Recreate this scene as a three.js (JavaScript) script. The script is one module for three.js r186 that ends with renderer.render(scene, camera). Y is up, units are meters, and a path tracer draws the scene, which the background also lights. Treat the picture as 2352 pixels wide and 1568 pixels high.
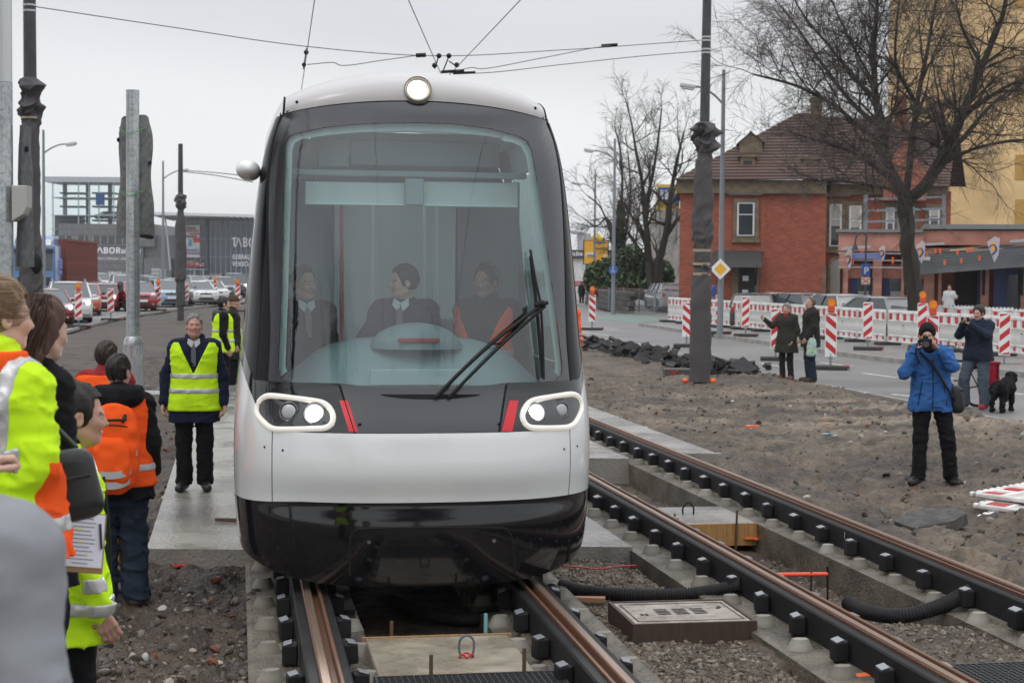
import * as THREE from 'three';
import { mergeGeometries } from 'three/addons/utils/BufferGeometryUtils.js';
import { FontLoader } from 'three/addons/loaders/FontLoader.js';
import { TextGeometry } from 'three/addons/geometries/TextGeometry.js';
import { RoundedBoxGeometry } from 'three/addons/geometries/RoundedBoxGeometry.js';

// ---------------------------------------------------------------- camera, sky, sun, exposure
const V3 = THREE.Vector3, PI = Math.PI, EYE = 2.3, F = 3700;       // F: focal length for a 2352 x 1568 frame
const scene = new THREE.Scene();
const camera = new THREE.PerspectiveCamera(2 * Math.atan(784 / F) * 180 / PI, 1024 / 682, 0.1, 4000);
camera.position.set(0, EYE, 0);
camera.rotation.order = 'YXZ';
camera.rotation.set(-Math.atan(165 / F), 0, 0.0087);
camera.updateMatrixWorld();
camera.focus = 12; camera.userData.fStop = 5.6;
const renderer = new THREE.WebGLRenderer({ antialias: true });
renderer.toneMapping = THREE.LinearToneMapping;
renderer.toneMappingExposure = 1.0;
renderer.shadowMap.enabled = true;

let seed0 = 7;
const rng = (s) => () => { s |= 0; s = (s + 0x6d2b79f5) | 0; let t = Math.imul(s ^ (s >>> 15), 1 | s); t = (t + Math.imul(t ^ (t >>> 7), 61 | t)) ^ t; return ((t ^ (t >>> 14)) >>> 0) / 4294967296; };
const R0 = rng(4242);
const clamp = (x, a = 0, b = 1) => Math.min(b, Math.max(a, x)), lerp = (a, b, t) => a + (b - a) * t;
const sstep = (a, b, x) => { const t = clamp((x - a) / (b - a)); return t * t * (3 - 2 * t); };
const hash = (x, y, z) => { let h = Math.imul(x | 0, 374761393) + Math.imul(y | 0, 668265263) + Math.imul(z | 0, 2147483647 ^ 0x5bd1e995); h = Math.imul(h ^ (h >>> 13), 1274126177); return ((h ^ (h >>> 16)) >>> 0) / 4294967296; };
function vn(x, y, z = 0, per = 0) {                                // value noise, periodic in x and y when per > 0
  const xi = Math.floor(x), yi = Math.floor(y), zi = Math.floor(z), u = x - xi, v = y - yi, w = z - zi;
  const m = (a) => per ? ((a % per) + per) % per : a, f = (t) => t * t * (3 - 2 * t), a = f(u), b = f(v), c = f(w);
  const x0 = m(xi), x1 = m(xi + 1), y0 = m(yi), y1 = m(yi + 1);
  const p = (z_) => lerp(lerp(hash(x0, y0, z_), hash(x1, y0, z_), a), lerp(hash(x0, y1, z_), hash(x1, y1, z_), a), b);
  return w ? lerp(p(zi), p(zi + 1), c) : p(zi);
}
function fbm(x, y, oct = 4, z = 0, per = 0) { let s = 0, a = .5, n = 0; for (let i = 0; i < oct; i++) { s += a * vn(x, y, z + i * 17, per); n += a; a *= .5; x *= 2; y *= 2; per *= 2; } return s / n; }

// overcast sky: brighter overhead, soft cloud bands
{
  const w = 512, h = 256, d = new Float32Array(w * h * 4);
  for (let j = 0; j < h; j++) for (let i = 0; i < w; i++) {
    const el = ((j + .5) / h - .5) * PI, s = Math.max(0, Math.sin(el)), az = i / w * 2 * PI, o = (j * w + i) * 4;
    const cx = Math.cos(az) * Math.cos(el) * 3, cz = Math.sin(az) * Math.cos(el) * 3, cy = Math.max(el, 0) * 14;
    const n = fbm(cx + 9, cy + cz * .6, 4, 3) - .5, n2 = fbm(cx * .6 + 3, cz * .6 + cy * .45 + 8, 3, 21) - .5;
    const dark = sstep(.07, .2, el);
    let L = .83 * (1 + 1.0 * Math.pow(s, .9)) * (1 - .12 * sstep(.05, .14, el) * (1 - sstep(.3, .8, el))) * (1 + (n * .34 + n2 * .42) * sstep(.03, .12, el));
    if (el < 0) L = .83 * (1 + el * .6);
    d[o] = L * (.985 - .02 * dark); d[o + 1] = L * (1 - .012 * dark); d[o + 2] = L * (1.01 + .03 * dark); d[o + 3] = 1;
  }
  const t = new THREE.DataTexture(d, w, h, THREE.RGBAFormat, THREE.FloatType);
  t.mapping = THREE.EquirectangularReflectionMapping; t.magFilter = THREE.LinearFilter; t.needsUpdate = true;
  scene.background = t; scene.environment = t;
}
const sun = new THREE.DirectionalLight(new THREE.Color(1, .97, .92), .55);
sun.position.set(-30, 70, 45); sun.castShadow = true; sun.shadow.radius = 40;
Object.assign(sun.shadow.camera, { left: -60, right: 60, top: 60, bottom: -60, far: 300 });
scene.add(sun);
scene.fog = new THREE.FogExp2(new THREE.Color(0.8, .83, .86), .00025);

// ---------------------------------------------------------------- placing: a pixel of the 2352 x 1568 frame to a place in the world
const ray = (x, y) => new V3((x - 1176) / F, (784 - y) / F, -1).applyQuaternion(camera.quaternion);
const at = (x, y, depth) => { const r = ray(x, y); return r.multiplyScalar(depth / -r.z).add(camera.position); };   // on the plane z = -depth
const onto = (x, y, h = 0) => { const r = ray(x, y); return r.multiplyScalar((h - EYE) / r.y).add(camera.position); };  // on the plane y = h

// ---------------------------------------------------------------- objects and materials
const used = new Map();
function numbered(n) { const k = used.get(n) ?? 0; used.set(n, k + 1); return k ? n + '_' + String(k).padStart(3, '0') : n; }
function tag(o, label, category, group, kind) { if (label) o.userData.label = label; if (category) o.userData.category = category; if (group) o.userData.group = group; if (kind) o.userData.kind = kind; return o; }
function thing(name, label, category, pos, turn = 0, group) {
  const o = new THREE.Group(); o.name = numbered(name); scene.add(o);
  if (pos) o.position.copy(pos.isVector3 ? pos : new V3(...pos));
  o.rotation.y = turn; return tag(o, label, category, group);
}
function part(name, geo, m, parent, label) {
  if (Array.isArray(geo)) geo = merge(geo);
  const o = new THREE.Mesh(geo, m); o.castShadow = o.receiveShadow = true; o.name = parent === scene ? numbered(name) : name;
  if (label) o.userData.label = label;
  parent.add(o); return o;
}
const struct = (name, geo, m, label) => { const o = part(name, geo, m, scene); o.userData.kind = 'structure'; if (label) o.userData.label = label; return o; };
function plain(g) { const q = g.index ? g.toNonIndexed() : g; for (const k of Object.keys(q.attributes)) if (!['position', 'normal', 'uv'].includes(k)) q.deleteAttribute(k); if (!q.attributes.uv) q.setAttribute('uv', new THREE.BufferAttribute(new Float32Array(q.attributes.position.count * 2), 2)); if (!q.attributes.normal) q.computeVertexNormals(); return q; }
const merge = (list) => list.length === 1 ? list[0] : mergeGeometries(list.map(plain));
function copy(o, label, pos, turn) { const c = o.clone(); c.name = numbered(o.name.replace(/_\d+$/, '')); scene.add(c); if (label) c.userData.label = label; if (pos) c.position.copy(pos.isVector3 ? pos : new V3(...pos)); if (turn !== undefined) c.rotation.y = turn; return c; }

// textures: multipliers held linear; size in metres set through repeat
function texture(n, fn) {
  const d = new Uint8Array(n * n * 4);
  for (let j = 0; j < n; j++) for (let i = 0; i < n; i++) { const c = fn(i / n, j / n), o = (j * n + i) * 4; const a = Array.isArray(c) ? c : [c, c, c]; d[o] = clamp(a[0]) * 255; d[o + 1] = clamp(a[1]) * 255; d[o + 2] = clamp(a[2]) * 255; d[o + 3] = 255; }
  const t = new THREE.DataTexture(d, n, n); t.wrapS = t.wrapT = THREE.RepeatWrapping; t.magFilter = THREE.LinearFilter; t.minFilter = THREE.LinearMipmapLinearFilter; t.needsUpdate = true; return t;
}
const T = {
  blotch: texture(512, (u, v) => { const n = fbm(u * 6, v * 6, 6, 1, 6), k = .62 + .76 * (n - .25); return [k, k * .985, k * .96]; }),
  fine: texture(512, (u, v) => { const n = .5 * vn(u * 128, v * 128, 5, 128) + .5 * fbm(u * 32, v * 32, 3, 2, 32); return .55 + .6 * (n - .2); }),
  bump: texture(512, (u, v) => fbm(u * 24, v * 24, 5, 8, 24)),
  rough: texture(512, (u, v) => { const n = fbm(u * 5, v * 5, 5, 33, 5); return .25 + .9 * sstep(.3, .7, n); }),
  streak: texture(256, (u, v) => { const n = .6 * fbm(u * 40, v * 3, 3, 12, 40) + .4 * fbm(u * 8, v * 8, 4, 4, 8); return [.55 + .75 * (n - .2), .55 + .72 * (n - .2), .55 + .7 * (n - .2)]; }),
  dirt: texture(1024, (u, v) => { const n = fbm(u * 10, v * 10, 6, 41, 10), f = vn(u * 170, v * 170, 3, 170), g = fbm(u * 4, v * 4, 3, 91, 4); const k = .4 + .95 * (n - .2) + .4 * (f - .5) + .35 * (g - .5); return [k, k * .965, k * .92]; }),
  spangle: texture(256, (u, v) => { let m = 9, c = 0; const N = 26, x = u * N, y = v * N; for (let i = -1; i < 2; i++) for (let j = -1; j < 2; j++) { const a = Math.floor(x) + i, b = Math.floor(y) + j, p = (a + N) % N, q = (b + N) % N; const d = (a + hash(p, q, 1) - x) ** 2 + (b + hash(p, q, 2) - y) ** 2; if (d < m) { m = d; c = hash(p, q, 3); } } return .66 + .34 * c; }),
};
const tx = (t, sx, sy = sx) => { const c = t.clone(); c.repeat.set(1 / sx, 1 / sy); c.needsUpdate = true; return c; };
function mat(r, g, b, rough = .8, o = {}) { const { phys, ...rest } = o; const m = new (phys || rest.specularIntensity || rest.clearcoat || rest.transmission || rest.sheen || rest.ior ? THREE.MeshPhysicalMaterial : THREE.MeshStandardMaterial)({ roughness: rough, side: THREE.DoubleSide, ...rest }); m.color.setRGB(r, g, b); return m; }
const glow = (r, g, b, k, base = .8) => { const m = mat(base, base, base, .4); m.emissive.setRGB(r, g, b); m.emissiveIntensity = k; return m; };
const M = {
  mud: mat(.325, .25, .178, .66, { map: tx(T.dirt, 7.3), bumpMap: tx(T.bump, .9), bumpScale: .03 }),
  asphalt: mat(.19, .186, .185, .5, { map: tx(T.blotch, 11), bumpMap: tx(T.fine, 1.3), bumpScale: .003 }),
  pave: mat(.23, .225, .22, .5, { map: tx(T.blotch, 2.2), bumpMap: tx(T.fine, .6), bumpScale: .004 }),
  kerb: mat(.33, .32, .3, .7, { map: tx(T.blotch, 1.3) }),
  concrete: mat(.3, .284, .248, .62, { map: tx(T.blotch, 1.7), bumpMap: tx(T.bump, .35), bumpScale: .006, roughnessMap: tx(T.rough, 1.9) }),
  beam: mat(.2, .183, .148, .66, { map: tx(T.dirt, 2.3), bumpMap: tx(T.bump, .3), bumpScale: .012, roughnessMap: tx(T.rough, 1.6) }),
  wetconc: mat(.32, .306, .28, .36, { map: tx(T.blotch, 2.3), bumpMap: tx(T.bump, .5), bumpScale: .006, roughnessMap: tx(T.rough, 2.1) }),
  concdark: mat(.16, .15, .125, .7, { map: tx(T.blotch, 1.1), bumpMap: tx(T.bump, .4), bumpScale: .006 }),
  rust: mat(.2, .098, .058, .46, { map: tx(T.streak, .3, 1.5), metalness: .25 }),
  railtop: mat(.4, .28, .21, .34, { map: tx(T.streak, .06, 2), metalness: .6 }),
  rubber: mat(.02, .02, .022, .6, { specularIntensity: .5, map: tx(T.blotch, .8) }),
  galv: mat(.5, .53, .54, .42, { map: tx(T.spangle, .35), metalness: .55, roughnessMap: tx(T.rough, .8) }),
  darkpole: mat(.06, .062, .064, .5, { map: tx(T.blotch, 1) }),
  wrap: mat(.105, .098, .1, .85, { map: tx(T.fine, .25), bumpMap: tx(T.fine, .12), bumpScale: .003 }),
  steel: mat(.42, .45, .47, .4, { metalness: .5 }),
  greypaint: mat(.2, .22, .24, .45),
  black: mat(.012, .012, .013, .5, { specularIntensity: .5 }),
  blackgloss: mat(.008, .008, .01, .08, { clearcoat: 1, clearcoatRoughness: .04 }),
  white: mat(.78, .79, .78, .4),
  plastic: mat(.8, .8, .79, .45, { map: tx(T.blotch, 1.5) }),
  red: mat(.52, .03, .035, .4), orange: mat(.8, .14, .02, .4),
  glass: mat(.86, .93, .92, .02, { transmission: 1, ior: 1.6, thickness: 0 }),
  darkglass: mat(.03, .04, .045, .04, { ior: 1.7 }),
  tyre: mat(.018, .018, .019, .8), rim: mat(.4, .41, .42, .3, { metalness: .8 }),
  chrome: mat(.6, .6, .6, .15, { metalness: 1 }),
  wood: mat(.42, .25, .11, .75, { map: tx(T.streak, .12, .9) }),
  brown: mat(.1, .062, .035, .8),
};

// ---------------------------------------------------------------- geometry helpers
const bx = (w, h, d, x = 0, y = 0, z = 0, ry = 0, rx = 0, rz = 0) => { const g = new THREE.BoxGeometry(w, h, d); uvBox(g); if (rx) g.rotateX(rx); if (rz) g.rotateZ(rz); if (ry) g.rotateY(ry); return g.translate(x, y, z); };
const rbx = (w, h, d, r, x = 0, y = 0, z = 0, ry = 0, rx = 0, rz = 0) => { const g = new RoundedBoxGeometry(w, h, d, 2, Math.min(r, w / 2.01, h / 2.01, d / 2.01)); uvBox(g); if (rx) g.rotateX(rx); if (rz) g.rotateZ(rz); if (ry) g.rotateY(ry); return g.translate(x, y, z); };
const cyl = (r0, r1, h, n = 12, x = 0, y = 0, z = 0) => { const g = new THREE.CylinderGeometry(r1, r0, h, n); const uv = g.attributes.uv; for (let i = 0; i < uv.count; i++) uv.setXY(i, uv.getX(i) * 2 * PI * r0, uv.getY(i) * h); return g.translate(x, y + h / 2, z); };
const sph = (r, x = 0, y = 0, z = 0, sx = 1, sy = 1, sz = 1, n = 14) => new THREE.SphereGeometry(r, n, Math.ceil(n * .7)).scale(sx, sy, sz).translate(x, y, z);
const v3 = (a) => a.isVector3 ? a : new V3(...a);
const tube = (pts, r, seg, n = 6, closed = false) => new THREE.TubeGeometry(new THREE.CatmullRomCurve3(pts.map(v3), closed), seg ?? pts.length * 4, r, n, closed);
function bar(a, b, r0, r1 = r0, n = 8) { a = v3(a); b = v3(b); const d = b.clone().sub(a), g = new THREE.CylinderGeometry(r1, r0, d.length(), n); g.translate(0, d.length() / 2, 0); g.applyQuaternion(new THREE.Quaternion().setFromUnitVectors(new V3(0, 1, 0), d.normalize())); return g.translate(a.x, a.y, a.z); }
function beam(a, b, w, h) { a = v3(a); b = v3(b); const d = b.clone().sub(a), g = new THREE.BoxGeometry(w, h, d.length()); uvBox(g); const m = new THREE.Matrix4().lookAt(b, a, new V3(0, 1, 0)); g.applyMatrix4(m); return g.translate((a.x + b.x) / 2, (a.y + b.y) / 2, (a.z + b.z) / 2); }
function uvBox(g, s = 1) {                                         // uv in metres from the face's main direction
  const p = g.attributes.position, n = g.attributes.normal, uv = new Float32Array(p.count * 2);
  for (let i = 0; i < p.count; i++) { const x = p.getX(i), y = p.getY(i), z = p.getZ(i), ax = Math.abs(n.getX(i)), ay = Math.abs(n.getY(i)), az = Math.abs(n.getZ(i)); let u, v; if (ay >= ax && ay >= az) { u = x; v = z; } else if (ax >= az) { u = z; v = y; } else { u = x; v = y; } uv[2 * i] = u * s; uv[2 * i + 1] = v * s; }
  g.setAttribute('uv', new THREE.BufferAttribute(uv, 2)); return g;
}
function grid(nu, nv, f, uvs = 1) {                                // patch f(u, v) -> [x, y, z]
  const p = [], uv = [], ix = [];
  for (let j = 0; j <= nv; j++) for (let i = 0; i <= nu; i++) { const q = f(i / nu, j / nv); if (q.isVector3) p.push(q.x, q.y, q.z); else p.push(q[0], q[1], q[2]); uv.push(i / nu * uvs, j / nv * uvs); }
  for (let j = 0; j < nv; j++) for (let i = 0; i < nu; i++) { const a = j * (nu + 1) + i, b = a + 1, c = a + nu + 1, d = c + 1; ix.push(a, b, d, a, d, c); }
  const g = new THREE.BufferGeometry(); g.setAttribute('position', new THREE.Float32BufferAttribute(p, 3)); g.setAttribute('uv', new THREE.Float32BufferAttribute(uv, 2)); g.setIndex(ix); g.computeVertexNormals(); return g;
}
const shape = (pts) => new THREE.Shape(pts.map((p) => new THREE.Vector2(p[0], p[1])));
function ext(pts, depth, bevel = 0) { const g = new THREE.ExtrudeGeometry(Array.isArray(pts) ? shape(pts) : pts, { depth: depth - 2 * bevel, bevelEnabled: bevel > 0, bevelSize: bevel, bevelThickness: bevel, bevelOffset: -bevel, bevelSegments: 2, curveSegments: 10 }); return uvBox(g.translate(0, 0, bevel)); }
function flat(pts, y) { const g = new THREE.ShapeGeometry(shape(pts.map((p) => [p[0], -p[1]]))); g.rotateX(-PI / 2); g.translate(0, y, 0); return uvBox(g); }          // polygon of [x, z] lying at height y
function slab(pts, y0, y1) { const g = new THREE.ExtrudeGeometry(shape(pts.map((p) => [p[0], -p[1]])), { depth: y1 - y0, bevelEnabled: false }); g.rotateX(-PI / 2); g.translate(0, y0, 0); return uvBox(g); }
const disc = (r, n = 16) => new THREE.CircleGeometry(r, n);
const font = await new FontLoader().loadAsync('fonts/droid/droid_sans_bold.typeface.json');
const font2 = await new FontLoader().loadAsync('fonts/droid/droid_sans_regular.typeface.json');
const text = (s, size, depth = .02, f = font) => new TextGeometry(s, { font: f, size, depth, height: depth, curveSegments: 4, bevelEnabled: false });
// box whose front face fills a pixel rectangle at a depth
function boxAt(x0, y0, x1, y1, d, thick) { const a = at(x0, y0, d), b = at(x1, y1, d), c = at((x0 + x1) / 2, (y0 + y1) / 2, d); return bx(Math.abs(b.x - a.x), Math.abs(a.y - b.y), thick, c.x, c.y, c.z - thick / 2); }
const mpp = (d) => d / F;
// ---------------------------------------------------------------- lie of the land: two tracks, a road on each side, mud between
const K1 = .1711, C1 = 1.201, N1 = Math.cos(Math.atan(K1)), K2 = .187, C2 = 4.52, N2 = Math.cos(Math.atan(K2));
const t1of = (x, d) => (x - C1 + K1 * d) * N1, t2of = (x, d) => (x - C2 + K2 * d) * N2;
const xOf1 = (t, d) => C1 - K1 * d + t / N1, xOf2 = (t, d) => C2 - K2 * d + t / N2;
const leftKerb = [[-8.5, 4], [-11.6, 24], ...[[111, 773], [200, 748], [288, 727], [400, 711], [499, 700]].map(([x, y]) => { const p = onto(x, y, 0); return [p.x, -p.z]; }), [-17.2, 150], [-12, 260], [0, 420]];
function kerbX(d) { for (let i = 1; i < leftKerb.length; i++) if (d <= leftKerb[i][1]) { const a = leftKerb[i - 1], b = leftKerb[i]; return lerp(a[0], b[0], clamp((d - a[1]) / (b[1] - a[1]))); } return leftKerb.at(-1)[0]; }
const roadX = (d) => d < 45 ? 7.8 + .1818 * (24.6 - d) : 4.09 - .145 * (d - 45) + .00085 * (d - 45) ** 2;   // near edge of the road on the right
function height(x, d) {
  const a = t1of(x, d), b = t2of(x, d);
  const big = fbm(x * .45 + 3, d * .45, 3, 7) - .5, mid = fbm(x * 2.3, d * 1.9, 4, 11) - .5, sm = fbm(x * 9, d * 8, 3, 19) - .5, tiny = vn(x * 31, d * 29, 5) - .5;
  const near = 1 - sstep(30, 60, d);
  let h = 0, rough = 1;
  if (a < -1) { h = -.02 + big * .1 + Math.abs(mid) * .22 * near + sm * .1 * near + tiny * .035 * near; }
  else if (b > 1) {
    const e = sstep(1, 2.4, b);
    h = .09 * (1 - e) + big * .13 * e + mid * (.05 + .2 * sstep(.45, .65, fbm(x * .6 + 7, d * .5, 3, 131))) * near + sm * .1 * near + tiny * .035 * near;
    h -= .05 * near * (Math.exp(-(((b - 2.5 - .25 * Math.sin(d * .35)) / .16) ** 2)) + Math.exp(-(((b - 4.0 - .25 * Math.sin(d * .35)) / .16) ** 2))) * sstep(.35, .55, fbm(x * .5, d * .4, 2, 141));
    const k = roadX(d) - x;                                         // bank along the road, hummocks at the right
    h += .10 * Math.exp(-(((k - 1.1) / 1.1) ** 2)) * (.4 + fbm(x * 1.2, d * 1.1, 3, 51)) + (d < 22 ? .16 * sstep(4.2, 6, x + (22 - d) * .12) * fbm(x * 1.3, d * 1.3, 4, 61) : 0);
    h -= .02 * sstep(.0, .3, .3 - Math.abs(d - 27) * .06);
  } else if (b > -1.2 && b < 1) { const deep = sstep(10.1, 11.6, d) ; h = lerp(.0, -.22, deep) + mid * .1 + sm * .04 + tiny * .012; if (d < 9.4) h -= .12 * sstep(9.4, 9, d); }
  else if (a > 1) { h = -.03 + .03 * sstep(11.2, 9.5, d) + mid * .07 + sm * .035 + tiny * .016; }
  else { h = -.06 + mid * .08 + sm * .03; }
  const rr = x - roadX(d); if (rr > -.12) h = lerp(h, -.2, sstep(-.12, .1, rr));
  const lk = kerbX(d) - x; if (lk > -.3) h = lerp(h, -.2, sstep(-.3, .05, lk));
  if (d > 70) h -= .03;
  return h;
}
function earthTone(x, d) {                                          // soil colours: dark wet loam, tan gravel; wet glint and clump shade painted in
  const a = t1of(x, d), b = t2of(x, d), fade = 1 - sstep(16, 42, d), n = .45 + (fbm(x * .8 + 4, d * .7, 4, 71) - .45) * fade, n2 = .5 + (fbm(x * 3.1, d * 2.7, 4, 77) - .5) * fade;
  let c = [.82, .8, .78];
  const set = (q, k) => { for (let i = 0; i < 3; i++) c[i] = lerp(c[i], q[i], k); };
  if (a < -1) set([.6, .575, .55], .9); else if (b > 1) { set([1.12, 1.1, 1.04], .9); set([.62, .57, .5], sstep(.52, .62, n) * .75); }
  else if (a > 1 || (b > -1 && b < 1)) set([1.0, .93, .82], .85 * sstep(14.5, 9.5, d) + .1);
  const wetGlint = Math.exp(-(((d - 26.5) / 3.4) ** 2)) * sstep(1.5, 3, x) * sstep(.42, .6, fbm(x * .7, d * 1.6, 4, 83));  // pale patch painting the sky glint of wet mud into the colour
  set([2.7, 2.8, 3.0], wetGlint * .85);
  set([.5, .46, .42], sstep(.55, .7, n2) * .55);
  const m = fbm(x * 1.9, d * 1.4, 5, 101), g = fbm(x * 8.5, d * 6.5, 3, 107), near = 1 - sstep(28, 60, d), f = (1 + (.1 + 1.5 * (m - .5)) * (.35 + .65 * near)) * (1 + 1.1 * (g - .5) * near);  // mottled soil, with the shade between clumps painted into its tone
  return c.map((k) => k * f / 3);
}
{
  const xs = [], ds = [];
  for (let x = -21; x < -9.5; x += .13) xs.push(x); for (let x = -9.5; x < 11; x += .038) xs.push(x); for (let x = 11; x < 15; x += .12) xs.push(x);
  for (let x = 15, s = .3; x < 900; x += s, s *= 1.3) { xs.push(x); xs.unshift(-21 - (x - 15) - s); }
  for (let d = -40; d < 4; d += 4) ds.push(d);
  for (let d = 4.2; d < 46; d += Math.max(.024, d * .0042)) ds.push(d);
  for (let d = 46; d < 105; d += .3) ds.push(d); for (let d = 105, s = .6; d < 2600; d += s, s *= 1.1) ds.push(d);
  const nx = xs.length, nd = ds.length, p = new Float32Array(nx * nd * 3), uv = new Float32Array(nx * nd * 2), col = new Float32Array(nx * nd * 3), ix = new Uint32Array((nx - 1) * (nd - 1) * 6);
  let k = 0;
  for (let j = 0; j < nd; j++) for (let i = 0; i < nx; i++) {
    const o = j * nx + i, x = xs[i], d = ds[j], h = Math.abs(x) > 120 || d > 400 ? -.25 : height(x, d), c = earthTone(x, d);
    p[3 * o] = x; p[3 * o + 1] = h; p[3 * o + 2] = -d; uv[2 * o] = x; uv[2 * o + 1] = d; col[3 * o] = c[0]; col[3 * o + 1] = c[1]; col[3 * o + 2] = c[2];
    if (i && j) { const a = o - nx - 1, b = o - nx, e = o - 1; ix[k++] = a; ix[k++] = b; ix[k++] = o; ix[k++] = a; ix[k++] = o; ix[k++] = e; }
  }
  const g = new THREE.BufferGeometry();
  g.setAttribute('position', new THREE.BufferAttribute(p, 3)); g.setAttribute('uv', new THREE.BufferAttribute(uv, 2)); g.setAttribute('color', new THREE.BufferAttribute(col, 3)); g.setIndex(new THREE.BufferAttribute(ix, 1)); g.computeVertexNormals();
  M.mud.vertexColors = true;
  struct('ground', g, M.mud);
}
// roads and pavements
const P2 = (x, y, h = 0) => { const p = onto(x, y, h); return [p.x, p.z]; };
{
  const near = []; for (let d = 5; d <= 260; d += 5) near.push([roadX(d), -d]);
  struct('road', flat([...near, [120, -260], [120, -5]].reverse(), .03), M.asphalt);
  const edge = []; for (let d = 5; d < 110; d += 2.5) edge.push(beam([roadX(d) - .04, -.1, -d], [roadX(d + 2.45) - .04, -.1, -d - 2.45], .1, .28));
  struct('road_edge', merge(edge), M.kerb);
  const lk = leftKerb.map(([x, d]) => [x, -d]);
  struct('road_001', flat([...lk, [-300, -420], [-300, -4]], .02), M.asphalt);
  const ke = []; for (let i = 1; i < leftKerb.length - 1; i++) { const a = leftKerb[i - 1], b = leftKerb[i]; ke.push(beam([a[0], .0, -a[1]], [b[0], .0, -b[1]], .14, .1)); }
  struct('kerb', merge(ke), M.kerb);
  // pavement behind the far kerb, where the barriers stand
  const fk = [[1471, 748.6], [1500, 752], [1566, 763], [1633, 772], [1772, 793], [1840, 803], [2000, 826], [2352, 865]].map(([x, y]) => P2(x, y, .03));
  const a = fk.at(-1), b = fk.at(-2), end = [a[0] + (a[0] - b[0]) * 3, a[1] + (a[1] - b[1]) * 3];
  const line = [[fk[0][0] + 1.1, fk[0][1] - 2.2], ...fk, end];
  struct('pavement', slab([...line, [70, end[1]], [70, -80], [fk[0][0] + 8, -75]], .0, .13), M.pave);
  const kk = []; for (let i = 1; i < line.length; i++) kk.push(beam([line[i - 1][0], .07, line[i - 1][1]], [line[i][0], .07, line[i][1]], .16, .15));
  struct('kerb_001', merge(kk), M.kerb);
  // pavement round the garden wall further on
  const q = [[1302, 692], [1322, 700], [1345, 705], [1372, 708], [1400, 711], [1440, 713], [1540, 716]].map(([x, y]) => P2(x, y, .03));
  struct('pavement_001', slab([...q, [q.at(-1)[0] + 14, q.at(-1)[1] + 2], [q.at(-1)[0] + 14, -140], [q[0][0] + 1, -150]], .0, .13), M.pave);
  const k2 = []; for (let i = 1; i < q.length; i++) k2.push(beam([q[i - 1][0], .07, q[i - 1][1]], [q[i][0], .07, q[i][1]], .16, .15));
  struct('kerb_002', merge(k2), M.kerb);
  // painted markings, each with its own sheet
  const paint = mat(.62, .62, .6, .5, { map: tx(T.blotch, .7) });
  const dash = [[[1341, 750], [1420, 757]], [[1330, 762], [1400, 770]], [[1441, 786], [1490, 793]], [[1746, 834], [1822, 845]], [[1985, 857], [2060, 867]], [[1885, 832], [1955, 841]], [[2130, 862], [2190, 869]], [[1590, 807], [1640, 815]], [[2290, 898], [2352, 906]], [[2050, 905], [2120, 913]]];
  const marks = dash.map(([p, q]) => { const A = P2(...p, .034), B = P2(...q, .034); return beam([A[0], .034, A[1]], [B[0], .034, B[1]], .13, .006); });
  struct('road_marking', merge(marks), paint);
  struct('cycle_lane', flat([P2(1330, 729, .036), P2(1450, 722, .036), P2(1560, 735, .036), P2(1460, 741, .036)], .036), mat(.16, .24, .21, .5, { map: tx(T.blotch, 1.4) }));
}
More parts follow.
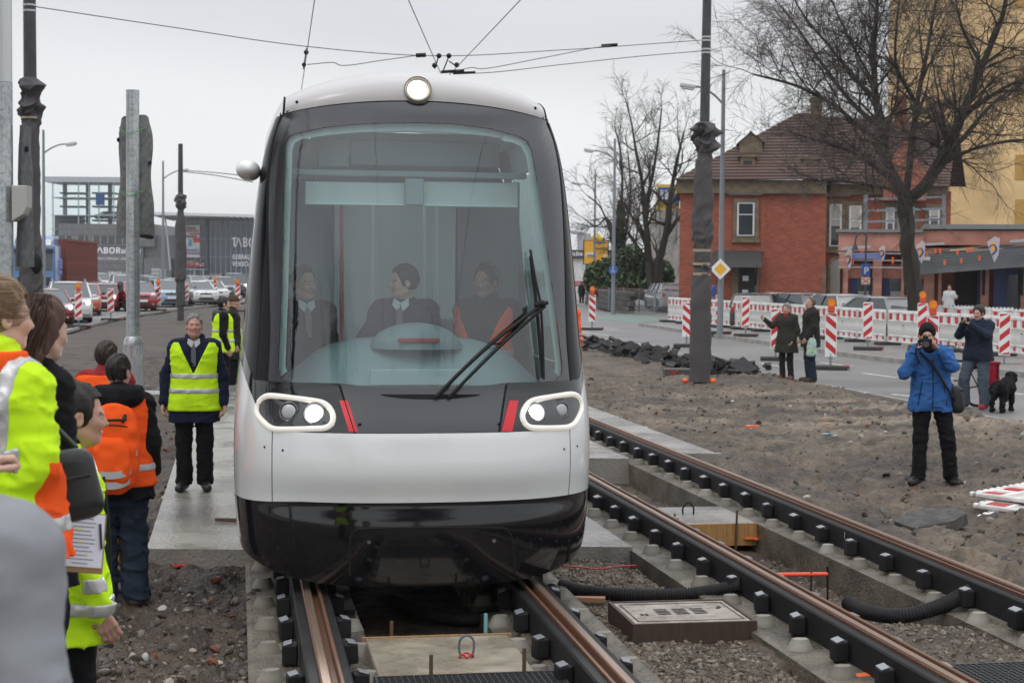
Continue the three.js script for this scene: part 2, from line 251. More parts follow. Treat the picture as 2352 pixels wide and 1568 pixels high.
// stones and clods lying on the soil: uncountable
{
  const st = new THREE.IcosahedronGeometry(1, 1), p = st.attributes.position; for (let i = 0; i < p.count; i++) { const x = p.getX(i), y = p.getY(i), z = p.getZ(i), k = .72 + .5 * vn(x * 1.7 + 5, y * 1.7 + 5, z * 1.7 + 5); p.setXYZ(i, x * k, y * k * .7, z * k); } st.computeVertexNormals();
  const put = (name, n, seed, place, size, tone, m) => {
    const r = rng(seed), im = new THREE.InstancedMesh(st, m, n), o = new THREE.Object3D(), c = new THREE.Color();
    for (let i = 0; i < n; i++) { const [x, d] = place(r), s = size(r); o.position.set(x, height(x, d) + s * .15, -d); o.rotation.set(r() * 6, r() * 6, r() * 6); o.scale.set(s * (.7 + r() * .8), s * (.6 + r() * .5), s * (.7 + r() * .8)); o.updateMatrix(); im.setMatrixAt(i, o.matrix); const k = tone(r); c.setRGB(...k); im.setColorAt(i, c); }
    im.castShadow = im.receiveShadow = true; im.name = numbered(name); scene.add(im); return im;
  };
  const ms = mat(1, 1, 1, .6);
  const gravel = (r) => { const k = .05 + .12 * r() * r() + (r() > .95 ? .2 : 0); return [k * 1.15, k * .97, k * .8]; };
  tag(put('gravel', 9000, 5, (r) => { const d = 8.3 + 7 * r() * r(); return [xOf1(-1.1 - 2.6 * r(), d), d]; }, (r) => .005 + .026 * r() ** 8, gravel, ms), 'stones and grit in the churned soil at left of the tram', 'gravel', null, 'stuff');
  tag(put('gravel', 16000, 6, (r) => { const d = 8.4 + 5 * r() ** 1.4; const k = r(); return k < .62 ? [lerp(xOf1(1.1, d), xOf2(-1.2, d), r()), d] : [xOf2(-.6 + 1.2 * r(), d + .5), d + .5]; }, (r) => .004 + .016 * r() ** 5, (r) => { const k = .09 + .15 * r() * r(); return [k * 1.2, k, k * .76]; }, ms), 'tan grit and pebbles between the two tracks', 'gravel', null, 'stuff');
  tag(put('soil_clods', 7000, 8, (r) => { const d = 10 + 26 * r() ** 1.5; return r() < .35 ? [xOf1(-1.9 - 5 * r(), d), d] : [lerp(xOf2(1.3, d), roadX(d) - .1, r()), d]; }, (r) => .008 + .04 * r() ** 8, (r) => { const k = .05 + .1 * r() * r(); return [k * 1.15, k, k * .82]; }, ms), 'clods and scraps of dark soil strewn over the mud', 'soil', null, 'stuff');
  tag(put('leaf_litter', 260, 12, (r) => { const d = 9 + 22 * r() ** 1.4; return r() < .4 ? [xOf1(-1.2 - 2.5 * r(), d), d] : [lerp(xOf2(1.2, d), roadX(d), r()), d]; }, (r) => .02 + .03 * r(), (r) => r() < .6 ? [.16, .05, .025] : [.4, .38, .34], mat(1, 1, 1, .8)), 'brown leaves and pale scraps scattered over the mud', 'litter', null, 'stuff');
}
// ---------------------------------------------------------------- the two tracks: concrete beams, grooved rails in rubber, clips and cast nubs
function corrugated(pts, r, pitch = .02, amp = .1, r1 = r) {
  const c = new THREE.CatmullRomCurve3(pts.map(v3)), L = c.getLength(), n = Math.ceil(L / pitch * 4), g = new THREE.TubeGeometry(c, n, r, 12), p = g.attributes.position, q = new V3(), m = new V3();
  for (let i = 0; i <= n; i++) { c.getPointAt(i / n, m); const k = (1 + amp * Math.cos(i / 4 * 2 * PI)) * lerp(1, r1 / r, i / n); for (let j = 0; j <= 12; j++) { const o = i * 13 + j; q.fromBufferAttribute(p, o).sub(m).multiplyScalar(k).add(m); p.setXYZ(o, q.x, q.y, q.z); } }
  g.computeVertexNormals(); return g;
}
const RAIL_TOP = .26;
{
  const clipBody = rbx(.09, .12, .09, .014), clipCap = rbx(.05, .008, .085, .003), nubG = new THREE.CylinderGeometry(.05, .085, .07, 6).scale(1.05, 1, .8); uvBox(nubG);
  const capM = mat(.28, .29, .31, .35, { metalness: .3 });
  const nubMs = [mat(.26, .245, .21, .65, { map: tx(T.blotch, .5) }), mat(.22, .205, .17, .65, { map: tx(T.blotch, .6) }), mat(.33, .315, .28, .6, { map: tx(T.blotch, .8) })];
  function track(label, C, K, sFrom, sTo, pad, phase) {
    const t = thing('tram_track', label, 'tram track', [C, 0, 0], Math.atan(K));
    const along = (pts, name, m) => { const g = new THREE.ExtrudeGeometry(shape(pts), { depth: sTo - sFrom, bevelEnabled: false }); return part(name, uvBox(g.translate(0, 0, -sTo)), m, t); };
    for (const s of [-1, 1]) {
      const f = (l) => l.map(([x, y]) => [x * s, y]);
      along(f([[.40, -.5], [1.12, -.5], [1.12, .052], [1.09, .06], [.55, .06], [.54, .035], [.40, .03]]), 'concrete_beam', M.beam);
      along(f([[.657, .075], [.7735, .075], [.7735, .25], [.766, .26], [.7225, .26], [.7175, .254], [.7135, .216], [.6795, .216], [.6755, .252], [.671, .256], [.657, .256]]), 'rail', M.rust);
      along(f([[.726, .2595], [.764, .2595], [.764, .2615], [.726, .2615]]), 'running_surface', M.railtop);
      along(f([[.776, .062], [.835, .062], [.832, .222], [.822, .232], [.776, .236]]), 'rubber_sleeve', M.rubber);
      along(f([[.598, .062], [.654, .062], [.654, .236], [.612, .232], [.602, .222]]), 'rubber_sleeve', M.rubber);
      for (let s0 = phase; s0 < Math.min(sTo, 27); s0 += .655) if (s0 > sFrom) for (const side of [.885, .548]) {
        const hj = hash(s0 * 100, side * 100, s), hk = hash(s0 * 70, side * 130, s + 3); const c = part('rail_clip', clipBody, M.rubber, t); c.position.set((side + (hk - .5) * .014) * s, .12 + hk * .012, -s0 + (hj - .5) * .05); c.rotation.set((hk - .5) * .1, (hj - .5) * .3, (hk - .5) * .12);
        const cap = part('clip_cap', clipCap, capM, c); cap.position.set((side > .7 ? .012 : -.012) * s, .0635, 0); cap.rotation.z = (side > .7 ? -.25 : .25) * s;
        const n = part('concrete_nub', nubG, nubMs[Math.floor(hash(s0 * 50, side * 70, s + 5) * 3)], t); n.position.set((side > .7 ? 1.0 : .475) * s, (side > .7 ? .06 : .033) + .03, -s0 - .33); n.rotation.y = hash(s0 * 31, side * 10, s) * .5;
      }
    }
    return t;
  }
  const alongOf = (C, K, p) => -p.z / Math.cos(Math.atan(K)) * 1 + ((p.x - C + K * -p.z) * -Math.sin(Math.atan(K)));
  const ph2 = alongOf(C2, K2, onto(1558.6, 1242.5, .21)), ph1 = alongOf(C1, K1, onto(1221, 1400, .2));
  const wrapPhase = (p) => p - Math.floor((p - 5) / .655) * .655;
  track('tram track under the white tram, its rails emerging at the bottom of the picture', C1, K1, 5, 60, 0, wrapPhase(ph1));
  track('empty tram track running beside the tram on its right', C2, K2, 5, 90, 0, wrapPhase(ph2));
}
const rough = (g, k, f = 3, s = 1) => { const p = g.attributes.position; for (let i = 0; i < p.count; i++) { const x = p.getX(i), y = p.getY(i), z = p.getZ(i); p.setXYZ(i, x + (vn(x * f, y * f + s, z * f) - .5) * k, y + (vn(x * f + 9, y * f + s, z * f) - .5) * k, z + (vn(x * f + 20, y * f + s, z * f) - .5) * k); } g.computeVertexNormals(); return g; };
const q1 = (t, d) => [xOf1(t, d), -d - t * K1 * 0], q2 = (t, d) => [xOf2(t, d), -d];
// concrete crossing slabs
const slabThing = (label, pts, y0, y1, m = M.wetconc) => tag(part('concrete_slab', slab(pts, y0, y1), m, scene), label, 'concrete slab', null, 'thing');
slabThing('long wet concrete slab the man in the yellow vest stands on, left of the tram', [q1(-1.86, 12.2), q1(-1.0, 12.2), q1(-1.0, 30), q1(-1.86, 30)], -.12, .15);
slabThing('wet concrete slab between the tram and the empty track, beside the tram nose', [q1(1.08, 12.9), q2(-1.10, 12.9), q2(-1.10, 34), q1(1.08, 34)], -.2, .075);
slabThing('concrete slab filling the gap between the rails of the empty track', [q2(-.41, 18.9), q2(.41, 18.9), q2(.41, 40), q2(-.41, 40)], -.4, .09);
slabThing('long pale concrete slab outside the right rail of the empty track', [q2(.86, 18.5), [onto(1655, 1046, .2).x, -18.5], [xOf2(t2of(onto(1655, 1046, .2).x, 18.5), 40), -40], q2(.86, 40)], -.15, .2);
slabThing('short concrete strip lying in the mud behind the grey pole', [P2(322, 908, .05), P2(412, 908, .05), P2(412, 899, .05), P2(322, 899, .05)], -.05, .07, M.concrete);
{
  const t = thing('formwork_slab', 'small concrete slab with orange wooden formwork in the pit of the empty track', 'concrete slab', [xOf2(0, 14.4), 0, -14.4], Math.atan(K2));
  part('slab', rbx(.8, .2, 1.0, .02, 0, -.06, -.5), M.wetconc, t);
  part('formwork_board', bx(.82, .2, .025, .0, -.065, .016), mat(.5, .27, .09, .7, { map: tx(T.streak, .2, .8) }), t);
  for (const [x, z, h] of [[-.38, .05, .34], [.2, .05, .36], [-.36, -1.03, .3]]) part('stake', bx(.016, h, .016, x, -.2 + h / 2, z, 0, .06), M.brown, t);
  part('lifting_loop', tube([[-.12, .03, -.55], [-.12, .1, -.55], [-.07, .15, -.55], [-.02, .1, -.55], [-.02, .03, -.55]], .008, 20), M.black, t);
  const b = thing('cover_board', 'stained concrete cover between the rails in front of the tram', 'cover slab', [xOf1(0, 9.1), .085, -9.1], Math.atan(K1));
  part('slab', rbx(.86, .1, .9, .012, 0, -.03, 0), mat(.34, .305, .235, .6, { map: tx(T.blotch, .8), bumpMap: tx(T.bump, .5), bumpScale: .004, roughnessMap: tx(T.rough, .9) }), b);
  part('timber_edge', merge([bx(.9, .11, .022, 0, -.03, .462), bx(.9, .11, .022, 0, -.03, -.462)]), M.wood, b);
  for (const [x, z, h] of [[-.27, -.5, .17], [.3, -.5, .2], [-.15, .49, .2], [.36, .49, .22]]) part('stake', bx(.02, h, .016, x, h / 2 - .06, z), x === .3 ? mat(.16, .36, .4, .6) : M.brown, b);
  const l = thing('cable_loop', 'loop of grey cable tied with red wire standing on the cover slab', 'cable', onto(1072, 1508, .11));
  part('loop', tube([[-.035, 0, 0], [-.045, .06, 0], [-.03, .11, .01], [.005, .125, .01], [.035, .1, 0], [.04, .05, 0], [.03, 0, 0]], .0075, 30), mat(.12, .13, .15, .5), l);
  part('red_wire', tube([[-.045, .0, .02], [-.02, .02, .03], [.0, .002, .03], [.03, .02, .02], [.035, .0, .0], [.0, .02, -.01], [-.04, .006, .01]], .006, 40), M.red, l);
}
// steel gratings
function grating(label, C, K, d, w, len, t0) {
  const g = thing('steel_grating', label, 'grating', [(K === K1 ? xOf1 : xOf2)(t0, d), .1, -d], Math.atan(K)), m = mat(.1, .105, .11, .45, { metalness: .6 });
  const bars = []; for (let i = 0; i <= Math.round(w / .034); i++) bars.push(bx(.005, .03, len, -w / 2 + i * .034, 0, 0)); for (let i = 0; i <= Math.round(len / .034); i++) bars.push(bx(w, .026, .005, 0, 0, -len / 2 + i * .034));
  part('bars', merge(bars), m, g).userData.kind = 'stuff';
  part('frame', merge([bx(w + .02, .04, .012, 0, -.003, len / 2), bx(w + .02, .04, .012, 0, -.003, -len / 2), bx(.012, .04, len, w / 2, -.003, 0), bx(.012, .04, len, -w / 2, -.003, 0)]), m, g);
}
grating('steel grating between the rails at the bottom edge, in front of the tram', C1, K1, 8.33, 1.0, .6, .05);
grating('steel grating between the rails of the empty track at the bottom right', C2, K2, 8.6, .86, .8, 0);
// manhole
{
  const c = [[1397.6, 1381], [1666, 1375], [1739, 1425], [1452.7, 1434.6]].map(([x, y]) => onto(x, y, .12)), o = c[0].clone().add(c[1]).add(c[2]).add(c[3]).multiplyScalar(.25);
  const right = c[1].clone().sub(c[0]).add(c[2]).sub(c[3]).multiplyScalar(.5), w = right.length(), deep = c[3].clone().sub(c[0]).add(c[2].clone().sub(c[1])).multiplyScalar(.5).length();
  const t = thing('manhole', 'square manhole with pale lid in a rusty iron frame between the tracks', 'manhole', [o.x, 0, o.z], Math.atan2(-right.z, right.x));
  const fr = mat(.07, .04, .03, .6, { map: tx(T.streak, .4) }), lid = mat(.46, .41, .36, .5, { map: tx(T.blotch, .5), bumpMap: tx(T.fine, .08), bumpScale: .003, roughnessMap: tx(T.rough, .7) });
  part('frame', merge([bx(w, .17, .022, 0, .035, deep / 2 - .011), bx(w, .17, .022, 0, .035, -deep / 2 + .011), bx(.022, .17, deep - .044, w / 2 - .011, .035, 0), bx(.022, .17, deep - .044, -w / 2 + .011, .035, 0)]), fr, t);
  part('lid', rbx(w - .05, .03, deep - .05, .006, 0, .1, 0), lid, t);
  part('lid_rim', merge([bx(w - .1, .004, .008, 0, .116, deep / 2 - .09), bx(w - .1, .004, .008, 0, .116, -deep / 2 + .09), bx(.008, .004, deep - .18, w / 2 - .06, .116, 0), bx(.008, .004, deep - .18, -w / 2 + .06, .116, 0)]), fr, t);
  for (let i = 0; i < 3; i++) for (let j = 0; j < 4; j++) part('slot', bx(.085, .004, .013, -.12 + i * .12, .117, -.075 + j * .045), M.black, t);
  for (const [x, z] of [[-.27, .06], [-.24, .06], [.27, -.08], [.29, -.11]]) part('key_hole', bx(.018, .004, .035, x, .117, z), M.black, t);
}
// hoses, pipe and building-site scraps
const P3 = (x, y, h) => onto(x, y, h);
tag(part('drain_hose', corrugated([P3(1285, 1345, .05), P3(1330, 1356, .03), P3(1440, 1366, .035), P3(1560, 1366, .05), P3(1640, 1357, .08), P3(1702, 1344, .13)], .046, .02), M.rubber, scene), 'black corrugated hose lying behind the manhole between the tracks', 'hose');
tag(part('drain_hose', corrugated([P3(1950, 1386, -.05), P3(1985, 1404, -.02), P3(2070, 1414, .0), P3(2150, 1396, .06), P3(2232, 1358, .15)], .05, .02), M.rubber, scene), 'black corrugated hose between the rails of the empty track', 'hose');
tag(part('drain_hose', corrugated([P3(900, 1380, .02), P3(1000, 1412, .0), P3(1080, 1420, .0), P3(1160, 1400, .02), P3(1270, 1352, .06)], .04, .02), M.rubber, scene), 'black corrugated hose in the shade under the tram nose', 'hose');
{
  const t = thing('orange_conduit', 'bright orange conduit pipe ending in the pit of the empty track', 'pipe', P3(1855, 1319, .04));
  part('pipe', bar([-.24, 0, .02], [.155, .0, -.02], .016), mat(.85, .09, .03, .4), t); part('stake', merge([bar([.16, -.26, -.02], [.155, .06, -.02], .008), bar([.03, -.2, 0], [.03, .02, 0], .006)]), M.black, t);
}
const scrap = (name, label, cat, x, y, h, pts, th, m, turn = 0) => { const g = new THREE.ExtrudeGeometry(shape(pts), { depth: th, bevelEnabled: false }); g.rotateX(-PI / 2); uvBox(g); rough(g, .02, 17, x); const p = P3(x, y, h); const o = part(name, g, m, scene); o.position.copy(p); o.rotation.y = turn; return tag(o, label, cat); };
const om = mat(.8, .16, .05, .6), rg = [[-.1, -.03], [-.03, -.06], [.04, -.02], [.1, -.05], [.13, .02], [.03, .05], [-.05, .03]];
scrap('plastic_scrap', 'orange plastic scrap on the gravel at the bottom edge', 'litter', 1985, 1553, .05, rg, .012, om);
scrap('plastic_scrap', 'orange plastic strip in the pit by the wooden formwork', 'litter', 1724, 1236, -.1, rg.map(([x, y]) => [x * .7, y * .8]), .012, om, -.5);
scrap('plastic_scrap', 'torn red and white tape scrap in front of the left slab', 'litter', 412, 1300, .03, rg.map(([x, y]) => [x * .55, y * .9]), .012, M.red, .3);
scrap('plastic_scrap', 'pale blue plastic wrapper on the mud left of the photographer', 'litter', 1902, 997, .05, rg.map(([x, y]) => [x * .9, y * .6]), .01, mat(.4, .6, .7, .4));
scrap('plastic_scrap', 'orange rind on the mud in front of the wrapped pole', 'litter', 1725, 982, .04, rg.map(([x, y]) => [x, y]), .03, om);
scrap('plastic_scrap', 'orange scrap on the pale wet mud near the road edge', 'litter', 1905, 972, .05, rg.map(([x, y]) => [x * 1.2, y * .6]), .01, mat(.6, .25, .06, .6));
scrap('plastic_scrap', 'crumpled pale green wrapper stuck beside the right rail', 'litter', 1946, 1235, .15, [[-.03, -.03], [.03, -.03], [.025, .03], [-.02, .04]], .05, mat(.45, .6, .4, .5));
scrap('wood_offcut', 'short wooden offcut beside the tram rail, near the hose', 'wood', 1355, 1380, .0, [[-.11, -.03], [.1, -.04], [.11, .03], [-.1, .03]], .03, mat(.4, .22, .12, .7));
scrap('wood_offcut', 'thin wooden batten across the wet slab left of the tram', 'wood', 525, 1198, .15, [[-.11, -.02], [.16, -.02], [.16, .02], [-.11, .02]], .03, M.brown);
tag(part('red_string', tube([P3(1240, 1296, -.01), P3(1290, 1300, .0), P3(1330, 1302, .0), P3(1372, 1306, -.01), P3(1420, 1301, .0), P3(1462, 1298, .01)], .006, 60, 4), M.red, scene), 'red string lying on the gravel right of the tram nose', 'string');
{ // broken slab of asphalt at the right, and a flat stone plate by the wrapped pole
  const pts = [[-.55, -.35], [.1, -.48], [.5, -.3], [.62, .1], [.3, .4], [-.2, .34], [-.6, .1]];
  const g = ext(pts, .14, .012); g.rotateX(-PI / 2); rough(g, .06, 6); const o = part('asphalt_slab', g, mat(.13, .13, .125, .8, { map: tx(T.dirt, .9), bumpMap: tx(T.fine, .3), bumpScale: .01 }), scene); o.position.copy(P3(2136, 1212, .03)); o.rotation.set(.06, .35, .1); o.scale.set(.56, .8, .6); tag(o, 'broken grey asphalt slab sunk in the mud beside the right rail', 'asphalt slab');
  const t = thing('stone_plate', 'flat dark slab with a red cross painted on its edge by the wrapped pole', 'stone slab', P3(1565, 864, 0)); part('slab', rbx(.78, .16, .5, .02, 0, .09, 0), mat(.09, .08, .075, .7, { map: tx(T.blotch, .6) }), t); part('cross_mark', merge([bx(.2, .02, .004, -.18, .09, .252, 0, 0, .6), bx(.2, .02, .004, -.18, .09, .2545, 0, 0, -.6)]), M.red, t);
}
// heap of broken asphalt along the road edge
{
  const o = P3(1500, 835, 0), heap = thing('asphalt_rubble_heap', 'long heap of broken black asphalt chunks along the edge of the right road', 'rubble heap', [o.x, 0, o.z]), r = rng(91);
  const ms = [.022, .035, .055].map((k) => mat(k, k, k * 1.04, .75, { map: tx(T.dirt, .8) }));
  const geos = [0, 1, 2, 3, 4, 5, 6, 7].map((i) => { const g = rough((i < 4 ? bx(1, .22, .8) : new THREE.DodecahedronGeometry(.5, 0).scale(1, .5, .75)), .42, 2.9, i * 7).toNonIndexed(); g.computeVertexNormals(); return uvBox(g); });
  const spine = [[1332, 800, .42], [1360, 800, .5], [1410, 812, .55], [1462, 822, .6], [1520, 835, .62], [1575, 845, .5], [1640, 858, .45], [1690, 862, .32], [1745, 860, .2]];
  part('soil_mound', grid(60, 8, (u, v) => { const k = u * (spine.length - 1.001), a = spine[Math.floor(k)], b = spine[Math.floor(k) + 1], f = k - Math.floor(k), p = P3(lerp(a[0], b[0], f), lerp(a[1], b[1], f), 0), w = (v - .5) * 2, H = lerp(a[2], b[2], f) * Math.sin(Math.min(1, u * 8, (1 - u) * 8) * PI / 2); return [p.x - o.x + w * .35, H * .72 * Math.pow(Math.cos(w * PI / 2), 1.3) * (.55 + .9 * vn(u * 40, v * 7, 4)) - .06, p.z - o.z - w * 1.15]; }, 8), mat(.03, .028, .026, .9, { map: tx(T.dirt, 1), bumpMap: tx(T.bump, .5), bumpScale: .05 }), heap).userData.kind = 'stuff';
  for (let i = 0; i < 190; i++) {
    const k = r() * (spine.length - 1.001), a = spine[Math.floor(k)], b = spine[Math.floor(k) + 1], f = k - Math.floor(k), p = P3(lerp(a[0], b[0], f) + (r() - .5) * 26, lerp(a[1], b[1], f) + (r() - .5) * 22, 0), H = lerp(a[2], b[2], f), lift = r() * r();
    const c = part('asphalt_chunk', geos[Math.floor(r() * 8)], ms[Math.floor(r() * 3)], heap); c.position.set(p.x - o.x + (r() - .5) * .5, .05 + lift * H * .75, p.z - o.z); c.rotation.set((r() - .5) * 1.4, r() * 6, (r() - .5) * 1.2); c.scale.setScalar(.16 + .5 * r() * r() * r() * (1 - lift * .4) + .1 * lift);
  }
}
// ---------------------------------------------------------------- buildings
const boxThing = (name, label, cat, x, y, d) => thing(name, label, cat, at(x, y, d).setY(0));
const atBase = (t, g) => g.translate(-t.position.x, -t.position.y, -t.position.z);
const partAt = (name, t, m, x0, y0, x1, y1, d, thick, label) => part(name, atBase(t, boxAt(x0, y0, x1, y1, d, thick)), m, t, label);
const textAt = (name, s, t, m, x, y, h, d, w, f) => { const p = at(x, y, d), size = h * mpp(d), g = text(s, size, .05, f); g.computeBoundingBox(); if (w) g.scale(w * mpp(d) / (g.boundingBox.max.x - g.boundingBox.min.x), 1, 1); return part(name, uvBox(atBase(t, g.translate(p.x, p.y, p.z + .03))), m, t); };
const groundD = (t, d) => -.02;
const B = {
  metal: mat(.2, .205, .21, .5, { map: tx(T.streak, 3, 8) }), metald: mat(.085, .09, .095, .5), conc: mat(.24, .25, .25, .7), steel: mat(.4, .43, .45, .5),
  pale: mat(.62, .63, .64, .6), white: mat(.72, .73, .73, .6, { map: tx(T.streak, 5, 6) }), letter: mat(.85, .86, .87, .5),
  brick: mat(.48, .13, .075, .85, { map: tx(texture(512, (u, v) => { const row = Math.floor(v * 24), fx = (u * 8 + (row % 2) * .5) % 1, fy = (v * 24) % 1, jt = fx < .035 || fy < .13, c = .72 + .5 * hash(Math.floor(u * 8 + (row % 2) * .5) % 8, row, 3) * .7; const n = .85 + .3 * (fbm(u * 5, v * 5, 4, 2, 5) - .5); return jt ? [.85 * n, 1.3 * n, 1.5 * n].map((k) => k * .66) : [c * n, c * n * .96, c * n * .95].map((k) => k * .8); }), 2, 2) }),
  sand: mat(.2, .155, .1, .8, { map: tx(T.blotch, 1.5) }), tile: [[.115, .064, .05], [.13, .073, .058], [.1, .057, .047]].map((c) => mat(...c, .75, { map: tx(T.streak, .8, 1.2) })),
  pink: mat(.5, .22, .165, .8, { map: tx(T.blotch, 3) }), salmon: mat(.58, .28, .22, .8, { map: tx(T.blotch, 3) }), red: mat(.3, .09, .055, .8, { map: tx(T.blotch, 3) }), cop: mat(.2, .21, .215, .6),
  ochre: mat(.8, .56, .28, .85, { map: tx(T.blotch, 14) }), ochre2: mat(.46, .27, .07, .85), blue: mat(.03, .045, .16, .5), win: mat(.035, .04, .042, .06, { ior: 1.7 }), shade: mat(.02, .018, .018, .9),
};
// ---- left: car tower of glass, the grey hall and the glass showroom, about 290 m away
{
  const d = 290, k = mpp(d), t = boxThing('glass_car_tower', 'glass tower of parked cars with steel frame above the grey hall, far left', 'tower', 188, 500, d);
  const glassM = mat(.93, .98, .98, .04, { transmission: 1, ior: 1.25, thickness: 0 });
  partAt('roof', t, B.steel, 100, 405, 290, 419, d + .0, 11);
  for (const y of [440 + 15, 486 + 10, 520 + 8, 554]) partAt('floor', t, B.steel, 116, y - 60 + 57, 290, y - 60 + 60, d + .3, 9.6);
  for (const [x, dd] of [[120, 0], [179, 0], [203, 0], [226, 0], [260, 0], [288, 0], [147, 6], [200, 6], [251, 6]]) partAt('column', t, dd ? B.conc : B.steel, x - (dd ? 4 : 1.3), 417, x + (dd ? 4 : 1.3), 560, d + dd + .35, dd ? .8 : .25);
  partAt('glass_front', t, glassM, 106, 419, 290, 545, d + .1, .04);
  partAt('lift_shaft', t, B.metald, 124, 495, 178, 562, d + 3, 5);
  for (const y of [443, 474, 506]) for (const [a, b] of [[136, 192], [210, 262]]) partAt('car_platform', t, B.metald, a, y - 2, b, y + 2, d + 2, 4);
  const s = boxThing('emblem_sign', 'blue panel with a white ringed three-pointed star hung in the glass tower', 'sign', 229, 458, d - .6);
  partAt('panel', s, mat(.02, .07, .2, .4), 219, 444, 239, 471, d - .5, .2);
  const c = at(229, 457, d - .3), o = new V3().subVectors(c, s.position), r = 8.5 * k;
  part('emblem', merge([new THREE.TorusGeometry(r, .09, 6, 32).translate(o.x, o.y, o.z), ...[90, 210, 330].map((a) => { const q = a * PI / 180; return bar(o.toArray(), [o.x + Math.cos(q) * r, o.y + Math.sin(q) * r, o.z], .14, .05, 5); })]), B.letter, s);
}
{
  const d = 288, t = boxThing('grey_hall', 'long grey metal-clad hall with white dealer lettering, left background', 'building', 300, 600, d);
  const b = (n, m, x0, y0, x1, y1, dd = 0, th = 20) => partAt(n, t, m, x0, y0, x1, y1, d + dd, th);
  b('wall', B.metal, 60, 566, 328, 655); b('upper_wall', B.metal, 133, 513, 355, 566, .6, 18); b('side_wall', B.metal, 328, 540, 404, 655, 1.2, 20); b('low_annex', B.metal, 330, 593, 392, 655, -3, 5);
  for (let y = 526; y < 650; y += 13) b('cladding_joint', B.metald, y < 566 ? 134 : 61, y, y < 566 ? 354 : 327, y + .8, -.02 + (y < 566 ? .6 : 0), .1);
  for (const [x0, x1] of [[98, 163], [176, 201], [212, 290]]) { const w = b('window', B.win, x0, 541, x1, 560, .52, .1); for (let x = x0; x <= x1; x += 17) b('mullion', B.steel, x, 541, x + 1.2, 560, .45, .12); }
  textAt('lettering', 'T', t, B.letter, 210, 582, 15, d, 13); textAt('lettering', 'V', t, B.letter, 222, 567, 0.1, d);
  const A = (x, y, h, w) => { const q = (px, py) => at(px, py, d - .05).sub(t.position).toArray(); return merge([beam(q(x, y), q(x + w / 2, y - h), .2, .2), beam(q(x + w / 2, y - h), q(x + w, y), .2, .2)]); };
  part('lettering', A(222, 582, 15, 13), B.letter, t); textAt('lettering', 'BOR', t, B.letter, 236, 582, 15, d, 39); textAt('lettering', 'MOBILE', t, B.letter, 277, 582, 9, d, 45);
  textAt('lettering', 'GEBRAUCHTWAGEN | VEHICULES', t, B.letter, 216, 596, 5.5, d, 90, font2);
  part('lettering', A(254, 630, 6, 6), B.letter, t); textAt('lettering', 'T', t, B.letter, 247, 630, 6, d, 6); textAt('lettering', 'BOR', t, B.letter, 261, 630, 6, d, 17); textAt('lettering', 'MOBILE', t, B.letter, 280, 630, 4, d, 18, font2);
  const door = b('roller_door', mat(.3, .34, .35, .5), 347, 615, 366, 652, -3.05, .1); for (let y = 618; y < 650; y += 9) b('door_rail', B.pale, 347, y, 366, y + 2.5, -3.12, .1);
  b('gate_panel', mat(.36, .42, .43, .4), 367, 617, 380, 655, -3.1, .1);
}
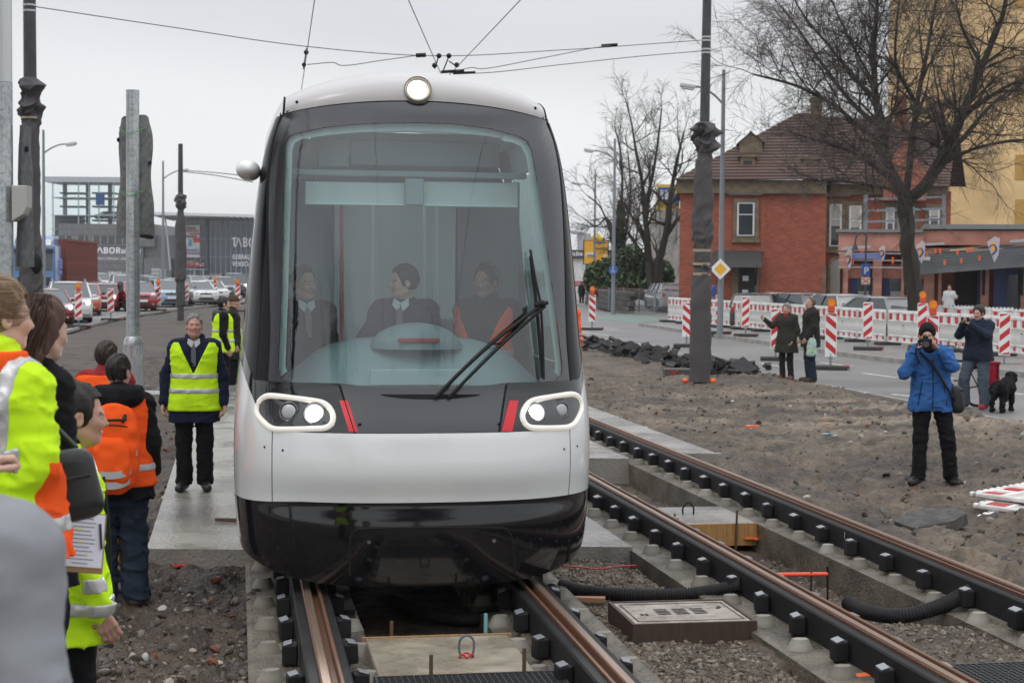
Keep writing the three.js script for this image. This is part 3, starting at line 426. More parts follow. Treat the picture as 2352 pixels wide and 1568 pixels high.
{
  const d = 284, t = boxThing('glass_showroom', 'glass car showroom with white letters and jutting flat roof, left of the tram', 'building', 480, 600, d);
  const b = (n, m, x0, y0, x1, y1, dd = 0, th = 12) => partAt(n, t, m, x0, y0, x1, y1, d + dd, th);
  b('back_wall', mat(.07, .085, .1, .6), 415, 512, 640, 655, 6, .3); b('floor', B.conc, 415, 640, 640, 655, 1, 5); b('floor', B.metald, 420, 588, 640, 592, .5, 5);
  b('glass_front', mat(.06, .085, .11, .05, { ior: 1.6 }), 421, 505, 640, 655, .1, .06);
  for (let x = 424; x < 640; x += 11.7) b('mullion', B.steel, x, 505, x + 1, 655, -.05, .14); for (const y of [548, 590, 628]) b('transom', B.steel, 421, y, 640, y + 1.2, -.06, .15);
  b('column', B.metald, 471, 503, 477, 655, -.4, .5);
  const q = (px, py, dd) => at(px, py, d + dd).sub(t.position);
  const rp = [q(348, 490, -6), q(640, 497, -6), q(640, 510, 8), q(400, 503, 8)];
  part('roof', grid(30, 4, (u, v) => rp[0].clone().lerp(rp[1], u).lerp(rp[3].clone().lerp(rp[2], u), v)), B.steel, t);
  part('roof_edge', beam(rp[0].toArray(), rp[1].toArray(), .3, .5), B.pale, t);
  for (let i = 0; i < 22; i++) { const u = i / 21, a = rp[0].clone().lerp(rp[1], u), c = rp[3].clone().lerp(rp[2], u); a.y -= .25; c.y -= .25; part('roof_rib', beam(a.toArray(), c.toArray(), .18, .22), B.pale, t); }
  part('strut', beam(q(379, 500, -4).toArray(), q(391, 620, -4).toArray(), .25, .25), B.steel, t);
  textAt('lettering', 'T', t, B.letter, 531, 567, 22, d - .4, 12); const A = (x, y, h, w) => { const p = (px, py) => at(px, py, d - .4).sub(t.position).toArray(); return merge([beam(p(x, y), p(x + w / 2, y - h), .28, .2), beam(p(x + w / 2, y - h), p(x + w, y), .28, .2)]); };
  part('lettering', A(541, 567, 22, 13), B.letter, t); textAt('lettering', 'BOR', t, B.letter, 556, 567, 22, d - .4, 40); textAt('lettering', 'GEBRAUCHT', t, B.letter, 533, 595, 11, d - .4, 60); textAt('lettering', 'VEHICULES', t, B.letter, 533, 611, 11, d - .4, 60);
  // banner on the glass front
  const s = boxThing('advertising_banner', 'tall white banner with a blue drop and red flag on the showroom glass', 'banner', 441, 540, d - .5), pa = (n, m, a, b2, c, e, z = .02) => partAt(n, s, m, a, b2, c, e, d - .55 - z, .02);
  pa('cloth', B.white, 423, 517, 458, 591, 0); pa('stripe', mat(.45, .05, .04, .5), 423, 578, 458, 580); pa('stripe', mat(.03, .08, .3, .5), 423, 581, 458, 584); pa('flag', mat(.6, .03, .03, .5), 443, 546, 458, 557);
  for (const [str, x, y, h, w, r] of [['IHR PARTNER', 427, 526, 4, 22, 0], ['BERATUNG', 425, 532, 4, 30, 1], ['REPARATUR', 436, 539, 4, 22, 1], ['IN DER ORTENAU', 425, 545, 4, 26, 0], ['mobile', 427, 576, 5, 26, 2]]) textAt('lettering', str, s, [mat(.08, .09, .1, .6), mat(.55, .05, .04, .6), mat(.02, .2, .5, .6)][r], x, y, h, d - .62, w);
  const dq = at(436, 560, d - .6).sub(s.position); part('drop', new THREE.SphereGeometry(.36, 12, 10).scale(1, 1.2, .1).translate(dq.x, dq.y, dq.z), mat(.02, .3, .5, .4), s); part('drop_tip', new THREE.ConeGeometry(.3, .8, 12).scale(1, 1, .15).translate(dq.x, dq.y + .6, dq.z), mat(.02, .3, .5, .4), s);
  const pl = boxThing('car_display_stand', 'raised steel display stand carrying the red show car', 'display stand', 447, 620, d - 5);
  partAt('platform', pl, B.steel, 421, 617, 468, 619, d - 6, 4); for (const x of [423, 444, 465]) partAt('leg', pl, B.steel, x, 619, x + 1.6, 655, d - 6.5, .15);
}
// ---- right: fast-food restaurant, sign tower, white hall
{
  const d = 205, t = boxThing('white_restaurant', 'white restaurant with black fascia and white lettering, right of the tram', 'building', 1330, 620, d), b = (n, m, x0, y0, x1, y1, dd = 0, th = 12) => partAt(n, t, m, x0, y0, x1, y1, d + dd, th);
  b('wall', B.white, 1262, 593, 1440, 662); b('fascia', mat(.035, .04, .042, .5), 1262, 573, 1440, 594, -.4, 13); b('plinth', B.metald, 1262, 650, 1440, 664, -.1, .2);
  textAt('lettering', 'McDonald\u2019s', t, B.letter, 1305, 587, 9, d - .45, 66);
  for (const y of [598, 610, 622]) b('window', B.win, 1297, y, 1305, y + 9, -.05, .1); b('window', B.win, 1345, 604, 1366, 622, -.05, .1); b('window', B.win, 1385, 604, 1400, 618, -.05, .1);
  const q = (x, y, z) => at(x, y, d + z).sub(t.position); part('roof_wedge', ext([[0, 0], [1.6, 0], [1.6, 2], [-2.0, 2.55], [-2, 2.4], [0, 1.9]], 3).translate(q(1326, 573, 4).x, q(1326, 573, 4).y, q(1326, 573, 4).z), mat(.4, .41, .42, .6), t);
  const ar = [[1337, 573], [1341, 552], [1348, 544], [1356, 552], [1360, 573]].map(([x, y]) => q(x, y, 2)); part('yellow_arch', tube(ar, .45, 30, 8), mat(.75, .5, .03, .4), t); const a2 = [[1359, 573], [1364, 552], [1371, 544], [1379, 552], [1383, 573]].map(([x, y]) => q(x, y, 2)); part('yellow_arch', tube(a2, .45, 30, 8), mat(.75, .5, .03, .4), t);
}
{
  const d = 128, s = boxThing('direction_sign', 'large yellow road direction sign beyond the bare trees', 'sign', 1370, 580, d), b = (n, m, x0, y0, x1, y1, z, th = .05) => partAt(n, s, m, x0, y0, x1, y1, d + z, th);
  b('panel', mat(.72, .36, .02, .5), 1340, 551, 1398, 607, 0, .08); for (const e of [[1340, 551, 1398, 552.5], [1340, 605.5, 1398, 607], [1340, 551, 1341.5, 607], [1396.5, 551, 1398, 607]]) b('border', M.black, ...e, -.02, .02);
  b('blue_field', mat(.04, .08, .3, .5), 1366, 555, 1392, 559, -.02, .02); b('white_field', B.pale, 1346, 580, 1371, 590, -.02, .02); b('white_field', B.pale, 1387, 585, 1396, 590, -.02, .02); for (const x of [1352, 1386]) b('post', M.greypaint, x, 607, x + 3, 690, .02, .1);
  for (const [str, x, y, w] of [['Zentrum', 1349, 588, 20], ['Strasbourg', 1368, 572, 26]]) textAt('lettering', str, s, M.black, x, y, 4, d - .03, w);
}
{
  const d = 104, t = boxThing('white_hall', 'plain white side wall of a hall behind the bare trees', 'building', 1530, 600, d);
  partAt('wall', t, mat(.6, .58, .54, .8, { map: tx(T.streak, 4, 5) }), 1494, 478, 1566, 652, d, 8); partAt('plinth', t, mat(.2, .16, .13, .8), 1494, 652, 1566, 705, d + .1, 8); partAt('wall_joint', t, B.conc, 1494, 545, 1566, 546, d - .01, .1);
  const s = boxThing('supermarket_sign', 'tall yellow and blue advertising sign rising behind the bare trees', 'sign', 1535, 450, d - 1), b = (m, x0, y0, x1, y1, z = .3, n = 'panel') => partAt(n, s, m, x0, y0, x1, y1, d - 1.2 - z, .15), ye = mat(.72, .5, .04, .5), bl = mat(.02, .07, .3, .5);
  b(ye, 1509, 423, 1561, 481, 0); b(bl, 1512, 430, 1549, 462, .2, 'blue_field'); b(bl, 1551, 446, 1560, 470, .2, 'blue_field'); b(B.pale, 1517, 436, 1524, 458, .4, 'white_field'); b(B.pale, 1528, 436, 1535, 458, .4, 'white_field'); b(B.pale, 1539, 440, 1546, 458, .4, 'white_field'); b(bl, 1511, 468, 1516, 473, .2, 'blue_field');
  for (const x of [1514, 1552]) partAt('post', s, M.greypaint, x, 481, x + 4, 560, d - 1.1, .2);
}
// ---- red brick villa
{
  const d = 85, t = boxThing('brick_villa', 'red brick villa with brown tiled hip roof behind the parked cars', 'house', 1740, 600, d), k = mpp(d);
  const b = (n, m, x0, y0, x1, y1, dd = 0, th = 9, par) => partAt(n, t, m, x0, y0, x1, y1, d + dd, th);
  const q = (x, y, z = 0) => at(x, y, d + z).sub(t.position);
  b('wall', B.brick, 1563, 440, 1890, 722, 0, 9); b('wing_wall', B.brick, 1886, 440, 2160, 722, 1.4, 8);
  b('cornice', B.sand, 1556, 412, 1896, 446, -.35, 9.6); b('cornice', B.sand, 1898, 420, 2160, 450, 1.0, 8.5); b('gutter', M.greypaint, 1552, 408, 1900, 413, -.55, .25);
  b('pilaster', B.brick, 1748, 446, 1754, 715, -.05, .1); b('plinth', B.sand, 1561, 690, 1892, 722, -.06, 9); b('band', B.sand, 1886, 612, 1892, 722, -.02, .1);
  // roof: a hip, laid in courses of tiles
  const E = [q(1552, 413, -.7), q(1912, 413, -.7), q(1912, 413, 9.6), q(1552, 413, 9.6)], Rg = [q(1812, 262, 4.4), q(1838, 262, 4.4)], n = 22;
  const slopeF = [[E[0], E[1], Rg[1], Rg[0]], [E[3], E[0], Rg[0], Rg[0]], [E[1], E[2], Rg[1], Rg[1]], [E[2], E[3], Rg[0], Rg[1]]];
  const R = rng(5), course = (A, B_, C, D, n, skip = []) => { const nor = new V3().subVectors(B_, A).cross(new V3().subVectors(D, A)).normalize(); for (let i = 0; i < n; i++) { const v0 = i / n, v1 = Math.min(1, (i + 1.12) / n), a = A.clone().lerp(D, v0).addScaledVector(nor, .05), bb = B_.clone().lerp(C, v0).addScaledVector(nor, .05), c = B_.clone().lerp(C, v1), e = A.clone().lerp(D, v1); const g = new THREE.BufferGeometry(); const low = (p) => p.clone().addScaledVector(nor, -.06); const P = [a, bb, c, e, low(a), low(bb)]; g.setAttribute('position', new THREE.Float32BufferAttribute(P.flatMap((p) => p.toArray()), 3)); g.setIndex([0, 1, 2, 0, 2, 3, 0, 4, 5, 0, 5, 1]); const q2 = g.toNonIndexed(); q2.computeVertexNormals(); part('tile_course', uvBox(q2), B.tile[Math.floor(R() * 3)], t); } };
  for (const f of slopeF) course(...f, n);
  // long roof over the wing
  const W = [q(1880, 425, .6), q(2165, 432, .6), q(2165, 290, 5), q(1838, 268, 5)]; course(...W, n);
  course(q(2165, 432, 9.4), q(1880, 425, 9.4), q(1838, 268, 5), q(2165, 290, 5), n);
  // gable dormer and small hip windows
  const dg = q(1716, 335, 1.6); part('dormer_wall', ext([[-.6, -.4], [.6, -.4], [.6, .16], [0, .66], [-.6, .16]], .5).translate(dg.x, dg.y, dg.z - .2), B.sand, t); for (const s of [-1, 1]) part('dormer_roof', grid(1, 1, (u, v) => [dg.x + s * lerp(-.06, .74, u), dg.y + lerp(.76, .08, u), dg.z + lerp(.45, -3, v)]), B.tile[1], t);
  const w3 = q(1713, 388, .6); part('dormer_window', merge([bx(.75, 1.2, .4, w3.x, w3.y, w3.z), bx(1.0, .12, .6, w3.x, w3.y + .66, w3.z)]), B.sand, t); part('pane', bx(.45, .8, .02, w3.x, w3.y, w3.z + .22), B.win, t);
  const w4 = q(1855, 392, .6); part('dormer_window', merge([bx(.75, 1.1, .4, w4.x, w4.y, w4.z), bx(1.0, .12, .6, w4.x, w4.y + .6, w4.z)]), B.sand, t); part('pane', bx(.45, .7, .02, w4.x, w4.y, w4.z + .22), B.win, t);
  for (const [x, y0, y1, w, z, m] of [[1856, 232, 290, 16, 3.4, B.sand], [2044, 228, 300, 16, 3.4, B.brick]]) { const a = q(x, (y0 + y1) / 2, z), h = (y1 - y0) * k; part('chimney', merge([bx(w * k * 1.5, h, .8, a.x, a.y, a.z), bx(w * k * 1.9, .18, 1.0, a.x, a.y + h / 2, a.z)]), m, t); }
  // gabled brick risalit on the wing
  const ga = q(2062, 420, 1.1); part('gable', ext([[-1.1, -1], [1.1, -1], [1.1, .4], [.7, .9], [.4, 1.7], [0, 2.1], [-.4, 1.7], [-.7, .9], [-1.1, .4]], .5).translate(ga.x, ga.y, ga.z), mat(.42, .14, .095, .8, { map: tx(T.blotch, 2) }), t);
  // windows
  const win = (x0, y0, x1, y1, z, o = {}) => {
    const f = b('window', B.sand, x0 - 9, y0 - 10, x1 + 9, y1 + 12, z - .12, .14); const sub = (n, m, ...r) => { const g = part(n, atBase(t, boxAt(...r)), m, f); return g; };
    sub('pane', o.m ?? B.win, x0, y0, x1, y1, d + z - .16, .05); for (const e of [[x0, y0, x0 + 2.4, y1], [x1 - 2.4, y0, x1, y1], [x0, y0, x1, y0 + 2.4], [x0, y1 - 2.4, x1, y1], [x0, y0 + (y1 - y0) * .34, x1, y0 + (y1 - y0) * .34 + 2.4]]) sub('frame', B.pale, ...e, d + z - .2, .06);
    sub('sill', B.sand, x0 - 13, y1 + 9, x1 + 13, y1 + 15, d + z - .2, .3); if (o.lintel) sub('lintel', B.cop, x0 - 20, y0 - 26, x1 + 20, y0 - 18, d + z - .3, .4); if (o.blind) sub('blind', mat(.42, .4, .36, .8), x0 + 2.4, y0 + 2, x1 - 2.4, y0 + (y1 - y0) * o.blind, d + z - .18, .03);
  };
  win(1694, 466, 1732, 542, 0, { lintel: 1 }); win(1896, 470, 1922, 566, 1.4, { blind: .52, lintel: 1 }); win(1940, 474, 1966, 570, 1.4, { blind: .52 }); win(2022, 478, 2040, 540, 1.4, { blind: .6 }); win(2062, 478, 2084, 540, 1.4, { blind: .75 }); win(2118, 480, 2140, 540, 1.4, { blind: .3 });
  const ad = q(1911, 640, 1.25); const aw = part('arched_window', ext((() => { const s = shape([[-.48, -1.05], [.48, -1.05], [.48, .7]]); s.absarc(0, .7, .48, 0, PI); s.lineTo(-.48, -1.05); return s; })(), .12).translate(ad.x, ad.y, ad.z), B.sand, t); part('pane', ext((() => { const s = shape([[-.34, -.92], [.34, -.92], [.34, .66]]); s.absarc(0, .66, .34, 0, PI); s.lineTo(-.34, -.92); return s; })(), .1).translate(ad.x, ad.y, ad.z + .05), mat(.24, .23, .2, .6), aw);
  // door with canopy
  const dr = b('door', B.sand, 1683, 588, 1740, 712, -.1, .12); const sub = (n, m, ...r) => part(n, atBase(t, boxAt(...r)), m, dr); sub('leaf', B.shade, 1697, 596, 1732, 712, d - .14, .06); sub('notice', B.pale, 1706, 633, 1719, 645, d - .2, .02); sub('notice', B.pale, 1705, 665, 1718, 677, d - .2, .02);
  const ca = q(1698, 592, 0); part('canopy', grid(8, 4, (u, v) => [ca.x + lerp(-1.45, 1.1, u) + (v > 0 ? 0 : .25), ca.y + lerp(.45, -.5, v), ca.z - .1 + 1.5 * v]), mat(.045, .045, .045, .6), t); for (const s of [-1.1, .85]) part('bracket', merge([bar([ca.x + s, ca.y - 1.4, ca.z + .05], [ca.x + s, ca.y - .45, ca.z + 1.2], .06), bar([ca.x + s, ca.y - .4, ca.z], [ca.x + s, ca.y - .45, ca.z + 1.3], .06)]), B.shade, t);
}
// turn a building about a vertical line through a pixel so that its side wall runs along the street
function pivot(t, px, d, ang) { const p = at(px, 620, d).setY(0), v = t.position.clone().sub(p).applyAxisAngle(new V3(0, 1, 0), ang); t.position.copy(p.add(v)); t.rotation.y = ang; }
pivot(scene.getObjectByName('brick_villa'), 1563, 85, -.105); pivot(scene.getObjectByName('white_hall'), 1566, 104, -.1);
// ---- salmon shop with its signs, and the tall ochre building
{
  const d = 70, t = boxThing('shop_building', 'low salmon-pink shop with blue-framed windows and metal canopy, right', 'building', 2140, 620, d), b = (n, m, x0, y0, x1, y1, dd = 0, th = 8) => partAt(n, t, m, x0, y0, x1, y1, d + dd, th), q = (x, y, z = 0) => at(x, y, d + z).sub(t.position);
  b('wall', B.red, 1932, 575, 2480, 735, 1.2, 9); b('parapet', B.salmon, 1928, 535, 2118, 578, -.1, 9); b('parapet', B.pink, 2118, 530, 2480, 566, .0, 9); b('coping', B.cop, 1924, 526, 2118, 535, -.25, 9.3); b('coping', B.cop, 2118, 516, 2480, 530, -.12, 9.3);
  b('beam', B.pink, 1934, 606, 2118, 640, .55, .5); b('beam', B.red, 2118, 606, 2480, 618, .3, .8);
  for (const [x, w] of [[1929, 17], [2005, 17], [2068, 17], [2118, 20], [2280 - 130, 4], [2243, 14], [2330, 4]]) b('pillar', B.salmon, x, 578, x + w, 735, .0, .5);
  for (const [x, y] of [[1931, 617], [1997, 617], [2075, 617], [2246, 617], [2328, 617]]) b('fluted_panel', M.black, x, y, x + 5, y + 60, -.06, .1);
  for (const [x0, x1, y0] of [[1946, 2003, 612], [2018, 2068, 612], [2262, 2480, 616]]) { const w = b('shop_window', B.blue, x0, y0, x1, 722, .65, .14), s = (n, m, ...r) => part(n, atBase(t, boxAt(...r)), m, w); s('pane', B.win, x0 + (x1 - x0 > 100 ? 26 : 16), y0 + (x1 > 2100 ? 14 : 3), x1 - 3, 717, d + .6, .04); if (x0 < 2100) { s('lower_panel', mat(.3, .34, .36, .3), x0 + 18, 668, x1 - 4, 716, d + .57, .03); s('lettering', mat(.7, .25, .06, .6), x0 + 24, 682, x1 - 14, 684, d + .55, .02); s('lettering', mat(.7, .25, .06, .6), x0 + 24, 692, x1 - 22, 694, d + .55, .02); } else { s('mullion', B.blue, 2288, y0, 2293, 720, d + .58, .05); s('poster', mat(.03, .22, .13, .6), 2298, 640, 2330, 690, d + .66, .02); } }
  b('doorway', B.shade, 2172, 618, 2232, 735, 1.1, .2); b('door_edge', B.blue, 2222, 622, 2232, 735, 1.0, .1);
  // slanting metal canopy
  part('canopy', grid(20, 4, (u, v) => { const a = q(lerp(2098, 2500, u), lerp(598, 566, u) - 15 * 0, -.2 - 1.6 * (1 - v)).clone(); a.y += -.75 + v * .95 + (1 - v) * .1; return a; }), mat(.06, .065, .07, .5, { map: tx(T.streak, 1, 3) }), t);
  for (let i = 0; i < 5; i++) part('canopy_rib', beam(q(2098, 603 - i * 6, -1.7 + i * .36).toArray(), q(2500, 571 - i * 6, -1.7 + i * .36).toArray(), .06, .06), mat(.14, .15, .16, .5), t);
  const R = rng(3); for (const [x, y] of [[2122, 596], [2131, 594], [2139, 592], [2147, 590], [2166, 580], [2176, 579], [2186, 606], [2214, 583], [2222, 602], [2236, 578], [2245, 576], [2262, 596]]) { const p = q(x, y - 3, -1.85); part('orange_tile', bx(.09, .2, .05, p.x, p.y, p.z), M.orange, t); }
  for (const [x0, y0, x1, y1] of [[1932, 581, 2112, 583], [1932, 597, 2112, 599], [1932, 613, 2100, 615]]) part('sign_rail', beam(q(x0, y0, -.5).toArray(), q(x1, y1, -.5).toArray(), .05, .05), B.steel, t);
  for (const [x, y, z] of [[1950, 588, 0], [1986, 584, 0], [2080, 575, 0], [2055, 598, 0], [1966, 600, 0]]) { const p = q(x, y, -.55); part('orange_tile', bx(.09, .26, .05, p.x, p.y, p.z), M.orange, t); }
  b('shop_sign', mat(.2, .22, .42, .5), 1958, 580, 2030, 595, -.58, .05); b('shop_sign', B.pale, 2120, 590, 2156, 598, -2.0, .05);
  const kite = (x, y, w, h, z) => { w *= .8; h *= .86; const p = q(x, y, z), s = w * mpp(d), e = h * mpp(d); const o = part('kite_sign', ext([[-s * .5, e * .28], [s * .1, e * .5], [s * .5, e * .42], [s * .42, -e * .2], [s * .12, -e * .5], [-s * .2, -e * .1]], .12).translate(p.x, p.y, p.z), mat(.5, .47, .52, .5), t); part('orange_patch', ext([[-s * .28, e * .2], [s * .2, e * .32], [s * .1, e * .0], [-s * .05, -e * .12]], .02).translate(p.x, p.y, p.z + .12), mat(.85, .42, .06, .5), o); part('blue_stripe', tube([[p.x - s * .3, p.y + e * .1, p.z + .13], [p.x, p.y + e * .18, p.z + .13], [p.x + s * .25, p.y, p.z + .13], [p.x - s * .1, p.y - e * .22, p.z + .13]], .035, 20, 4), mat(.05, .07, .25, .5), o); };
  kite(1958, 596, 20, 56, -.7); kite(2136, 570 + 30 - 20, 26, 58, -2.1); kite(2296, 574, 34, 66, -2.2); kite(2033, 582, 18, 44, -.7);
  for (const [a, c] of [[[1947, 571], [2012, 566]], [[2136, 562], [2176, 560]], [[2318, 556], [2370, 552]]]) part('lamp_arm', merge([beam(q(...a, -1.1).toArray(), q(...c, -1.1).toArray(), .1, .1)]), B.steel, t);
  pivot(t, 1928, d, -.23);
  // frame of steel tubes on the roof
  const f = boxThing('roof_sign_frame', 'empty steel sign frame of posts and rails standing on the shop roof', 'sign frame', 2080, 480, d + 1), qq = (x, y) => at(x, y, d + 1.2).sub(f.position).toArray();
  for (const x of [1989, 2067, 2169]) part('post', beam(qq(x, 532), qq(x, 447), .14, .14), M.greypaint, f); for (const y of [455, 482, 507]) part('rail', beam(qq(1989, y + 2), qq(2170, y - 3), .09, .09), M.greypaint, f);
}
{
  const d = 118, t = boxThing('ochre_tower', 'tall ochre-yellow building rising out of the picture at right', 'building', 2300, 300, d), b = (n, m, x0, y0, x1, y1, dd = 0, th = 14) => partAt(n, t, m, x0, y0, x1, y1, d + dd, th);
  b('wall', B.ochre, 2157, -420, 2700, 730); for (const y of [-40, 170, 355, 458]) { b('recess_panel', B.ochre2, 2334, y, 2398, y + 58, -.06, .1); b('window', B.win, 2410, y, 2450, y + 58, -.06, .1); } b('parapet', B.pale, 2150, -430, 2710, -420, -.2, 14.4);
}
// ---------------------------------------------------------------- bare trees, hedge, garden wall and fence
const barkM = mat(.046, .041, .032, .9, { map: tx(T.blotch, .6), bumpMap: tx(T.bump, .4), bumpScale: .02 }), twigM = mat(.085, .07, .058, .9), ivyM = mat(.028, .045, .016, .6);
function limbGeo(pts, n) {                                          // tapering limb through [x, y, z, r]
  const c = new THREE.CatmullRomCurve3(pts.map((p) => new V3(p[0], p[1], p[2]))), seg = Math.max(2, (pts.length - 1) * (n > 5 ? 5 : n > 3 ? 2 : 1)), g = new THREE.TubeGeometry(c, seg, 1, n), P = g.attributes.position, m = new V3(), q = new V3(), at_ = g.attributes.uv;
  for (let i = 0; i <= seg; i++) { c.getPointAt(i / seg, m); const k = i / seg * (pts.length - 1), a = Math.min(pts.length - 2, Math.floor(k)), r = lerp(pts[a][3], pts[a + 1][3], k - a); for (let j = 0; j <= n; j++) { const o = i * (n + 1) + j; q.fromBufferAttribute(P, o).sub(m).multiplyScalar(r * (n > 5 ? 1 + .12 * Math.sin(j * 2.1 + i * .7) : 1)).add(m); P.setXYZ(o, q.x, q.y, q.z); } }
  g.computeVertexNormals(); return g;
}
function grow(out, r, p, dir, len, rad, lev, o) {                   // one branch and what grows from it
  const n = lev > 1 ? 4 : 2, pts = [[p.x, p.y, p.z, rad]], q = p.clone(), d = dir.clone();
  for (let i = 1; i <= n; i++) { d.x += (r() - .5) * o.wob; d.y += (r() - .5) * o.wob + (lev <= 1 ? -o.droop : o.up) ; d.z += (r() - .5) * o.wob; d.normalize(); q.addScaledVector(d, len / n); pts.push([q.x, q.y, q.z, lerp(rad, rad * (lev ? .5 : .3), i / n)]); }
  (lev > 1 ? out.limbs : out.twigs).push(limbGeo(pts, lev > 2 ? 6 : lev > 1 ? 4 : 3));
  if (!lev) return;
  const kids = o.kids[lev];
  for (let i = 0; i < kids; i++) {
    const f = i === kids - 1 ? 1 : lerp(.22, .95, (i + r() * .8) / kids), k = f * n, a = Math.min(n - 1, Math.floor(k)), A = pts[a], B_ = pts[a + 1], s = new V3(lerp(A[0], B_[0], k - a), lerp(A[1], B_[1], k - a), lerp(A[2], B_[2], k - a)), tr = lerp(A[3], B_[3], k - a);
    const nd = d.clone().add(new V3(r() - .5, r() - .5, r() - .5).normalize().multiplyScalar(o.spread * (f === 1 ? .5 : 1))).normalize();
    grow(out, r, s, nd, len * lerp(o.shrink[0], o.shrink[1], r()), Math.max(o.min, tr * (f === 1 ? .9 : .62)), lev - 1, o);
  }
}
function makeTree(name, label, base, trunk, limbs, seed, o) {       // trunk and limbs as [dx, y, dz, r] from the base
  const t = thing(name, label, 'tree', base), r = rng(seed);
  for (const tr of trunk) part('trunk', limbGeo(tr, 14), barkM, t);
  for (const L of limbs) {
    const out = { limbs: [limbGeo(L, 8)], twigs: [] }, c = new THREE.CatmullRomCurve3(L.map((p) => new V3(p[0], p[1], p[2])));
    const len = c.getLength(), n = Math.round(o.dens * len);
    for (let i = 0; i < n; i++) { const f = i === n - 1 ? 1 : lerp(.16, 1, (i + r()) / n), p = c.getPointAt(f), d = c.getTangentAt(f), rad = lerp(L[0][3], L.at(-1)[3], f); const nd = d.clone().multiplyScalar(.7).add(new V3(r() - .5, r() - .4, r() - .5).normalize().multiplyScalar(o.spread)).normalize(); grow(out, r, p, f === 1 ? d : nd, o.len * lerp(.6, 1.15, r()) * (1 - f * .25), Math.max(o.min * 2.4, rad * .42), 3, o); }
    part('limb', merge(out.limbs), barkM, t); const tw = part('twigs', merge(out.twigs), twigM, t); tw.userData.kind = 'stuff';
  }
  return t;
}
{ // the big plane tree at the right: its limbs as they stand
  const d = 55, base = at(2106, 720, d).setY(0), P = (x, y, dz, r) => { const p = at(x, y, d + dz).sub(base); return [p.x, p.y, p.z, r * .57]; };
  const o = { wob: .42, droop: .10, up: .03, kids: [0, 5, 5, 4], spread: 1.0, shrink: [.5, .8], min: .0065, dens: 3.0, len: 2.0 };
  makeTree('plane_tree', 'big bare plane tree with thick dark trunk in front of the shop', base,
    [[[0, -.1, 0, .5], P(2106, 720, 0, .52), P(2100, 660, 0, .48), P(2092, 600, 0, .47), P(2085, 565, 0, .5), P(2086, 540, 0, .43), P(2082, 500, 0, .42), P(2080, 465, 0, .46), P(2080, 440, 0, .42)]],
    [
      [P(2078, 455, 0, .34), P(2055, 410, 0, .3), P(2032, 350, .2, .26), P(2026, 290, .4, .23), P(2012, 220, .6, .18), P(2008, 140, .8, .14), P(2014, 40, 1, .1), P(2020, -60, 1, .06)],
      [P(2090, 455, 0, .36), P(2130, 420, -.2, .33), P(2165, 360, -.6, .29), P(2205, 280, -1, .25), P(2240, 190, -1.2, .21), P(2275, 110, -1.5, .17), P(2305, 30, -1.8, .13), P(2320, -50, -2, .08)],
      [P(2080, 450, .2, .24), P(2088, 390, .6, .2), P(2096, 320, 1, .17), P(2108, 230, 1.5, .14), P(2128, 130, 2, .11), P(2148, 20, 2.4, .08), P(2160, -50, 2.5, .05)],
      [P(2030, 330, .2, .18), P(1975, 290, -.2, .15), P(1920, 245, -.8, .12), P(1850, 205, -1.4, .1), P(1790, 185, -2, .075), P(1730, 170, -2.4, .05)],
      [P(2028, 300, .3, .17), P(1985, 262, .8, .14), P(1940, 215, 1.2, .12), P(1885, 140, 1.6, .09), P(1830, 60, 2, .065), P(1790, 10, 2.2, .045)],
      [P(2015, 230, .6, .14), P(1960, 175, 0, .11), P(1905, 105, -.6, .08), P(1850, 40, -1, .06), P(1815, -20, -1.2, .04)],
      [P(2065, 430, 0, .18), P(2020, 390, -1, .15), P(1960, 350, -1.8, .12), P(1890, 325, -2.6, .09), P(1820, 305, -3.2, .06)],
      [P(2100, 450, -.2, .2), P(2150, 400, 1, .17), P(2210, 320, 1.8, .14), P(2280, 240, 2.4, .11), P(2352, 190, 3, .08), P(2420, 160, 3.2, .05)],
      [P(2215, 262, -1, .16), P(2270, 225, -1.4, .12), P(2330, 190, -1.8, .09), P(2400, 170, -2, .06)],
      [P(2105, 240, 1.5, .12), P(2060, 150, 1, .09), P(2060, 60, .6, .07), P(2070, -30, .4, .04)],
      [P(2150, 385, -.5, .13), P(2230, 345, -1.2, .1), P(2310, 325, -2, .08), P(2400, 320, -2.6, .05)],
      [P(2012, 200, .6, .11), P(1955, 95, 1.4, .08), P(1915, 10, 1.8, .06), P(1895, -50, 2, .04)],
      [P(2255, 150, -1.3, .12), P(2210, 60, -1, .08), P(2190, -30, -.8, .05)],
      [P(2070, 440, -.3, .13), P(2000, 425, -2, .1), P(1930, 415, -3, .07), P(1870, 415, -3.6, .05)],
    ], 11, o);
}
{ // trees on the near side of the street, outside the picture, mirrored in the tram's glass
  const t0 = scene.getObjectByName('plane_tree'); [[-17, -7, 1.2], [-21, -15, 2.6], [-9, 15, 3.9], [7, 19, 5]].forEach(([x, z, a], i) => { const c = copy(t0, 'bare plane tree outside the picture mirrored in the tram glass, ' + ['left of the nose', 'left of the tram side', 'behind the camera at left', 'behind the camera at right'][i], [x, 0, z], a); c.userData.group = 'trees mirrored in the tram glass'; });
}
function midTree(label, x0, y0, d, stems, seed, o) { const base = at(x0, y0, d).setY(0), P = (x, y, r) => { const p = at(x, y, d + (r < .1 ? Math.sin(x * .7) * .8 : 0)).sub(base); return [p.x, p.y, p.z, r]; }; return makeTree('bare_tree', label, base, [[[0, -.1, 0, .42], P(x0, 690, .36), P(x0 - 1, 650, .3)]], stems.map((s) => s.map((p) => P(...p))), seed, o); }
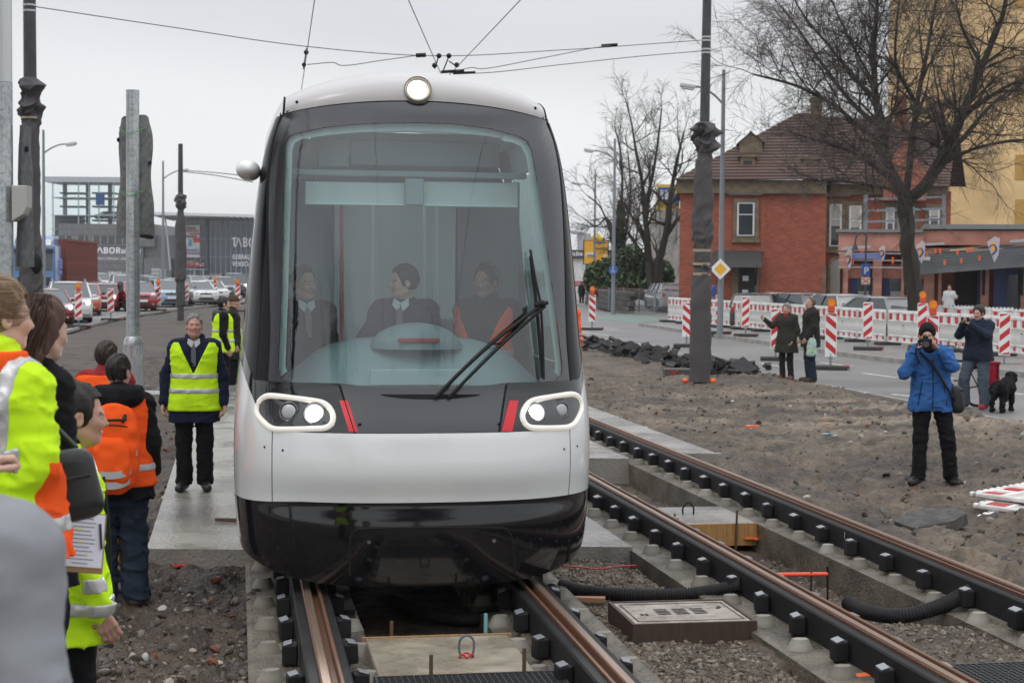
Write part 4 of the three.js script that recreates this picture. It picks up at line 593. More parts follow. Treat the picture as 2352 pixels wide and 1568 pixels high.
{
  const o = { wob: .5, droop: .05, up: .06, kids: [0, 4, 4, 4], spread: .9, shrink: [.5, .78], min: .01, dens: 1.1, len: 2.3 };
  midTree('bare forked tree with dark trunk just left of the wrapped pole', 1503, 705, 96, [
    [[1505, 680, .3], [1510, 620, .26], [1524, 560, .2], [1536, 500, .15], [1545, 420, .11], [1560, 350, .08], [1572, 300, .05]], [[1500, 680, .3], [1492, 600, .24], [1484, 520, .18], [1478, 440, .13], [1462, 350, .09], [1450, 280, .06], [1440, 240, .04]], [[1528, 545, .13], [1560, 500, .1], [1600, 470, .07], [1630, 455, .04]], [[1480, 480, .13], [1500, 400, .09], [1512, 320, .07], [1520, 250, .04]], [[1490, 580, .12], [1466, 520, .1], [1440, 480, .07], [1425, 455, .04]], [[1540, 470, .1], [1580, 420, .07], [1600, 380, .04]]], 21, o);
  midTree('ivy-clad bare tree further left above the hedge', 1424, 700, 110, [
    [[1424, 690, .26], [1422, 600, .2], [1425, 500, .15], [1430, 420, .1], [1424, 340, .07], [1412, 290, .04]], [[1424, 650, .18], [1410, 570, .14], [1395, 510, .1], [1375, 470, .06], [1350, 450, .04]], [[1424, 600, .15], [1440, 520, .1], [1448, 440, .07], [1444, 360, .04]], [[1415, 560, .12], [1395, 500, .08], [1370, 520, .05], [1340, 500, .03]], [[1430, 640, .12], [1455, 580, .09], [1465, 520, .06], [1470, 470, .04]]], 33, { ...o, dens: 1.0, len: 2.6 });
}
function leaves(list, n, seed, size) { const r = rng(seed), p = [], nn = []; for (let i = 0; i < n; i++) { const [cx, cy, cz, rx, ry, rz] = list[Math.floor(r() * list.length)]; const a = r() * 2 * PI, b = Math.acos(2 * r() - 1), k = .72 + .28 * Math.cbrt(r()), c = new V3(cx + rx * k * Math.sin(b) * Math.cos(a), cy + ry * k * Math.cos(b), cz + rz * k * Math.sin(b) * Math.sin(a)); if (c.y < .05) continue; const s = size * (.6 + r()), u = new V3(r() - .5, r() - .5, r() - .5).normalize(), v = new V3(r() - .5, r() * .8, r() - .5).cross(u).normalize(); const A = c.clone().addScaledVector(u, s), B_ = c.clone().addScaledVector(v, s * .45), C = c.clone().addScaledVector(u, -s), D = c.clone().addScaledVector(v, -s * .45); for (const q of [A, B_, C, A, C, D]) p.push(q.x, q.y, q.z); } const g = new THREE.BufferGeometry(); g.setAttribute('position', new THREE.Float32BufferAttribute(p, 3)); g.computeVertexNormals(); return g; }
{
  const d = 100, t = boxThing('evergreen_hedge', 'dense dark green evergreen shrubbery behind the garden wall', 'hedge', 1450, 640, d), q = (x, y, z, rx, ry, rz) => { const p = at(x, y, d + z).sub(t.position); return [p.x, p.y, p.z, rx * mpp(d), ry * mpp(d), rz]; };
  const L = [q(1370, 640, 0, 28, 34, 1), q(1405, 632, 1, 34, 42, 1.4), q(1448, 618, 0, 36, 52, 1.5), q(1490, 640, 0, 30, 40, 1.2), q(1525, 640, 1, 22, 34, 1), q(1435, 660, -1, 70, 30, 1.3), q(1500, 668, -.6, 40, 24, 1.2)];
  const g = leaves(L, 9000, 3, .16), g2 = leaves(L.map((e) => [e[0], e[1] + .2, e[2] + .3, e[3], e[4], e[5]]), 2600, 4, .15);
  part('foliage', g, ivyM, t).userData.kind = 'stuff'; part('young_foliage', g2, mat(.06, .1, .026, .55), t).userData.kind = 'stuff';
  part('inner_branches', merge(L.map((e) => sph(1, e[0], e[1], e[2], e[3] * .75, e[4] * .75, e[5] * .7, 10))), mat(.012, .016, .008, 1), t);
  const iv = boxThing('ivy', 'dark ivy climbing the trunk of the further bare tree', 'ivy', 1424, 620, 109.6), qi = (x, y, rx, ry) => { const p = at(x, y, 109.4).sub(iv.position); return [p.x, p.y, p.z, rx * mpp(110), ry * mpp(110), .5]; };
  part('leaves', leaves([qi(1421, 640, 13, 60), qi(1422, 560, 12, 50), qi(1426, 500, 8, 40)], 3200, 9, .14), ivyM, iv).userData.kind = 'stuff';
  const bh = boxThing('beech_hedge', 'low rust-brown hedge on top of the stone garden wall', 'hedge', 1400, 680, 93), qb = (x, y, rx, ry) => { const p = at(x, y, 94).sub(bh.position); return [p.x, p.y, p.z, rx * mpp(94), ry * mpp(94), .6]; };
  part('leaves', leaves([qb(1385, 672, 24, 9), qb(1420, 670, 30, 10), qb(1460, 672, 26, 9)], 2600, 14, .1), mat(.12, .045, .022, .8), bh).userData.kind = 'stuff';
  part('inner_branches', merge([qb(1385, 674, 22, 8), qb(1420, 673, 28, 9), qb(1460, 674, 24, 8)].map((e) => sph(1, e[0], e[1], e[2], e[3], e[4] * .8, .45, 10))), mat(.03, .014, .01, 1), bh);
}
{
  const G = (x, y) => onto(x, y, .12), a = G(1352, 699), b = G(1398, 711), c = G(1450, 716), w = thing('stone_wall', 'low grey stone-filled garden wall along the pavement', 'wall', a), st = mat(.16, .16, .15, .8, { map: tx(T.blotch, .5), bumpMap: tx(T.bump, .3), bumpScale: .05 });
  const rel = (p, h) => [p.x - a.x, p.y - a.y + h, p.z - a.z], R = rng(17);
  for (const [p, q] of [[a, b], [b, c]]) { const n = Math.round(p.distanceTo(q) / .45); for (let j = 0; j < 4; j++) for (let i = 0; i < n; i++) { const u = (i + .5 + (j % 2) * .5) / n; if (u > 1) continue; const m = p.clone().lerp(q, u); const s = part('stone', rbx(.42, .27, .4, .06, 0, 0, 0, R()), st, w); s.position.set(m.x - a.x, .14 + j * .27, m.z - a.z - .1 * R()); s.rotation.y = Math.atan2(-(q.z - p.z), q.x - p.x); } }
  const f0 = G(1398, 712), f1 = G(1468, 716), f2 = G(1540, 720), f = thing('mesh_fence', 'grey wire mesh fence with steel posts beside the forked tree', 'fence', f0), rf = (p, h) => [p.x - f0.x, p.y - f0.y + h, p.z - f0.z];
  for (const [p, q, n] of [[f0, f1, 2], [f1, f2, 2]]) { for (let i = 0; i <= n; i++) { const m = p.clone().lerp(q, i / n); part('post', beam(rf(m, 0), rf(m, 1.25), .07, .07), M.greypaint, f); } const wires = []; for (let j = 0; j < 9; j++) wires.push(bar(rf(p, .08 + j * .14), rf(q, .08 + j * .14), .008, .008, 4)); const L = p.distanceTo(q); for (let i = 0; i < L / .12; i++) { const m = p.clone().lerp(q, i * .12 / L); wires.push(bar(rf(m, .05), rf(m, 1.2), .006, .006, 4)); } part('wire_mesh', merge(wires), M.greypaint, f).userData.kind = 'stuff'; }
  const e = thing('advert_board', 'small yellow board with blue marks hung on the mesh fence', 'sign', G(1435, 712)); part('panel', bx(1.0, .72, .03, 0, .42, .15), mat(.75, .56, .05, .5), e); for (const [x, y, w2, h] of [[-.32, .48, .16, .3], [.12, .52, .42, .08], [.12, .36, .42, .08]]) part('blue_mark', bx(w2, h, .01, x, y, .172), mat(.03, .1, .35, .5), e);
}
// ---------------------------------------------------------------- the tram
const tram = thing('tram', 'white and black tram with lit headlights, large windscreen and wiper', 'tram', [at(947, 784, 11).x, RAIL_TOP, -11], Math.atan((1176 - 552) / F));
tram.updateMatrixWorld();
const tab = (rows) => (y) => { if (y <= rows[0][0]) return rows[0][1]; for (let i = 1; i < rows.length; i++) if (y <= rows[i][0]) { const a = rows[i - 1], b = rows[i], p = rows[i - 2] ?? a, n = rows[i + 1] ?? b, h = b[0] - a[0], t = (y - a[0]) / h, m0 = (b[1] - p[1]) / (b[0] - p[0]) * h, m1 = (n[1] - a[1]) / (n[0] - a[0]) * h; return (2 * t ** 3 - 3 * t * t + 1) * a[1] + (t ** 3 - 2 * t * t + t) * m0 + (-2 * t ** 3 + 3 * t * t) * b[1] + (t ** 3 - t * t) * m1; } return rows.at(-1)[1]; };
const tW = tab([[.04, 1.09], [.12, 1.13], [.22, 1.17], [.35, 1.185], [.57, 1.2], [1.0, 1.2], [1.3, 1.175], [1.6, 1.14], [2.1, 1.095], [2.6, 1.04], [2.85, .995], [3.03, .935], [3.14, .885], [3.22, .85]]);
const tD = tab([[.04, .945], [.12, .952], [.25, .958], [.36, .96], [.45, .955], [.57, .935], [.75, .985], [.95, .97], [1.05, .94], [1.2, .87], [1.3, .83], [1.7, .73], [2.2, .61], [2.7, .49], [3.0, .41], [3.14, .36], [3.22, .2]]);
const tN = 2.6;
const zf = (x, y) => { const q = Math.min(1, Math.abs(x) / tW(y)); return tD(y) * Math.pow(Math.max(0, 1 - Math.pow(q, tN)), 1 / tN); };
const onA = (a, y, out = 0) => { const s = Math.sin(a), c = Math.max(0, Math.cos(a)); return new V3((tW(y) + out) * Math.sign(s) * Math.pow(Math.abs(s), 2 / tN), y, (tD(y) + out) * Math.pow(c, 2 / tN)); };
const aOf = (q) => Math.sign(q) * Math.asin(Math.pow(Math.min(1, Math.abs(q)), tN / 2));
const onX = (x, y, out = 0) => { const e = .004, n = new V3(-(zf(x + e, y) - zf(x - e, y)) / (2 * e), -(zf(x, y + e) - zf(x, y - e)) / (2 * e), 1).normalize(); return new V3(x, y, zf(x, y)).addScaledVector(n, out); };
function tramXY(px, py) {                                           // place on the nose that is seen at a pixel
  const o = tram.worldToLocal(camera.position.clone()), d = tram.worldToLocal(camera.position.clone().add(ray(px, py))).sub(o); let z = .7, x = 0, y = 0;
  for (let i = 0; i < 40; i++) { const t = (z - o.z) / d.z; x = o.x + d.x * t; y = o.y + d.y * t; z = lerp(z, zf(x, clamp(y, .06, 3.2)), .6); } return [x, y];
}
const tramPlane = (px, py, z) => { const o = tram.worldToLocal(camera.position.clone()), d = tram.worldToLocal(camera.position.clone().add(ray(px, py))).sub(o), t = (z - o.z) / d.z; return new V3(o.x + d.x * t, o.y + d.y * t, z); };
{
  const paint = mat(.74, .755, .75, .22, { clearcoat: .8, clearcoatRoughness: .08 }), paintTop = mat(.47, .45, .44, .3, { clearcoat: .5, clearcoatRoughness: .12 });
  const gloss = mat(.006, .006, .007, .12, { specularIntensity: .6, clearcoat: .9, clearcoatRoughness: .05 }), satin = mat(.03, .03, .034, .28, { clearcoat: .6, clearcoatRoughness: .18 }), seam = mat(.004, .004, .004, .9);
  const frit = mat(.026, .026, .03, .2, { clearcoat: 1, clearcoatRoughness: .12 }), sideM = mat(.006, .006, .007, .1, { specularIntensity: .3 });
  const QC = .8, topB = (q) => { const a = Math.abs(q); return a < QC ? 1.01 : 1.01 + .42 * Math.pow((a - QC) / (1 - QC), 1.35); }, botB = (q) => .572 - .03 * sstep(.6, 1, -q);
  const aC = aOf(QC), inset = .004;
  // bumper and its two corner fairings, white
  const belt = (a0, a1, n) => grid(n, 20, (u, v) => { const a = lerp(a0, a1, u), q = Math.sign(a) * Math.pow(Math.abs(Math.sin(a)), 2 / tN); return onA(a, lerp(botB(q), topB(q), v)); });
  part('bumper', belt(-aC + inset, aC - inset, 48), paint, tram);
  for (const s of [-1, 1]) part('corner_fairing', belt(s * (aC + inset), s * PI / 2, 22), paint, tram);
  for (const s of [-1, 1]) part('body_seam', grid(1, 12, (u, v) => onA(s * (aC + (u * 2 - 1) * .006), lerp(.56, 1.02, v), -.004)), seam, tram);
  for (const [x, y] of [[1003.5, 1026], [1073, 1034], [2141, 1031], [2191, 1024]]) { const [a, b] = tramXY(x * .605 - 0 , y); part('bolt_hole', new THREE.CircleGeometry(.008, 10).applyMatrix4(new THREE.Matrix4().lookAt(onX(a, b, 1), onX(a, b), new V3(0, 1, 0))).translate(...onX(a, b, .003)), seam, tram); }
  // black skirt with its hatch
  part('skirt', grid(64, 26, (u, v) => { const a = lerp(-PI / 2, PI / 2, u), q = Math.sign(a) * Math.pow(Math.abs(Math.sin(a)), 2 / tN); return onA(a, lerp(.045 + .14 * Math.pow(Math.abs(q), 5), botB(q), v), -.003); }), gloss, tram);
  part('skirt_floor', flat(Array.from({ length: 40 }, (_, i) => { const p = onA(lerp(-PI / 2, PI / 2, i / 39), .12); return [p.x * .97, p.z * .97]; }), .2), M.black, tram);
  const hatch = [[803, 1322], [803, 1250], [806, 1230], [818, 1218], [840, 1215], [990, 1212], [1140, 1213], [1160, 1214], [1172, 1226], [1178, 1250], [1183, 1320]].map(([x, y]) => onX(...tramXY(x, y), -.001));
  const hp = part('hatch', tube(hatch, .0075, 90, 5), seam, tram);
  for (const [x, y] of [[847, 1244], [1134, 1241]]) { const p = onX(...tramXY(x, y), .004); part('hatch_bolt', cyl(.012, .012, .008, 12).rotateX(PI / 2).translate(p.x, p.y, p.z), M.chrome, tram); }
  // black band between bumper and windscreen: nose panel in the middle, headlight housings beside
  const winB = 1.315, xg = (y, s) => s < 0 ? lerp(-.455, -.545, (y - 1.01) / (winB - 1.01)) : lerp(.455, .525, (y - 1.01) / (winB - 1.01));
  part('nose_panel', grid(40, 12, (u, v) => { const y = lerp(1.013, winB - .035 * (1 - Math.pow(Math.abs(u * 2 - 1), 2)), v); return onX(lerp(xg(y, -1) + .006, xg(y, 1) - .006, u), y, .002); }), satin, tram);
  for (const s of [-1, 1]) {
    const hs = part('headlight_housing', grid(40, 16, (u, v) => { const a0 = 0, yb0 = 0; const qa = Math.abs(lerp(.43, 1, Math.pow(u, .8))); const bot = topB(qa) + .003, y = lerp(bot, Math.max(winB, bot + .12 * qa), v), xi = Math.abs(xg(y, s)); const x = lerp(xi, tW(y), Math.pow(u, .8) * .9999); return onX(s * x * .9999, y, u > .95 ? 0 : .001); }), gloss, tram);
    const gr = [0, .2, .4, .6, .8, 1].map((v) => { const y = lerp(1.015, winB - .01, v); return onX(xg(y, s), y, .001); });
    part('panel_groove', tube(gr, .008, 20, 4), seam, tram);
    const st = s < 0 ? [[779, 920], [798, 920], [822, 992], [802, 992]] : [[1169, 920], [1190, 920], [1176, 991], [1151, 991]];
    const c = st.map(([x, y]) => tramXY(x, y));
    part('red_stripe', grid(4, 10, (u, v) => { const L = [lerp(c[0][0], c[3][0], v), lerp(c[0][1], c[3][1], v)], R = [lerp(c[1][0], c[2][0], v), lerp(c[1][1], c[2][1], v)]; return onX(lerp(L[0], R[0], u), lerp(L[1], R[1], u), .006); }), mat(.66, .016, .028, .35), tram);
  }
  for (const [x, y] of [[826, 976], [1146, 976]]) { const p = onX(...tramXY(x, y), .005); part('bolt_hole', disc(.012).translate(p.x, p.y, p.z), seam, tram); }
  // headlights
  const ringM = glow(1, .93, .72, .36, .62), lampM = glow(1, 1, 1, 9), offM = mat(.42, .42, .43, .4, { metalness: .3 }), reflM = mat(.16, .16, .17, .12, { metalness: .9 });
  const rounded = (c) => c.flatMap(([x, y, r], i) => { const a = c[(i + c.length - 1) % c.length], b = c[(i + 1) % c.length], la = Math.hypot(a[0] - x, a[1] - y), lb = Math.hypot(b[0] - x, b[1] - y), p = [x + (a[0] - x) * r / la, y + (a[1] - y) * r / la], q = [x + (b[0] - x) * r / lb, y + (b[1] - y) * r / lb]; return [0, .25, .5, .75, 1].map((t) => [(1 - t) ** 2 * p[0] + 2 * t * (1 - t) * x + t * t * q[0], (1 - t) ** 2 * p[1] + 2 * t * (1 - t) * y + t * t * q[1]]); });
  const HL = [rounded([[600, 901, 26], [756, 922, 26], [774, 964, 20], [757, 987, 16], [620, 990, 20], [580, 946, 24]]), rounded([[1212, 917, 20], [1326, 898, 20], [1341, 934, 22], [1318, 986, 24], [1208, 987, 18], [1191, 957, 20]])];
  HL.forEach((pts, k) => {
    const h = part('headlight', grid(20, 8, (u, v) => { const P = new THREE.CatmullRomCurve3(pts.map(([x, y]) => { const q = tramXY(x, y); return new V3(q[0], q[1], 0); }), true), a = P.getPoint(u); const c = new V3(); for (let i = 0; i < pts.length; i++) c.add(P.getPoint(i / pts.length)); c.divideScalar(pts.length); return onX(lerp(c.x, a.x, v), lerp(c.y, a.y, v), .003); }), mat(.05, .05, .052, .2, { metalness: .5, clearcoat: 1 }), tram);
    const ring = pts.map(([x, y]) => tramXY(x, y)), cx = ring.reduce((s, p) => s + p[0], 0) / ring.length, cy = ring.reduce((s, p) => s + p[1], 0) / ring.length;
    part('light_ring', tube(ring.map(([x, y]) => onX(cx + (x - cx) * .955, cy + (y - cy) * .9, .004)), .019, 120, 8, true), ringM, h);
    const lamps = k ? [[1230, 948, .05, 1], [1288, 942, .042, 0]] : [[722, 951, .056, 1], [664, 946, .048, 0]];
    for (const [x, y, r, on] of lamps) { const p = onX(...tramXY(x, y), .008), n = onX(...tramXY(x, y), 1).sub(p).normalize(); const f = new V3(-.05, 0, 1).lerp(n, .5).normalize(); const g = new THREE.SphereGeometry(r, 18, 10).scale(1, 1, .25); g.applyQuaternion(new THREE.Quaternion().setFromUnitVectors(new V3(0, 0, 1), f)); part(on ? 'lamp' : 'side_lamp', g.translate(p.x, p.y, p.z), on ? lampM : offM, h); part('reflector', new THREE.TorusGeometry(r * 1.22, .007, 6, 24).applyQuaternion(new THREE.Quaternion().setFromUnitVectors(new V3(0, 0, 1), f)).translate(p.x, p.y, p.z), reflM, h);
      if (on) { const L = new THREE.SpotLight(new THREE.Color(1, .98, .94), 3, 12, .6, .6); L.position.copy(p).addScaledVector(f, .06); L.target.position.copy(p).addScaledVector(f, 4).add(new V3(0, -1.2, 0)); L.castShadow = true; L.shadow.radius = 2; tram.add(L, L.target); L.name = 'headlight_beam'; } }
  });
  // windscreen: outer edge, printed black frame, pane
  const yTop = (x) => 3.135 - .085 * (x / .88) ** 2, qe = (y) => lerp(.845, .965, sstep(1.2, 3.1, y));
  const outer = []; { const n = 24; for (let i = 0; i <= n; i++) { const x = lerp(-tW(winB) * qe(winB), tW(winB) * qe(winB), i / n); outer.push([x, winB - .035 * (1 - (x / 1) ** 2)]); } for (let i = 1; i < n; i++) { const y = lerp(winB, 3.05, i / n); outer.push([tW(y) * qe(y), y]); } for (let i = 0; i <= n; i++) { const x = lerp(.905, -.905, i / n); outer.push([x, yTop(x)]); } for (let i = n - 1; i > 0; i--) { const y = lerp(winB, 3.05, i / n); outer.push([-tW(y) * qe(y), y]); } }
  const paneP = [[655, 335], [660, 316], [675, 307], [750, 291], [850, 283], [945, 281], [1040, 284], [1130, 296], [1190, 312], [1210, 322], [1222, 345], [1240, 450], [1262, 600], [1280, 740], [1292, 840], [1291, 858], [1276, 873], [1240, 877], [1100, 885], [945, 887], [780, 884], [665, 878], [645, 866], [638, 848], [643, 720], [648, 560], [652, 430]].map(([x, y]) => tramXY(x, y));
  const O = [0, 2.15], hit = (poly, th) => { const dx = Math.cos(th), dy = Math.sin(th); let best = 0; for (let i = 0; i < poly.length; i++) { const [x1, y1] = poly[i], [x2, y2] = poly[(i + 1) % poly.length], ex = x2 - x1, ey = y2 - y1, den = dx * ey - dy * ex; if (Math.abs(den) < 1e-9) continue; const t = ((x1 - O[0]) * ey - (y1 - O[1]) * ex) / den, u = ((x1 - O[0]) * dy - (y1 - O[1]) * dx) / den; if (t > 0 && u >= -1e-6 && u <= 1 + 1e-6) best = Math.max(best, t); } return best; };
  const NA = 220, ths = []; { for (const poly of [outer, paneP]) for (const p of poly) ths.push(Math.atan2(p[1] - O[1], p[0] - O[0])); for (let i = 0; i < NA; i++) ths.push(-PI + 2 * PI * i / NA); ths.sort((a, b) => a - b); }
  const th = ths.filter((t, i) => !i || t - ths[i - 1] > .004); th.push(th[0] + 2 * PI);
  const rad = th.map((t) => [hit(paneP, t), hit(outer, t)]);
  const ringPatch = (f0, f1, nv, out) => grid(th.length - 1, nv, (u, v) => { const i = Math.round(u * (th.length - 1)), r = lerp(f0(rad[i]), f1(rad[i]), v); return onX(O[0] + Math.cos(th[i]) * r, O[1] + Math.sin(th[i]) * r, out); });
  const ws = part('windscreen_frame', ringPatch((r) => r[0], (r) => r[1], 3, 0), frit, tram);
  part('windscreen', ringPatch((r) => r[0] * .001, (r) => r[0] + .012, 22, -.004), mat(.7, .84, .83, .02, { transmission: 1, ior: 1.88, thickness: 0 }), tram);
  // white roof cap over the windscreen, with its lamp
  const roofY = (x) => 3.4 - .185 * Math.pow(Math.abs(x) / .87, 2.2);
  const capP = (x, v) => { const y0 = yTop(x), z0 = zf(x, y0), t = v * PI / 2; return new V3(x * lerp(1, .975, v), y0 + (roofY(x) - y0) * Math.sin(t), z0 + (-.45 - z0) * Math.pow(1 - Math.cos(t), 1.35)); };
  part('roof_cap', grid(40, 16, (u, v) => capP(lerp(-.875, .875, u), lerp(.02, 1, v))), paintTop, tram);
  part('body_seam', grid(40, 1, (u, v) => { const x = lerp(-.905, .905, u), p = capP(x, .0); p.y += (v - .2) * .02; p.z -= .002; return p; }), seam, tram);
  for (const s of [-1, 1]) {
    const fc = onX(s * .905, yTop(.905)), back = new V3(s * 1.0, 2.84, -.45);
    const bl = (u) => new V3(s * lerp(.905, 1.0, Math.pow(u, .8)), lerp(fc.y, 2.84, u), lerp(fc.z, -.45, u));
    part('roof_side_panel', grid(10, 8, (u, v) => { const a = capP(s * .885, u), b = bl(u); a.x = s * lerp(.888, .865, u); const m = a.lerp(b, v); const bul = Math.sin(v * PI) * .03 * u; m.x += s * bul; m.y += bul * .4; return m; }), paint, tram);
    part('body_seam', tube([0, .25, .5, .75, 1].map((u) => { const p = capP(s * .885, u); p.x = s * lerp(.884, .862, u); p.y += .001; return p; }), .006, 16, 4), seam, tram);
    part('body_seam', grid(1, 20, (u, v) => { const y = lerp(1.31, 3.05, v); return onX(s * tW(y) * (qe(y) + (u - .5) * .012), y, .0015); }), seam, tram);
    // black side glass from the windscreen edge round to the body side
    part('side_glass', grid(12, 24, (u, v) => { const y = lerp(1.31, 3.04, v), q = lerp(qe(y) + .001, 1, u), p = onA(s * aOf(q), y); return p; }), sideM, tram);
    part('side_glass', grid(6, 20, (u, v) => { const y = lerp(1.31 + .12, lerp(3.02, 2.84, u), v); return new V3(s * tW(y), y, -.45 * u); }), sideM, tram);
    part('body_side', grid(4, 10, (u, v) => { const y = lerp(.2, 1.43, v); return new V3(s * (tW(y) + .001), y, -.5 * u); }), paint, tram);
    const pod = new THREE.SphereGeometry(1, 20, 14).scale(.085, .07, .18); pod.rotateZ(s * .28); const pp = s < 0 ? tramPlane(570, 391, -.05) : tramPlane(1253, 397, -.05);
    part('camera_pod', pod.translate(pp.x, pp.y, pp.z), mat(.8, .8, .77, .25, { clearcoat: .6 }), tram);
  }
  {
    const cl = capP(-.012, .19).add(new V3(0, 0, -.012)), n = new V3(0, .62, .8).normalize(), q = new THREE.Quaternion().setFromUnitVectors(new V3(0, 0, 1), new V3(-.05, .35, 1).normalize());
    const lamp = part('roof_lamp', new THREE.CylinderGeometry(.088, .1, .06, 28, 1, true).rotateX(PI / 2).applyQuaternion(q).translate(cl.x, cl.y, cl.z + .005), mat(.5, .48, .42, .3), tram);
    part('lamp_lens', new THREE.SphereGeometry(.064, 20, 12).scale(1, 1, .3).applyQuaternion(q).translate(cl.x - .01, cl.y + .004, cl.z + .016), glow(1, 1, 1, 6), lamp);
    part('lamp_rim', new THREE.TorusGeometry(.078, .014, 8, 32).applyQuaternion(q).translate(cl.x, cl.y, cl.z + .022), mat(.35, .31, .26, .3, { metalness: .6 }), lamp);
    for (const x of [-.8, .8]) { const c = capP(x, .22); part('bolt_hole', sph(.011, c.x, c.y, c.z, 1, 1, 1, 8), seam, tram); }
    const s0 = [870, 918], s1 = [1100, 918];                         // dark slot under the windscreen
    part('wiper_slot', grid(24, 3, (u, v) => { const a = tramXY(lerp(872, 1105, u), 906), b = tramXY(lerp(872, 1105, u), 906 + 11 * Math.sin(u * PI) ** .6); return onX(lerp(a[0], b[0], v), lerp(a[1], b[1], v), .006); }), seam, tram);
  }
  // wiper: two parallel arms, the joint and the long blade
  const wp = (x, y, o) => onX(...tramXY(x, y), o);
  const w = part('wiper_arm', merge([tube([wp(1000, 915, .03), wp(1050, 862, .06), wp(1120, 795, .075), wp(1232, 702, .08)], .0135, 30, 6), tube([wp(1030, 915, .03), wp(1080, 862, .06), wp(1150, 790, .075), wp(1236, 708, .08)], .0115, 30, 6), bar(wp(1120, 796, .08), wp(1150, 792, .08), .006)]), M.black, tram);
  part('wiper_joint', merge([sph(.03, ...wp(1228, 703, .085).toArray(), 1.1, .8, .6), bar(wp(1215, 706, .08), wp(1241, 700, .08), .014)]), M.black, w);
  part('wiper_blade', merge([tube([wp(1213, 576, .03), wp(1220, 650, .06), wp(1229, 702, .065), wp(1237, 790, .05), wp(1243, 873, .03)], .009, 30, 6), tube([wp(1216, 590, .018), wp(1230, 720, .02), wp(1242, 868, .018)], .013, 30, 5)]), M.black, w);
  // inside the cab
  const trim = mat(.58, .64, .64, .7), grey = mat(.2, .215, .22, .7), dash = mat(.23, .29, .305, .65), dark = mat(.07, .08, .085, .8);
  const prof = [[-1.04, .95], [-1.0, 1.16], [-.88, 1.29], [-.77, 1.38], [-.66, 1.47], [-.55, 1.52], [-.4, 1.555], [-.2, 1.57], [.2, 1.57], [.45, 1.555], [.6, 1.51], [.7, 1.45], [.8, 1.36], [.9, 1.27], [1.02, .95]];
  part('dashboard', grid(60, 12, (u, v) => { const k = u * (prof.length - 1), i = Math.min(prof.length - 2, Math.floor(k)), x = lerp(prof[i][0], prof[i + 1][0], k - i) * .98, yt = lerp(prof[i][1], prof[i + 1][1], k - i), a = v * PI * .62; const y = lerp(1.12, yt, Math.sin(Math.min(a, PI / 2))); const zz = .42 - .5 * v - .05 * Math.abs(x); return [x, Math.min(y, yt), zz - (v > .8 ? (v - .8) * .6 : 0)]; }), dash, tram);
  part('dashboard_shelf', grid(20, 4, (u, v) => { const x = lerp(-.98, .98, u); return [x, 1.2 + .06 * v, lerp(zf(x, 1.36) - .06, .3, v)]; }), mat(.24, .29, .3, .6), tram);
  const dp = (x, y, z) => tramPlane(x, y, z);
  const panel = (name, x0, y0, x1, y1, z, th_, m, parent = tram) => { const a = dp(x0, y0, z), b = dp(x1, y1, z); return part(name, rbx(Math.abs(b.x - a.x), Math.abs(a.y - b.y), th_, .01, (a.x + b.x) / 2, (a.y + b.y) / 2, z), m, parent); };
  { const c = dp(955, 800, .1); part('dash_brow', new THREE.SphereGeometry(1, 32, 16, 0, 2 * PI, 0, PI / 2).scale(.315, .175, .2).translate(c.x, c.y, c.z), mat(.2, .25, .26, .6), tram); }
  panel('brake_light', 913, 776, 1010, 787, .3, .02, mat(.35, .03, .03, .4));
  panel('dash_panel', 850, 848, 1078, 884, .36, .03, mat(.36, .43, .45, .6));
  const vis = panel('sun_blind', 700, 416, 930, 474, .1, .015, trim); panel('sun_blind', 972, 416, 1190, 478, .1, .015, trim);
  panel('blind_rail', 700, 467, 1190, 476, .115, .02, mat(.75, .8, .8, .5), vis);
  panel('blind_box', 930, 410, 972, 472, .13, .06, mat(.3, .37, .4, .6));
  panel('cross_beam', 668, 388, 1208, 412, .12, .06, mat(.26, .32, .34, .6));
  panel('destination_display', 805, 322, 1146, 386, -.02, .05, mat(.23, .28, .28, .5)); panel('destination_display', 730, 316, 800, 384, -.02, .05, mat(.3, .35, .35, .5));
  const inner = th.map((t, i) => rad[i][0] - .03 / Math.max(.6, Math.abs(Math.cos(t))));
  for (const s of [-1, 1]) { const ids = th.map((t, i) => i).filter((i) => i < th.length - 1 && Math.sin(th[i]) > -.66 && Math.cos(th[i]) * s > .58).sort((a, b) => { const w = (t) => t < -PI / 2 ? t + 2 * PI : t; return w(th[a]) - w(th[b]); });
  part('cab_pillar', grid(ids.length - 1, 1, (u, v) => { const i = ids[Math.round(u * (ids.length - 1))], r = lerp(inner[i], rad[i][0] + .02, v); return onX(O[0] + Math.cos(th[i]) * r, O[1] + Math.sin(th[i]) * r, -.03); }), mat(.36, .41, .4, .6), tram); }
  part('cab_header', grid(20, 2, (u, v) => { const x = lerp(-.84, .84, u), y = lerp(yTop(x) - .19, yTop(x) - .08, v); return [x, y, zf(x, y) - .05]; }), mat(.5, .6, .6, .6), tram);
  // saloon behind: floor, ceiling, walls, poles and the bulkhead
  part('cab_floor', bx(1.8, .05, 5, .1, .3, -2.5), dark, tram);
  part('ceiling', bx(1.5, .05, 4.3, .1, 2.98, -2.7), mat(.6, .66, .66, .7), tram);
  part('ceiling_lamp', bx(.09, .02, 3.4, .32, 2.945, -2.9), glow(.9, 1, 1, 5), tram);
  part('bulkhead', merge([bx(.46, 2.1, .05, -.7, 1.65, -1.15), bx(.46, 2.1, .05, .7, 1.65, -1.15), bx(1.2, .3, .05, 0, 2.74, -1.15)]), mat(.22, .26, .265, .7), tram);
  part('end_wall', bx(1.5, 2.6, .06, .2, 1.75, -5), mat(.45, .5, .5, .8), tram);
